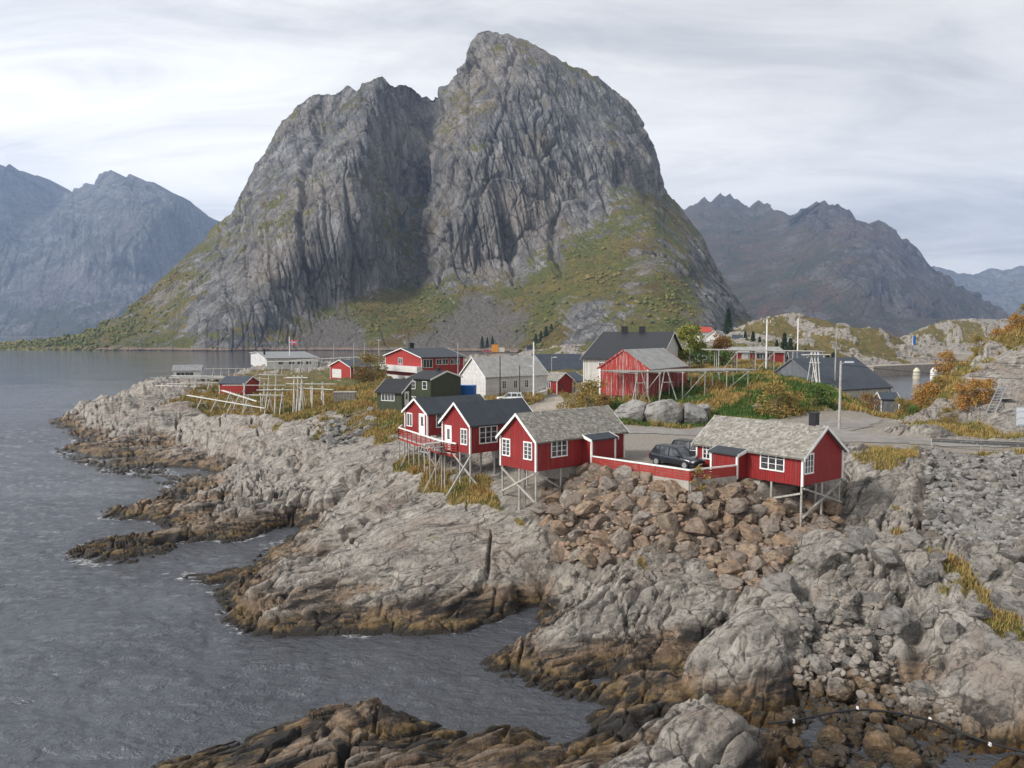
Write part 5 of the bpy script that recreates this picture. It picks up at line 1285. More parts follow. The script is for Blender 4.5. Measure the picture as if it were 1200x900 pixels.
# small red boathouse, dark store, lean-to
f, L, Wh, H, rise = fit((652.7, 461), 165, (-.6, .8), 638, 671.3, 446, 437, 'L')
c = house('red_boathouse', f, L, Wh, H, rise, RED, SLATE, ov=.3, eav=.3, zlow=-.6, slate=True); tag(c, 'small red boathouse with slate roof just right of the white boathouse', 'boathouse'); window(f, c, 'y0', L * .35, 1.0, 1.1, 1.2, 2, 1); door(c, 'x1', Wh * .3, .9, 2.0, L=L, mat=RED)
f, L, Wh, H, rise = fit((628, 451), 212, (.985, .17), 686, 622, 432.5, 415.5, 'R')
c = house('fish_store', f, L, 11, H, rise, WHITE_H, ROOF_BL, ov=.3, eav=.4, zlow=-1.5); tag(c, 'long fish store with dark blue grey roof behind the white boathouse', 'store'); win_row(c, f, 'y0', (670, 678), .8, 1.6, 1.5, 2, 2)
f, L, Wh, H, rise = fit((675, 459), 168, (.8, .6), 689, 671, 447, 437, 'R')
c = house('lean_to', f, L, 4, H, 1.6, WHITE_V, ROOF_BL, zlow=-.8, shed=True); tag(c, 'small lean-to shed with dark roof between red boathouse and big white house', 'shed')
# big white house
f, L, Wh, H, rise = fit((772, 452), 134, (-.95, .3), 684, 799, 421, 389.5, 'L')
c = house('white_house', f, L, Wh, H, rise, WHITE_V, ROOF_BLK, ov=.5, eav=.5, zlow=-1.0); tag(c, 'big white house with steep black roof and two black chimneys behind the red barn', 'house')
win_row(c, f, 'y0', (705.5,), H - 2.2, 1.1, 1.5, 3, 3); window(f, c, 'x1', Wh * .45, H + .5, .5, 1.6, 1, 2, L=L); window(f, c, 'x1', Wh * .75, H - 2.4, 1.0, 1.5, 2, 3, L=L)
for px in (731.5, 752): chimney(c, f.u_px(px, Wh / 2), Wh * .5, H + rise - .4, 1.5, 1.1)
# weathered barn
f, L, Wh, H, rise = fit((760, 465.5), 104, (.55, .83), 805, 702, 432.5, 410.5, 'R')
c = house('red_barn', f, L, Wh, H, rise, RED_OLD, ROOF_LT, ov=.12, eav=.25, trim=RED_OLD, corner=False); tag(c, 'weathered red barn of vertical planks with a pale grey roof, raised on short posts', 'barn')
for v in (.15, Wh - .15): MB().box((-.06, v - .12, 0), (-.003, v + .12, H - .1)).build('corner_board', WHITE, c)
for u in (.2, L * .5, L - .2):
    for v in (.2, Wh * .35, Wh * .7, Wh - .2): post_to_ground(c, f, 'post', u, v, 0, .11)
# dark harbour building and its annex
x_, z_ = aty(1043, 453, 120); ex = norm2((.86, .5)); Ld = 14; zb_ = 2.0
f = Frame((float(x_) - ex[0] * Ld, 120 - ex[1] * Ld), ex, zb_); H = float(z_) - zb_
c = house('harbour_building', f, Ld, 13, H, 4.2, WHITE_H, ROOF_BL, ov=.3, eav=.3, trim=GREYW); MB().prism([(.1, H - 4), (12.9, H - 4), (12.9, H - .15), (6.5, H + 4.0), (.1, H - .15)], 0, -.06, -.004).build('cladding', GREYW, c); tag(c, 'white harbour building with a large dark grey roof beside the inlet', 'building'); window(f, c, 'y0', Ld - 1.0, H - 2.0, .9, 1.3, 2, 2); window(f, c, 'x1', 3, H - 2.0, .9, 1.3, 2, 2, L=Ld)
f, L, Wh, H, rise = fit((1053, 487), 104, (-.98, .2), 1033, 1058, 468, 463, 'L')
c = house('grey_annex', f, L, 3.4, H, .7, GREYW, ROOF_BL, ov=.15, eav=.2, zlow=-1.5); tag(c, 'small slate grey shed below the harbour building, beside the orange bushes', 'shed')
# far houses to the right
f, L, Wh, H, rise = fit((846, 403), 370, (.45, .9), 852, 828, 394, 387.5, 'R')
c = house('white_house', f, max(L, 8), Wh, H, rise, WHITE_H, ROOF_GR, ov=.5, eav=.5, zlow=-4); tag(c, 'white gabled house on the slope beyond the trees, below the mountain foot', 'house'); win_row(c, f, 'x0', (833, 840), .6, 1.4, 1.4, 2, 2); chimney(c, 2, Wh / 2, H + rise, 1.5, .8)
f, L, Wh, H, rise = fit((870, 408), 390, (-.97, .2), 858.7, 873, 399.5, 392.5, 'L')
c = house('blue_roofed_house', f, L, 7, H, rise, WHITE_H, ROOF_BL, ov=.4, eav=.4, zlow=-4); tag(c, 'house with slate blue roof, white above and red below, beyond the drying racks', 'house'); MB().box((-.05, -.06, -4), (L + .05, -.003, H * .45)).build('cladding', RED_H, c); win_row(c, f, 'y0', (862, 867), H * .55, 1.3, 1.3, 2, 1)
f, L, Wh, H, rise = fit((824, 425), 190, (.5, .87), 832, 806.5, 421, 415.5, 'R')
c = house('cream_house', f, max(L, 6), Wh, H, rise, CREAM, ROOF_LT, ov=.4, eav=.4, zlow=-2); tag(c, 'small cream house whose gable shows above dark shrubs by the birch', 'house'); window(f, c, 'x0', Wh * .5, .3, 1.0, 1.0, 2, 2)
f, L, Wh, H, rise = fit((857, 424), 235, (.995, .1), 919, 853, 413, 407, 'R')
c = house('red_store', f, L, 9, H, rise, RED_H, ROOF_LT, ov=.3, eav=.4, zlow=-2); tag(c, 'long red store with light roof behind the second drying rack', 'store'); win_row(c, f, 'y0', (873, 890, 897), .8, 2.2, 1.6, 2, 1); MB().box((L * .2, -.05, .1), (L * .32, -.004, 2.4)).build('door', WHITE_H, c)
f, L, Wh, H, rise = fit((963, 430), 165, (-.97, .25), 927, 968, 421.5, 413.5, 'L')
c = house('red_house', f, L, 7, H, rise, RED_H, ROOF_BL, ov=.4, eav=.5, zlow=-2); tag(c, 'red house with dark blue roof at the right end of the drying racks', 'house'); win_row(c, f, 'y0', (935, 943, 956), .4, 1.2, 1.1, 2, 1)
x_, z_ = aty(820, 394, 400); f = Frame((float(x_), 400), (.97, .2), float(z_) - 1)
c = house('red_roofed_house', f, 7, 6, 3.2, 2.4, WHITE_H, paint('red_tiles', (.45, .07, .05), .7), zlow=-4); tag(c, 'small white house with a red roof peeping out behind the birch', 'house')
# on the shore road under the mountain
def far_thing(px, py, Y): x, z = aty(px, py, Y); return (float(x), Y, float(z))
c = empty('shed', far_thing(580, 411.2, 745)); tag(c, 'bright orange shed on the shore road under the scree', 'shed'); MB().box((-3.2, 0, -1), (3.2, 4, 6.2)).build('wall', ORANGE, c); MB().box((-3.4, -.2, 6.21), (3.4, 4.2, 6.5)).build('roof', ROOF_DK, c); MB().box((3.25, .5, -1), (9, 4, 3.0)).build('annex', CREAM, c)
for px, py, mt, lab in ((571, 413.5, REDC, 'red van parked on the far shore road below the orange shed'), (602, 413, TANC, 'pale tan car parked on the far shore road right of the orange shed')):
    p = far_thing(px, py, 735); o = make_car('parked_car', mt, p, math.radians(5), scale=1.9 if mt is REDC else 1.5, detail=False); tag(o, lab, 'car', 'cars on the far shore road')
x_, y_, z_ = far_thing(617, 411.5, 742); f = Frame((x_, y_), (.98, .15), z_); c = house('cottage', f, 6, 5, 3, 2.4, GREYW, ROOF_BLK, zlow=-2); tag(c, 'tiny dark cottage on the far shore road beside the dark conifers', 'cottage')

# ------------------------------------------------------------------ hut, wall caps
x_, z_ = aty(391, 472, 137); c = empty('slatted_hut', (float(x_), 137, hgt(float(x_), 137) - .1), math.radians(6)); tag(c, 'grey slatted timber box standing on the grass above the pale stones', 'hut')
MB().box((-.0, 0, -.6), (3.7, 2.0, 2.35)).build('wall', paint('silver_slats', (.30, .275, .25), .9, .2, (.2, .18, .16), ('h', .12)), c); MB().box((-.12, -.12, 2.351), (3.82, 2.12, 2.46)).build('roof', TIMBER, c)
for i in range(14): MB().box((.05 + .26 * i, -.05, -.5), (.16 + .26 * i, -.002, 2.3)).build('slat', TIMBER, c)

# ------------------------------------------------------------------ drying racks
RK = 'wooden fish drying racks'
def beam_rack(label, p0, p1, h, npoles=3, frames=3, spread=1.3, sag=.0):
    """bundle of long poles on A-frames: p0, p1 are plan points, h heights above ground at both ends"""
    a = Vector((p0[0], p0[1], p0[2])); b = Vector((p1[0], p1[1], p1[2]))
    root = empty('drying_rack', a); tag(root, label, 'drying rack', RK)
    d = (b - a); dn = Vector((d.x, d.y, 0)).normalized(); nn = Vector((-dn.y, dn.x, 0))
    for k in range(npoles):
        o = nn * (k - (npoles - 1) / 2) * .22 + Vector((0, 0, rnd.uniform(-.04, .08)))
        ext = dn * rnd.uniform(.3, 1.4)
        MB().bar(o - ext, d + o + dn * rnd.uniform(.3, 1.4), .085, .06, n=6).build('pole', POLEW, root)
    for i in range(frames):
        t = (i + .5) / frames if frames > 1 else .5
        c_ = d * (t * .86 + .07)
        for s_ in (-1, 1):
            e = c_ + nn * s_ * spread + dn * rnd.uniform(-.5, .5); g = hgt(a.x + e.x, a.y + e.y) - a.z - .15
            tp = c_ - nn * s_ * .22 + Vector((0, 0, .35))
            MB().bar((e.x, e.y, g), tp, .085, .065, n=6).build('leg', POLEW, root)
        MB().bar(c_ + nn * spread * .62 + Vector((0, 0, -1.1)), c_ - nn * spread * .62 + Vector((0, 0, -1.1)), .06, n=6).build('cross_bar', POLEW, root)
    return root
def rk(label, a, b, Ya, Yb, **kw):
    xa, za = aty(a[0], a[1], Ya); xb, zb = aty(b[0], b[1], Yb)
    return beam_rack(label, (float(xa), Ya, float(za)), (float(xb), Yb, float(zb)), 0, **kw)
rk('long sloping pole rack on A-frames nearest the sea on the headland', (223, 463.5), (306, 478), 147, 133, npoles=3, frames=4, spread=1.5)
rk('pole rack along the headland crest left of the red shed', (201, 450), (257, 448.5), 182, 182, npoles=3, frames=3)
rk('short pole rack standing directly in front of the red shed', (269, 451.5), (326, 451.5), 150, 150, npoles=2, frames=2)
rk('low pole rack right of the red shed with a slack lower beam', (297, 463), (325, 463), 138, 138, npoles=2, frames=2)
rk('pole rack on crossed legs between the red shed and the tall trestle', (307, 457.5), (338, 457), 134, 134, npoles=3, frames=3, spread=1.7)
rk('tall trestle of steep crossed poles in the middle of the headland', (341, 442.5), (357, 442.5), 131, 131, npoles=2, frames=3, spread=1.9)
rk('pole rack running from the tall trestle towards the slatted hut', (345, 449.8), (387, 450), 136, 136, npoles=2, frames=3, spread=1.1)
rk('short high pole rack in the grass behind the tall trestle', (309, 439.2), (329, 439.5), 180, 180, npoles=2, frames=2, spread=1.5)
rk('long white topped pole rack in front of the long white house', (345, 422.5), (433, 417.5), 300, 285, npoles=4, frames=7, spread=2.0)
rk('second long pole rack below the long white house', (313, 424), (372, 423), 270, 270, npoles=3, frames=5, spread=1.8)
rk('pier rack of bleached poles between the white pier house and the red shed', (205, 440.5), (256, 441), 240, 240, npoles=4, frames=6, spread=1.4)
rk('pole rack at the water edge left of the white pier house', (181, 443), (203, 443), 250, 250, npoles=3, frames=4, spread=1.3)
rk('flat pole rack over the water beside the white pier house', (243, 432.5), (284, 432), 300, 300, npoles=4, frames=4, spread=1.5)
rk('pole rack crossing the grass between the red shed and the slatted hut', (355, 455), (386, 457), 141, 141, npoles=2, frames=2, spread=1.2)
rk('low pole rack on the rocks below the red shed, left of the crossed legs', (262, 458), (298, 470), 150, 136, npoles=2, frames=3, spread=1.3)
rk('pole rack on the skyline just behind the red shed roof', (268, 442), (312, 444), 195, 195, npoles=3, frames=4, spread=1.4)
rk('leftmost short pole rack above the seaward rocks of the headland', (186, 452), (226, 453), 195, 188, npoles=3, frames=3, spread=1.4)
def table_rack(label, a, b, Ya, Yb, depth, nposts, npoles=34, aframe=()):
    """flat rack: many thin poles laid side by side on posts"""
    xa, za = aty(a[0], a[1], Ya); xb, zb = aty(b[0], b[1], Yb)
    A = Vector((float(xa), Ya, float(za))); B = Vector((float(xb), Yb, float(zb))); d = B - A; L = d.length
    root = empty('drying_rack', A); tag(root, label, 'drying rack', RK)
    dn = d.normalized(); nn = Vector((-dn.y, dn.x, 0)).normalized()
    for k in range(npoles):
        v = depth * (k + .5) / npoles; e0, e1 = rnd.uniform(-1.5, .8), rnd.uniform(-.8, 1.5)
        MB().bar(dn * e0 + nn * v + Vector((0, 0, rnd.uniform(0, .10))), d + dn * e1 + nn * v + Vector((0, 0, rnd.uniform(0, .10))), .06, .045, n=6).build('pole', TIMBER, root)
    for i in range(nposts):
        c_ = d * ((i + .3) / (nposts - .4))
        MB().bar(c_ - nn * .3 + Vector((0, 0, -.1)), c_ + nn * (depth + .3) + Vector((0, 0, -.1)), .09, n=6).build('cross_beam', TIMBER, root)
        for v in (0, depth * .5, depth):
            e = c_ + nn * v; g = hgt(A.x + e.x, A.y + e.y) - A.z - .2
            MB().bar((e.x, e.y, g), (e.x, e.y, e.z - .12), .085, n=6).build('post', TIMBER, root)
        if i < nposts - 1 and i % 2 == 0:
            e = c_; e2 = d * ((i + 1.3) / (nposts - .4)); g = hgt(A.x + e.x, A.y + e.y) - A.z
            MB().bar((e.x, e.y, g + .3), (e2.x, e2.y, e2.z - .2), .055, n=6).build('brace', TIMBER, root)
    for t in aframe:
        c_ = d * t
        for s_ in (-1, 1):
            e = c_ + dn * s_ * 1.5 - nn * .5; g = hgt(A.x + e.x, A.y + e.y) - A.z - .2
            MB().bar((e.x, e.y, g), c_ + dn * s_ * .25 + Vector((0, 0, .05)), .09, .07, n=6).build('leg', TIMBER, root)
        MB().bar(c_ + dn * -.8 - nn * .3 + Vector((0, 0, -1.3)), c_ + dn * .8 - nn * .3 + Vector((0, 0, -1.3)), .07, n=6).build('cross_bar', TIMBER, root)
    return root
table_rack('wide flat pole rack on posts over the green hill beside the red barn', (737, 437), (884, 434), 100, 108, 6.0, 6, aframe=(.08, .28))
table_rack('wide flat pole rack on the hill crest further back, below the two white masts', (836, 410.5), (958, 412.5), 124, 122, 5.0, 6)
rk('heavy timber trestle at the right end of the hill crest rack', (948, 416), (962, 416), 114, 114, npoles=3, frames=3, spread=1.2)

# ------------------------------------------------------------------ poles, lamps, flag
def pole(name, label, cat, px, py_top, py_base, Y, r, mat, ground=True, lamp=0, insul=False, group=None):
    x, zt_ = aty(px, py_top, Y); x = float(x); zt_ = float(zt_)
    zb = hgt(x, Y) if ground else float(aty(px, py_base, Y)[1])
    zb = min(zb, zt_ - 2) - .3
    root = empty(name, (x, Y, zb)); tag(root, label, cat, group)
    h = zt_ - zb
    MB().bar((0, 0, 0), (0, 0, h), r, r * .72, n=10).build('post', mat, root, smooth=False)
    if lamp:
        MB().bar((0, 0, h - .35), (lamp, 0, h - .1), .045, n=6).build('arm', STEEL, root)
        MB().box((lamp - .1, -.16, h - .2), (lamp + .75, .16, h - .02)).build('lamp_head', LAMPG, root)
    if insul:
        MB().box((-.7, -.06, h - .6), (.7, .06, h - .45)).build('cross_arm', TIMBER, root)
        for k in (-.55, 0, .55): MB().bar((k, 0, h - .45), (k, 0, h - .2), .05, n=6).build('insulator', WHITE, root)
    return root
PG = 'poles of the village'
pole('street_lamp', 'grey wooden lamp post with a bent lamp at the road right of the slate-roofed cabin', 'street lamp', 985.5, 423, 515, 83, .15, TIMBER, lamp=.55)
pole('street_lamp', 'dark lamp post with a long arm behind the dark-roofed cabins', 'street lamp', 609, 428, 470, 131, .09, BLACK, lamp=1.6)
pole('street_lamp', 'small grey street lamp in front of the small red boathouse', 'street lamp', 646.5, 418, 450, 172, .09, STEEL, lamp=.4)
pole('flagpole', 'tall white flagpole at the corner of the white boathouse', 'flagpole', 625.5, 401, 467, 139, .16, WHITE)
pole('utility_pole', 'dark bare pole in front of the left half of the white boathouse', 'pole', 586, 417, 468, 134, .11, BLACK, group=PG)
pole('utility_pole', 'slim pale pole at the right end of the two storey red house', 'pole', 536.5, 402, 430, 196, .13, STEEL, group=PG)
pole('mast', 'tall white mast on the hill crest, left of the pair', 'mast', 899, 374, 430, 131, .15, WHITE, insul=True)
pole('mast', 'tall white mast on the hill crest, right of the pair', 'mast', 935.5, 373.5, 428, 127, .12, WHITE)
pole('utility_pole', 'pale pole standing in front of the harbour building roof', 'pole', 979.5, 408, 432, 116, .13, TIMBER, group=PG)
pole('utility_pole', 'thin pole on the yellow knoll right of the conifers', 'pole', 980.5, 383, 402, 262, .16, TIMBER, group=PG)
pole('utility_pole', 'grey pole behind the orange tree left of the red house', 'pole', 444, 397, 420, 235, .18, TIMBER, insul=True, group=PG)
pole('utility_pole', 'slim pole in front of the red garage', 'pole', 414.5, 402, 443, 222, .13, STEEL, group=PG)
for px, Y in ((391, 330), (427, 320)): pole('utility_pole', 'thin pole on the far waterfront left of the red garage' if px < 400 else 'thin pole on the far waterfront right of the red garage', 'pole', px, 402, 425, Y, .16, TIMBER, group=PG)
fl = pole('flagpole', 'white flagpole with a small red flag behind the long white house', 'flagpole', 339, 394.5, 420, 345, .2, WHITE)
fo = bpy.data.objects.new('flag', None); bpy.data.objects.remove(fo)
h_ = [c for c in fl.children][0].dimensions.z
m = MB(); 
for i in range(6): m.box((.2 + .5 * i, .12 * math.sin(i), h_ - 3.6), (.71 + .5 * i, .12 * math.sin(i) + .05, h_ - 1.4))
mf = paint('flag_red', (.5, .03, .04), .8)
flag = m.build('flag', mf); flag.location = fl.location; tag(flag, 'small red flag with a white and blue cross flying from the flagpole', 'flag')
m = MB(); m.box((1.0, -.14, h_ - 3.6), (1.45, .2, h_ - 1.4)); m.box((.2, -.15, h_ - 2.75), (3.2, .21, h_ - 2.25)); m.build('cross', WHITE, flag); m = MB(); m.box((1.12, -.16, h_ - 3.6), (1.33, .22, h_ - 1.4)); m.box((.2, -.17, h_ - 2.6), (3.2, .23, h_ - 2.4)); m.build('inner_cross', BLUE, flag)

# ------------------------------------------------------------------ road furniture on the right
def guardrail():
    pts = [P3(1092, 524, 8.0), P3(1150, 527.5, 8.0), P3(1215, 530, 8.0), P3(1330, 534, 8.0)]
    a = pts[0]; root = empty('guardrail', a); tag(root, 'dark steel guardrail along the road edge above the grey riprap', 'guardrail')
    q = [Vector((p[0] - a[0], p[1] - a[1], 0)) for p in pts]
    for p, n in zip(q[:-1], q[1:]):
        m = MB(); d = (n - p).normalized(); nn = Vector((-d.y, d.x, 0)) * .04
        prof = [(-.16, 0), (-.1, .04), (-.03, 0), (.03, 0), (.1, .04), (.16, 0)]
        vs = [p + Vector((0, 0, .62 + z)) + nn * (y / .04 * 1.2) for z, y in prof] + [n + Vector((0, 0, .62 + z)) + nn * (y / .04 * 1.2) for z, y in prof]
        m.add(vs, [(i, i + 1, 7 + i, 6 + i) for i in range(5)])
        o = m.build('rail', STEEL_D, root); md = o.modifiers.new('s', 'SOLIDIFY'); md.thickness = .02
        k = max(1, int((n - p).length / 3.5))
        for i in range(k + 1):
            c_ = p.lerp(n, i / k) + nn * 2
            MB().box((c_.x - .06, c_.y - .05, -.5), (c_.x + .06, c_.y + .05, .78)).build('post', TIMBER, root)
STEEL_D = paint('dark_steel_rail', (.10, .10, .10), .5, .3, (.3, .29, .28))
guardrail()
def ladder():
    b = P3(1147, 503, Y=86.0); t = P3(1170, 453, Y=89.5)
    root = empty('ladder', b); tag(root, 'steep grey ladder with a small railed landing up the big rock by the road', 'ladder')
    q = Vector((t[0] - b[0], t[1] - b[1], t[2] - b[2])); s_ = Vector((.92, -.1, 0))
    for o in (Vector((0, 0, 0)), s_): MB().bar(o, q + o, .05, n=4).build('stringer', STEEL, root)
    for i in range(15):
        c_ = q * ((i + .5) / 15); MB().bar(c_, c_ + s_, .045, n=4).build('rung', STEEL, root)
    e = q + s_; land = q * .72
    MB().box((land.x + .9, land.y - .3, land.z - .05), (land.x + 2.4, land.y + .9, land.z + .02)).build('landing', TIMBER, root)
    for dx in (1.0, 2.2): MB().bar((land.x + dx, land.y, land.z), (land.x + dx, land.y, land.z + 1.1), .035).build('post', STEEL, root)
    MB().bar((land.x + .4, land.y, land.z + 1.05), (land.x + 2.2, land.y, land.z + 1.05), .035).build('handrail', STEEL, root)
ladder()
def info_sign():
    x, y, z = P3(1195, 507, Y=82.5); z = hgt(x, y)
    root = empty('information_sign', (x, y, z), math.radians(8)); tag(root, 'white information board on one post beside the road at the right', 'sign')
    zt_ = float(aty(1195, 477, 82.5)[1]) - z; zb = float(aty(1195, 498.5, 82.5)[1]) - z
    MB().bar((-.1, 0, -.3), (-.1, 0, zt_ - .1), .05, n=8).build('post', STEEL, root)
    m = NT('sign_face', .35); p = m.tc.outputs['Object']
    w = m.math('SINE', m.math('MULTIPLY', m.math('ADD', m.sep(p)[2], m.math('MULTIPLY', m.math('POWER', m.math('ABSOLUTE', m.sep(p)[0]), 2.), .8)), 9))
    m.col(m.mix(m.mr(w, .75, .95, 0, .6), (.72, .75, .79), (.30, .42, .62)))
    o = MB().box((-.62, -.1, zb), (1.1, -.055, zt_)).build('board', m.m, root)
    fm = MB()
    for a_, b_ in (((-.67, -.12, zt_), (1.15, -.04, zt_ + .05)), ((-.67, -.12, zb - .05), (1.15, -.04, zb)), ((-.67, -.12, zb), (-.623, -.04, zt_)), ((1.103, -.12, zb), (1.15, -.04, zt_))): fm.box(a_, b_)
    fm.build('frame', STEEL, o)
info_sign()
# causeway, quay and floats in the inlet
def strip(name, pts, w, z, mat, thick=1.5):
    m = MB()
    for (a, b) in zip(pts[:-1], pts[1:]):
        a, b = Vector((*a, 0)), Vector((*b, 0)); d = (b - a).normalized(); n = Vector((-d.y, d.x, 0)) * w / 2
        m.add([a - n + Vector((0, 0, z - thick)), b - n + Vector((0, 0, z - thick)), b + n + Vector((0, 0, z - thick)), a + n + Vector((0, 0, z - thick)), a - n + Vector((0, 0, z)), b - n + Vector((0, 0, z)), b + n + Vector((0, 0, z)), a + n + Vector((0, 0, z))],
              [(0, 3, 2, 1), (4, 5, 6, 7), (0, 1, 5, 4), (1, 2, 6, 5), (2, 3, 7, 6), (3, 0, 4, 7)])
    o = m.build(name, mat); return o
pz = 4.3
o = strip('quay_road', [tuple(float(k) for k in atz(px, py, pz)) for px, py in ((1012, 429), (1060, 427), (1110, 425.5), (1150, 424))], 9, pz, M_lot, 6); tag(o, kind='structure')
o = strip('causeway', [tuple(float(k) for k in atz(px, py, 5)) for px, py in ((1060, 407), (1080, 409.5), (1105, 412), (1132, 415))], 10, 5, M_lot, 6); tag(o, kind='structure')
for px, lab in ((1071, 'pale bulky float moored against the stone quay, left of the two'), (1091, 'pale bulky float moored against the stone quay, right of the two')):
    x, y = atz(px, 443.5, 0); c = empty('float', (float(x), float(y) - 2, 0)); tag(c, lab, 'float', 'floats by the quay')
    m = MB(); m.bar((0, 0, -.8), (0, 0, 3.2), 1.4, 1.3, n=14).bar((0, 0, 3.2), (0, 0, 4.4), 1.3, .5, n=14); m.build('body', CREAM if px == 1071 else WHITE, c, smooth=False)
    MB().bar((0, 0, 1.2), (0, 0, 1.5), 1.46, n=14).build('band', TIMBER, c)
x, y, z = far_thing(1069.5, 405.5, 420); c = empty('banner', (x, y, z)); tag(c, 'blue banner on a thin mast by the causeway water', 'banner')
MB().bar((0, 0, -2), (0, 0, 6), .12, n=8).build('mast', WHITE, c); m = MB(); m.box((.1, -.05, 1.2), (1.6, .05, 5.2)); m.box((.5, -.06, .4), (1.2, .06, 1.2)); m.build('cloth', BLUE, c)
x, y, z = far_thing(1108, 376.3, 2350); c = empty('bridge', (x, y, z)); tag(c, 'long low dark bridge far off beneath the right mountain', 'bridge')
MB().box((0, -4, -1.5), (112, 4, 1.5)).build('deck', BLACK, c)
for i in range(5): MB().box((8 + 23 * i, -2, -14), (12 + 23 * i, 2, -1.51)).build('pier', CONC, c)
# black hose across the cove
def hose():
    pts = []
    for px, py, z in ((900, 848, 1.0), (930, 845, 1.05), (965, 837, 1.2), (1005, 830, 1.45), (1050, 835, 1.35), (1090, 843, 1.2), (1125, 858, 1.0), (1160, 872, .85), (1210, 884, .8), (1260, 892, .8)):
        x, y, z = P3(px, py, z); pts.append(Vector((x, y, max(hgt(x, y) + .08, z))))
    cu = bpy.data.curves.new('water_hose', 'CURVE'); cu.dimensions = '3D'; cu.bevel_depth = .05; cu.bevel_resolution = 3
    sp = cu.splines.new('NURBS'); sp.points.add(len(pts) - 1)
    for p, q in zip(sp.points, pts): p.co = (*q, 1)
    sp.order_u = 4; sp.use_endpoint_u = True
    tmp = bpy.data.objects.new('water_hose', cu); COL.objects.link(tmp); dg = bpy.context.evaluated_depsgraph_get()
    me = bpy.data.meshes.new_from_object(tmp.evaluated_get(dg)); bpy.data.objects.remove(tmp)
    o = link('water_hose', me, BLACK); me.materials.clear(); me.materials.append(BLACK); tag(o, 'black hose with pale clamps lying across the boulders of the cove', 'hose')
    for p in (pts[1], pts[3], pts[5], pts[7]):
        MB().box((p.x - .035, p.y - .07, p.z - .07), (p.x + .035, p.y + .07, p.z + .07)).build('clamp', WHITE, o)
hose()

def wire(label, a, b, sag):
    pa, pb = Vector(P3(a[0], a[1], Y=a[2])), Vector(P3(b[0], b[1], Y=b[2])); m = MB(); n = 24; q = [pa.lerp(pb, i / n) - Vector((0, 0, sag * 4 * (i / n) * (1 - i / n))) for i in range(n + 1)]
    for u, v in zip(q[:-1], q[1:]): m.bar(u, v, .022, n=5)
    o = m.build('power_cable', BLACK); tag(o, label, 'cable')
wire('upper black cable crossing in front of the rock knoll at the right', (979.5, 410, 116), (1290, 428, 84), .5)
wire('lower black cable crossing in front of the rock knoll at the right', (985.5, 427, 83), (1290, 446, 80), .4)
# ------------------------------------------------------------------ stones
def ico(sub):
    bm = bmesh.new(); bmesh.ops.create_icosphere(bm, subdivisions=sub, radius=1)
    v = np.array([tuple(a.co) for a in bm.verts]); f = [tuple(a.index for a in p.verts) for p in bm.faces]; bm.free(); return v, f
ICO = {k: ico(k) for k in (1, 2, 3, 4)}
def cut_stone(seed, sub=4, planes=13, lo=.50, hi=.84, rough=.05, scale=(1, .8, .62)):
    """a ball of stone with random flat faces knocked off it"""
    R = np.random.default_rng(seed); v = ICO[sub][0].copy()
    for _ in range(planes):
        n = R.normal(size=3); n /= np.linalg.norm(n); d = R.uniform(lo, hi)
        t = v @ n - d; v -= np.maximum(0, t)[:, None] * n
    v += (rough * fbm3(v[:, 0] * 2.5 + seed, v[:, 1] * 2.5, v[:, 2] * 2.5, 3, seed))[:, None] * ICO[sub][0]
    v *= np.array(scale) * R.uniform(.85, 1.15, 3)
    return v / np.abs(v[:, :2]).max()
def stone_mesh(name, v, sub, mat, smooth=False):
    me = bpy.data.meshes.new(name); me.from_pydata([tuple(a) for a in v], [], ICO[sub][1]); me.materials.append(mat)
    me.polygons.foreach_set('use_smooth', np.full(len(me.polygons), smooth)); me.update(); return me
def stone_mat(name, cols, dark, tide=False):
    m = NT(name, .9, .2); r = m.objrand(); p = m.tc.outputs['Object']
    c = m.ramp(r, [(i / (len(cols) - 1), k) for i, k in enumerate(cols)])
    n = m.noise(p, 2.2, 7, .7); c = m.mix(m.mr(n, .46, .62, 0, .85), c, dark)
    n2 = m.noise(p, 1.0, 4, .6); c = m.mix(m.mr(n2, .5, .75, 0, .45), c, (.34, .32, .29))
    if tide:
        z = m.sep(m.geo.outputs['Position'])[2]; t = m.math('ADD', z, m.math('MULTIPLY', n, .9))
        c = m.mix(m.mr(t, 2.1, 1.2), c, m.mix(m.mr(n, .4, .65), (.26, .165, .085), (.08, .055, .035)))
        c = m.mix(m.mr(t, 1.25, .75), c, m.mix(m.mr(n, .4, .62), (.03, .027, .024), (.10, .07, .035)))
    st = m.noise(m.mapping(p, (.6, 1.2, 4)), 1.6, 7, .7, .8); c = m.mix(m.mr(st, .54, .62, 0, .7), c, tuple(k * .7 for k in dark)); c = m.mix(m.mr(st, .44, .34, 0, .5), c, (.42, .40, .36))
    m.col(c); m.bump(m.math('ADD', m.noise(p, 3.5, 8, .75), st), .9, .22); return m.m
M_brown = stone_mat('brown_stone', [(.36, .25, .16), (.29, .205, .14), (.40, .315, .22), (.21, .175, .145), (.37, .265, .175), (.32, .295, .26), (.27, .22, .175), (.36, .34, .31)], (.12, .08, .06))
M_grey = stone_mat('grey_stone', [(.25, .235, .212), (.31, .29, .26), (.20, .188, .172), (.34, .315, .28), (.27, .245, .215)], (.075, .07, .065), True)
M_pale = stone_mat('pale_stone', [(.27, .262, .25), (.22, .214, .205), (.32, .31, .29), (.19, .185, .18)], (.10, .095, .09))
ANG = {m.name: [stone_mesh('boulder', cut_stone(100 + k, 4, 12), 4, m) for k in range(12)] for m in (M_brown, M_grey)}
ANG3 = {m.name: [stone_mesh('boulder', cut_stone(200 + k, 3, 11), 3, m) for k in range(10)] for m in (M_brown, M_grey, M_pale)}
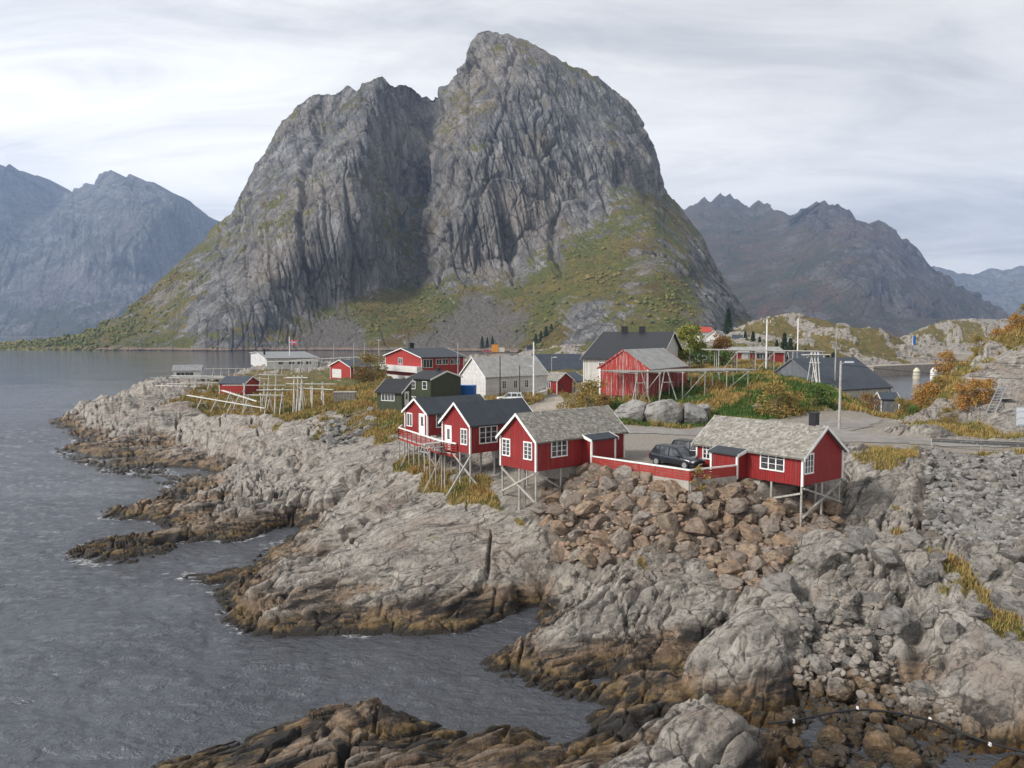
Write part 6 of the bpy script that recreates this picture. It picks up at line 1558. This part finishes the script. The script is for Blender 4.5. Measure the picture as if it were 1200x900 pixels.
RND = [stone_mesh('boulder', cut_stone(300 + k, 4, 12, .58, .92, .10, (1, .8, .66)), 4, M_grey) for k in range(9)]
def scatter(poly, n, rmin, rmax, seed, power=2.2, tight=.80, tries=60000, density=None):
    R = random.Random(seed); xs = [p[0] for p in poly]; ys = [p[1] for p in poly]
    radii = sorted([rmin + (rmax - rmin) * R.random() ** power for _ in range(n)], reverse=True)
    out = []; X = np.zeros(n); Yp = np.zeros(n); Rr = np.zeros(n); k = 0
    cand = np.array([(R.uniform(min(xs), max(xs)), R.uniform(min(ys), max(ys))) for _ in range(tries)])
    cand = cand[in_poly(cand[:, 0], cand[:, 1], poly)]; ci = 0
    for r in radii:
        for _ in range(250):
            if ci >= len(cand): ci = 0
            x, y = cand[ci]; ci += 1
            if k == 0 or np.all((X[:k] - x) ** 2 + (Yp[:k] - y) ** 2 > (tight * (Rr[:k] + r)) ** 2):
                X[k], Yp[k], Rr[k] = x, y, r; k += 1; break
    return X[:k], Yp[:k], Rr[:k]
def boulders(poly, n, rmin, rmax, seed, meshes, label_f, group, name='boulder', cat='boulder', sink=.25, tight=.8, tilt=.5, power=2.2):
    X, Yp, Rr = scatter(poly, n, rmin, rmax, seed, power, tight); Z = terrain(X, Yp); R = random.Random(seed + 1)
    for i in range(len(X)):
        o = bpy.data.objects.new(name, R.choice(meshes)); COL.objects.link(o)
        o.location = (X[i], Yp[i], Z[i] + Rr[i] * (.42 - sink)); o.scale = (Rr[i],) * 3
        o.rotation_euler = (R.uniform(-tilt, tilt), R.uniform(-tilt, tilt), R.uniform(0, 6.28))
        tag(o, label_f(i, Rr[i]), cat, group)
    return X, Yp, Rr
def stones(name, poly, n, rmin, rmax, seed, mat, avoid=None, sub=2):
    """the uncounted small rubble between the boulders: one mesh"""
    R = np.random.default_rng(seed); xs = [p[0] for p in poly]; ys = [p[1] for p in poly]
    x = R.uniform(min(xs), max(xs), n * 4); y = R.uniform(min(ys), max(ys), n * 4); k = in_poly(x, y, poly); x, y = x[k][:n], y[k][:n]
    z = terrain(x, y); base = [cut_stone(400 + seed + j, sub, 9) for j in range(6)]; V = []; Fs = []; nf = len(base[0])
    fa = np.array(ICO[sub][1]); vals = []
    for i in range(len(x)):
        r = R.uniform(rmin, rmax); a = R.uniform(0, 6.28); v = base[i % 6]; c, s_ = math.cos(a), math.sin(a)
        q = np.stack([v[:, 0] * c - v[:, 1] * s_, v[:, 0] * s_ + v[:, 1] * c, v[:, 2]], 1) * r + (x[i], y[i], z[i] + .15 * r)
        V.append(q); Fs.append(fa + nf * i)
    V = np.concatenate(V); Fs = np.concatenate(Fs)
    me = bpy.data.meshes.new(name); me.from_pydata(V.tolist(), [], Fs.tolist())
    o = link(name, me, mat); tag(o, kind='stuff'); return o
def rub_mat(name, a, b, d, tide=False):
    m = NT(name, .9, .2); p = m.tc.outputs['Object']
    w = m.voro(p, 2.2, out='Color'); c = m.mix(m.sep(w)[0], a, b); n = m.noise(p, 4, 6, .7); c = m.mix(m.mr(n, .45, .7, 0, .7), c, d)
    if tide:
        z = m.sep(m.geo.outputs['Position'])[2]; c = m.mix(m.mr(m.math('ADD', z, n), 1.7, 1.1), c, (.05, .042, .034))
    m.col(c); m.bump(m.noise(p, 9, 5, .7), .4, .06); return m.m
boulders(RIPRAP_B, 298, .30, 1.0, 5, ANG['brown_stone'], lambda i, r: 'big reddish brown angular boulder in the rock bank below the red fence' if r > .7 else 'brown angular boulder in the rock bank below the red fence', 'brown boulders of the bank', tight=.66, tilt=.7)
stones('rubble', RIPRAP_B, 1500, .14, .34, 6, rub_mat('brown_rubble', (.26, .17, .12), (.32, .26, .21), (.11, .08, .06)))
boulders(RIPRAP_G, 298, .30, .85, 15, ANG3['grey_stone'], lambda i, r: 'grey angular stone in the riprap slope below the guardrail', 'grey stones of the riprap slope', name='riprap_stone', cat='stone', tight=.68, tilt=.7)
stones('rubble', RIPRAP_G, 3400, .16, .42, 16, rub_mat('grey_rubble', (.17, .165, .16), (.30, .285, .265), (.08, .075, .07)))
boulders(GULLY, 130, .35, 1.0, 25, ANG3['pale_stone'], lambda i, r: 'pale grey stone in the gully below the slatted hut', 'pale stones of the gully', name='gully_stone', cat='stone', tight=.66, tilt=.6)
boulders(COVE, 130, .22, .8, 35, RND, lambda i, r: 'sea worn boulder in the boulder cove under the grey riprap', 'boulders of the cove', name='cove_boulder', tight=.74, tilt=.6)
stones('cobbles', COVE, 1500, .10, .30, 36, rub_mat('cove_cobbles', (.22, .19, .16), (.30, .27, .24), (.09, .08, .07), True))
BIGR = [P3(*p)[:2] for p in ((905, 690, 3.2), (960, 640, 4.6), (1000, 615, 5.2), (1090, 640, 5.1), (1250, 640, 5.4), (1260, 720, 3.6), (1190, 790, 2.2), (1080, 760, 1.9), (1000, 720, 3.0), (940, 720, 2.8))]
boulders(BIGR, 44, .4, 1.5, 45, ANG['grey_stone'] + RND, lambda i, r: 'large pale grey rock jutting from the slope above the cove' if r > 1.2 else 'grey rock lying on the slope above the cove', 'grey rocks of the slope', name='slope_rock', cat='rock', sink=.5, tight=.9, tilt=.45, power=1.8)
for (px, py, Y, r, sq, lab) in ((741, 488, 90, 1.9, .8, 'pale roadside boulder on the left of three under the red barn'), (776, 487, 89, 2.2, 1.0, 'tilted pale roadside boulder in the middle of three under the drying rack'), (812, 489, 88, 2.4, .85, 'broad pale roadside boulder on the right of three below the drying rack'),
                               (824, 478, 92, 1.4, .8, 'small pale boulder perched behind the broad roadside boulder')):
    x, z = aty(px, py, Y); x = float(x); me_ = stone_mesh('boulder', cut_stone(500 + px, 4, 10, .6, .9, .06, (1, .8, .85 * sq)), 4, M_pale)
    o = bpy.data.objects.new('boulder', me_); COL.objects.link(o); o.location = (x, Y, hgt(x, Y) + .45 * r * sq); o.scale = (r,) * 3; o.rotation_euler = (.2, .35 if 760 < px < 800 else -.1, px); tag(o, lab, 'boulder')

# ------------------------------------------------------------------ vegetation
def leaf_mat(name, cols, spec=.2):
    m = NT(name, .75, spec); v = m.attr('val'); c = m.ramp(v, [(i / (len(cols) - 1), k) for i, k in enumerate(cols)])
    m.col(c); m.b.inputs['Subsurface Weight'].default_value = 0.0; return m.m
BARK = paint('bark', (.16, .135, .11), .9, .3, (.09, .08, .07))
PALEBARK = paint('pale_bark', (.42, .40, .36), .85, .3, (.15, .14, .13))
L_ORANGE = leaf_mat('orange_leaves', [(.16, .06, .02), (.36, .145, .035), (.44, .22, .05), (.30, .20, .06), (.20, .17, .05)])
L_OCHRE = leaf_mat('ochre_leaves', [(.12, .08, .025), (.24, .155, .04), (.32, .215, .06), (.21, .185, .055), (.14, .13, .04)])
L_BROWN = leaf_mat('brown_leaves', [(.10, .05, .02), (.20, .105, .035), (.25, .145, .05), (.17, .13, .05)])
L_GREEN = leaf_mat('green_leaves', [(.03, .06, .014), (.065, .12, .025), (.10, .16, .035), (.13, .17, .045)])
L_BIRCH = leaf_mat('birch_leaves', [(.10, .12, .02), (.18, .20, .03), (.27, .26, .045), (.14, .16, .03)])
L_FIR = leaf_mat('dark_needles', [(.012, .026, .012), (.022, .044, .02), (.035, .06, .025)])
def leaf_cloud(n, blobs, size, seed, flat=.0):
    """many small leaf faces spread through the lobes of a crown"""
    R = np.random.default_rng(seed); w = np.array([b[3] ** 3 for b in blobs]); w /= w.sum(); V = np.zeros((n * 4, 3)); val = np.zeros(n)
    ks = R.choice(len(blobs), n, p=w)
    for i, k in enumerate(ks):
        bx, by, bz, r = blobs[k]; d = R.normal(size=3); d /= np.linalg.norm(d); rr = r * R.uniform(.35, 1.0) ** .6 * (1 + .25 * math.sin(5 * d[0] + k) * math.cos(4 * d[2]))
        c = np.array([bx, by, bz]) + d * rr * np.array([1, 1, .85]); u = R.normal(size=3); u /= np.linalg.norm(u); t = np.cross(u, R.normal(size=3)); t /= np.linalg.norm(t) + 1e-9
        s_ = size * R.uniform(.5, 1.3); V[4 * i:4 * i + 4] = [c - u * s_, c - t * s_ * .6, c + u * s_, c + t * s_ * .6]
        val[i] = np.clip(R.normal(.5 + .22 * math.sin(k * 2.4), .2), 0, 1)
    return V, val
def quads(name, V, val, mat, parent=None):
    n = len(V) // 4; me = bpy.data.meshes.new(name); me.vertices.add(len(V)); me.vertices.foreach_set('co', V.astype(np.float32).ravel())
    me.loops.add(n * 4); me.loops.foreach_set('vertex_index', np.arange(n * 4, dtype=np.int32)); me.polygons.add(n); me.polygons.foreach_set('loop_start', np.arange(0, n * 4, 4, dtype=np.int32)); me.update(calc_edges=True)
    at = me.attributes.new('val', 'FLOAT', 'FACE'); at.data.foreach_set('value', val.astype(np.float32)); return link(name, me, mat, parent)
def make_tree(name, h, spread, mat, bark, seed, n=2200, leaf=.16, crown0=.25, stems=1, nb=12):
    R = random.Random(seed); root = empty(name); m = MB(); blobs = []
    for s_ in range(stems):
        a0 = R.uniform(0, 6.28); lean = .0 if stems == 1 else spread * .35; p = Vector((0, 0, -.4)); tip = Vector((math.cos(a0) * lean, math.sin(a0) * lean, h * R.uniform(.8, .95)))
        pts = [p.lerp(tip, t) + Vector((R.uniform(-.08, .08), R.uniform(-.08, .08), 0)) * h * .25 * t for t in (0, .3, .6, 1)]
        r0 = .028 * h if stems == 1 else .014 * h
        for i in range(3): m.bar(pts[i], pts[i + 1], r0 * (1 - .3 * i), r0 * (1 - .3 * (i + 1)), n=7)
        for k in range(max(3, nb // stems)):
            t = R.uniform(crown0, 1.0); q = pts[0].lerp(tip, t); a = R.uniform(0, 6.28); out = spread * R.uniform(.35, .95) * (1 - .55 * max(0, t - .5))
            e = q + Vector((math.cos(a) * out, math.sin(a) * out, R.uniform(.02, .16) * h)); m.bar(q, e, r0 * .35, r0 * .1, n=5); blobs.append((e.x, e.y, e.z, spread * R.uniform(.24, .46)))
        blobs.append((tip.x, tip.y, tip.z, spread * .35))
    m.build('trunk', bark, root); V, val = leaf_cloud(n, blobs, leaf, seed); quads('crown', V, val, mat, root); return root
def make_fir(h, seed, n=1500):
    R = np.random.default_rng(seed); root = empty('conifer'); MB().bar((0, 0, -.5), (0, 0, h * .95), .02 * h, .004 * h, n=7).build('trunk', BARK, root)
    V = []; val = []
    for i in range(n):
        t = R.uniform(.06, 1) ** .8; a = R.uniform(0, 6.28); tier = .75 + .25 * math.sin(t * 40); rr = (1 - t) * h * .36 * tier * R.uniform(.4, 1.1) + .02 * h
        c = np.array([math.cos(a) * rr, math.sin(a) * rr, t * h - rr * .35]); o = np.array([math.cos(a), math.sin(a), -.45]) * h * .045; s_ = np.array([-math.sin(a), math.cos(a), 0]) * h * .022
        V += [c - o, c + s_, c + o, c - s_]; val.append(R.uniform(0, 1))
    quads('crown', np.array(V), np.array(val), L_FIR, root); return root
def plant(proto, px, py, Y, scale, label, cat, group=None, first=[], rz=None, z=None):
    o = proto if proto.name not in first else copy_tree(proto)
    first.append(proto.name)
    x, zz_ = aty(px, py, Y); x = float(x); o.location = (x, Y, hgt(x, Y) - .05 if z is None else float(zz_)); o.scale = (scale,) * 3; o.rotation_euler = (0, 0, rnd.uniform(0, 6.28) if rz is None else rz)
    tag(o, label, cat, group); return o
birch = make_tree('birch_tree', 9.5, 3.4, L_BIRCH, PALEBARK, 3, 4200, .22, .3, 1, 18)
plant(birch, 808, 425, 165, 1.0, 'yellow green birch tree right of the big white house', 'tree')
rowan = make_tree('autumn_tree', 6.2, 2.7, L_BROWN, BARK, 5, 3000, .19, .2, 2, 14)
plant(rowan, 846, 426, 170, 1.0, 'brown autumn tree between the birch and the hill crest drying rack', 'tree')
och = make_tree('autumn_shrub', 3.4, 2.2, L_OCHRE, BARK, 7, 2600, .12, .1, 5, 20)
ora = make_tree('autumn_shrub', 3.2, 2.0, L_ORANGE, BARK, 9, 2600, .12, .08, 5, 20)
grn = make_tree('green_shrub', 2.6, 1.9, L_GREEN, BARK, 13, 2400, .12, .05, 5, 20)
brn = make_tree('autumn_shrub', 3.0, 1.8, L_BROWN, BARK, 15, 2000, .11, .1, 4, 16)
SG = 'autumn shrubs of the village'
plant(och, 688, 474, 99, 1.05, 'big ochre shrub in front of the weathered red barn', 'shrub', SG)
plant(och, 664, 482, 104, .6, 'low yellow ochre shrub at the bend of the gravel path', 'shrub', SG)
plant(brn, 707, 478, 97, .75, 'brown shrub under the left post of the red barn', 'shrub', SG)
plant(och, 437, 440, 205, 1.9, 'ochre bush at the left corner of the two storey red house', 'shrub', SG)
plant(brn, 421, 444, 200, 1.2, 'dark bush in front of the red garage side wall', 'shrub', SG)
plant(och, 911, 487, 92, 1.15, 'tall ochre brown shrub on the green hill above the right cabin roof', 'shrub', SG)
plant(och, 930, 485, 92, .6, 'small ochre shrub between the tall shrub and the green bush', 'shrub', SG)
plant(grn, 956, 476, 95, 1.0, 'round green bush on the hill left of the lamp post', 'bush')
plant(brn, 1020, 470, 100, .8, 'dark brown bush beside the harbour building', 'shrub', SG)
RG = 'orange shrubs by the rock knoll'
rl = [(1060, 492, 93, .55, 'yellow orange shrub right of the small slate grey shed'), (1078, 487, 93, .72, 'orange shrub between the grey shed and the rock knoll, close to the road'), (1090, 472, 97, .85, 'bright orange shrub at the left foot of the rock knoll'), (1102, 456, 103, .7, 'rusty orange shrub climbing the left edge of the rock knoll'),
      (1110, 440, 110, .8, 'reddish shrub at the upper left edge of the rock knoll'), (1128, 424, 117, .7, 'orange round shrub on the skyline left of the knoll top'), (1150, 402, 122, .75, 'ochre orange shrub on the knoll skyline'), (1168, 396, 124, .7, 'broad orange brown shrub on top of the knoll'), (1188, 390, 124, .75, 'tall rusty shrub at the right end of the knoll skyline'), (1205, 388, 124, .85, 'dark orange shrub at the right picture edge on the knoll'),
      (1128, 481, 89, .75, 'olive orange shrub in the hollow left of the ladder'), (1140, 474, 90, .8, 'russet shrub in the hollow behind the ladder'), (1112, 500, 86, .45, 'small orange shrub at the road edge under the knoll'), (1155, 470, 90.5, .6, 'small ochre shrub by the ladder landing')]
for i, (px, py, Y, s_, lab) in enumerate(rl): plant(ora if i % 3 else och, px, py, Y, s_, lab, 'shrub', RG)
plant(grn, 1070, 493, 92, .45, 'small green bush below the orange shrubs', 'bush')
plant(grn, 815, 424, 180, 2.0, 'dark green bush in front of the cream house', 'bush'); plant(grn, 842, 428, 160, 1.5, 'wide green bush below the brown autumn tree', 'bush'); plant(grn, 424, 446, 206, 1.3, 'green bush beside the two storey red house', 'bush')
x_, y_, z_ = P3(816, 570, 7.6); w_ = make_tree('willow_sapling', 1.75, .62, L_OCHRE, BARK, 21, 420, .07, .15, 4, 10); w_.location = (x_, y_ - .25, hgt(x_, y_ - .25)); tag(w_, 'small leafy sapling growing at the corner of the red fence', 'sapling')
fir = make_fir(9, 4)
fl_ = [(873, 414, 360, 1.1), (882, 413, 350, 1.3), (890, 412, 345, 1.1), (910, 411, 340, 1.2), (919, 411, 345, 1.6), (926, 411, 335, 1.5), (933, 411, 340, 1.2), (944, 410, 335, 1.3), (957, 408, 320, 1.5), (970, 405, 320, 1.7), (977, 405, 318, 1.9), (986, 402, 310, 1.2), (996, 399, 318, 1.1)]
for px, py, Y, s_ in fl_: plant(fir, px, py, Y, s_ * .85, 'dark conifer in the belt between the masts and the yellow knolls', 'conifer', 'conifers of the knolls')
for px, py, Y, s_ in ((628, 409, 760, 1.6), (634, 407, 765, 1.8), (640, 404, 770, 2.0), (646, 401, 775, 2.0), (652, 397, 780, 1.9), (658, 392, 790, 1.8), (565, 409, 760, 1.4), (571, 408, 765, 1.2), (577, 407, 770, 1.2)): plant(fir, px, py, Y, s_, 'dark conifer at the foot of the mountain by the shore road', 'conifer', 'conifers at the mountain foot', z=1)
plant(fir, 853, 397, 420, 1.8, 'broad dark conifer above the slate blue roofed house', 'conifer', z=1)

# grass tufts on everything that is grassy within sight
def grass_field():
    R = np.random.default_rng(5); n = 420000
    y = np.exp(R.uniform(math.log(36), math.log(190), n)); x = y * R.uniform(-.72, .72, n)
    zt_, g, bank, fl, cv = terrain(x, y, True); k = (g > .45) & (R.random(n) < g * np.clip(y / 150, .35, 1)); x, y, z = x[k], y[k], zt_[k]
    gm_green = np.clip(sstep(2, -2, sd_poly(x, y, GRASS_P[0][0])), 0, 1)
    m = len(x); nb = 5; V = np.zeros((m, nb, 4, 3), np.float32); tone = fbm2(x / 5, y / 5, 3, 90)
    hgt_ = R.uniform(.16, .5, m) * (1 + .5 * tone) * np.clip(y / 80, .7, 1.6)
    for b in range(nb):
        a = R.uniform(0, 6.28, m); ox = R.uniform(-.22, .22, m); oy = R.uniform(-.22, .22, m); w = .03 * np.clip(y / 60, .8, 2.2); le = R.uniform(.1, .7, m) * hgt_
        bx, by = x + ox, y + oy; dx, dy = np.cos(a) * w, np.sin(a) * w; h = hgt_ * R.uniform(.6, 1.1, m); lx, ly = np.cos(a + 1.3) * le, np.sin(a + 1.3) * le
        V[:, b, 0] = np.stack([bx - dx, by - dy, z - .05], 1); V[:, b, 1] = np.stack([bx + dx, by + dy, z - .05], 1)
        V[:, b, 2] = np.stack([bx + dx * .3 + lx, by + dy * .3 + ly, z + h], 1); V[:, b, 3] = np.stack([bx - dx * .3 + lx, by - dy * .3 + ly, z + h], 1)
    val = np.clip(.55 + .4 * tone - .38 * gm_green * (tone < .15) + R.normal(0, .12, m), 0, 1); val = np.repeat(val[:, None], nb, 1).ravel()
    mat = leaf_mat('grass_blades', [(.05, .11, .02), (.10, .135, .03), (.20, .175, .05), (.31, .225, .075), (.38, .26, .09), (.26, .14, .05)])
    tag(quads('grass', V.reshape(-1, 3), val, mat), kind='stuff'); print('tufts', m)
grass_field()
# scrub on the mountain's lower slopes
def scrub():
    R = np.random.default_rng(8); V, N, PX, PY, veg = (MAIN[k] for k in ('V', 'N', 'PX', 'PY', 'veg'))
    p = np.clip(veg - .6, 0, 1) * (PY > 240) * (N[..., 2] > .15) * (.3 + .7 * (PY > 320)) * (MAIN['scree'] < .6); p = p.ravel() / p.sum()
    n = 3200; ii = R.choice(p.size, n, p=p); C = V.reshape(-1, 3)[ii]; b, f = ICO[1]; f = np.array(f); tone = fbm3(C[:, 0] / 50, C[:, 1] / 50, C[:, 2] / 50, 3, 12)
    VV = np.zeros((n, len(b), 3), np.float32); r = R.uniform(.8, 2.6, n) * (1 + .4 * tone)
    for i in range(n): VV[i] = C[i] + b * R.uniform(.55, 1.35, (len(b), 1)) * r[i] * np.array([1, 1, .85]) + (0, 0, r[i] * .4)
    Fa = (f[None] + (np.arange(n) * len(b))[:, None, None]).reshape(-1, 3); me = bpy.data.meshes.new('scrub'); me.vertices.add(n * len(b)); me.vertices.foreach_set('co', VV.ravel())
    me.loops.add(Fa.size); me.loops.foreach_set('vertex_index', Fa.astype(np.int32).ravel()); me.polygons.add(len(Fa)); me.polygons.foreach_set('loop_start', np.arange(0, Fa.size, 3, dtype=np.int32)); me.update(calc_edges=True)
    at = me.attributes.new('val', 'FLOAT', 'FACE'); at.data.foreach_set('value', np.repeat(np.clip(.45 + .5 * tone + R.normal(0, .15, n), 0, 1), len(f)).astype(np.float32))
    mat = leaf_mat('scrub_leaves', [(.05, .07, .02), (.085, .10, .028), (.13, .135, .038), (.17, .15, .045), (.20, .15, .05)])
    tag(link('scrub', me, mat), kind='stuff')
scrub()
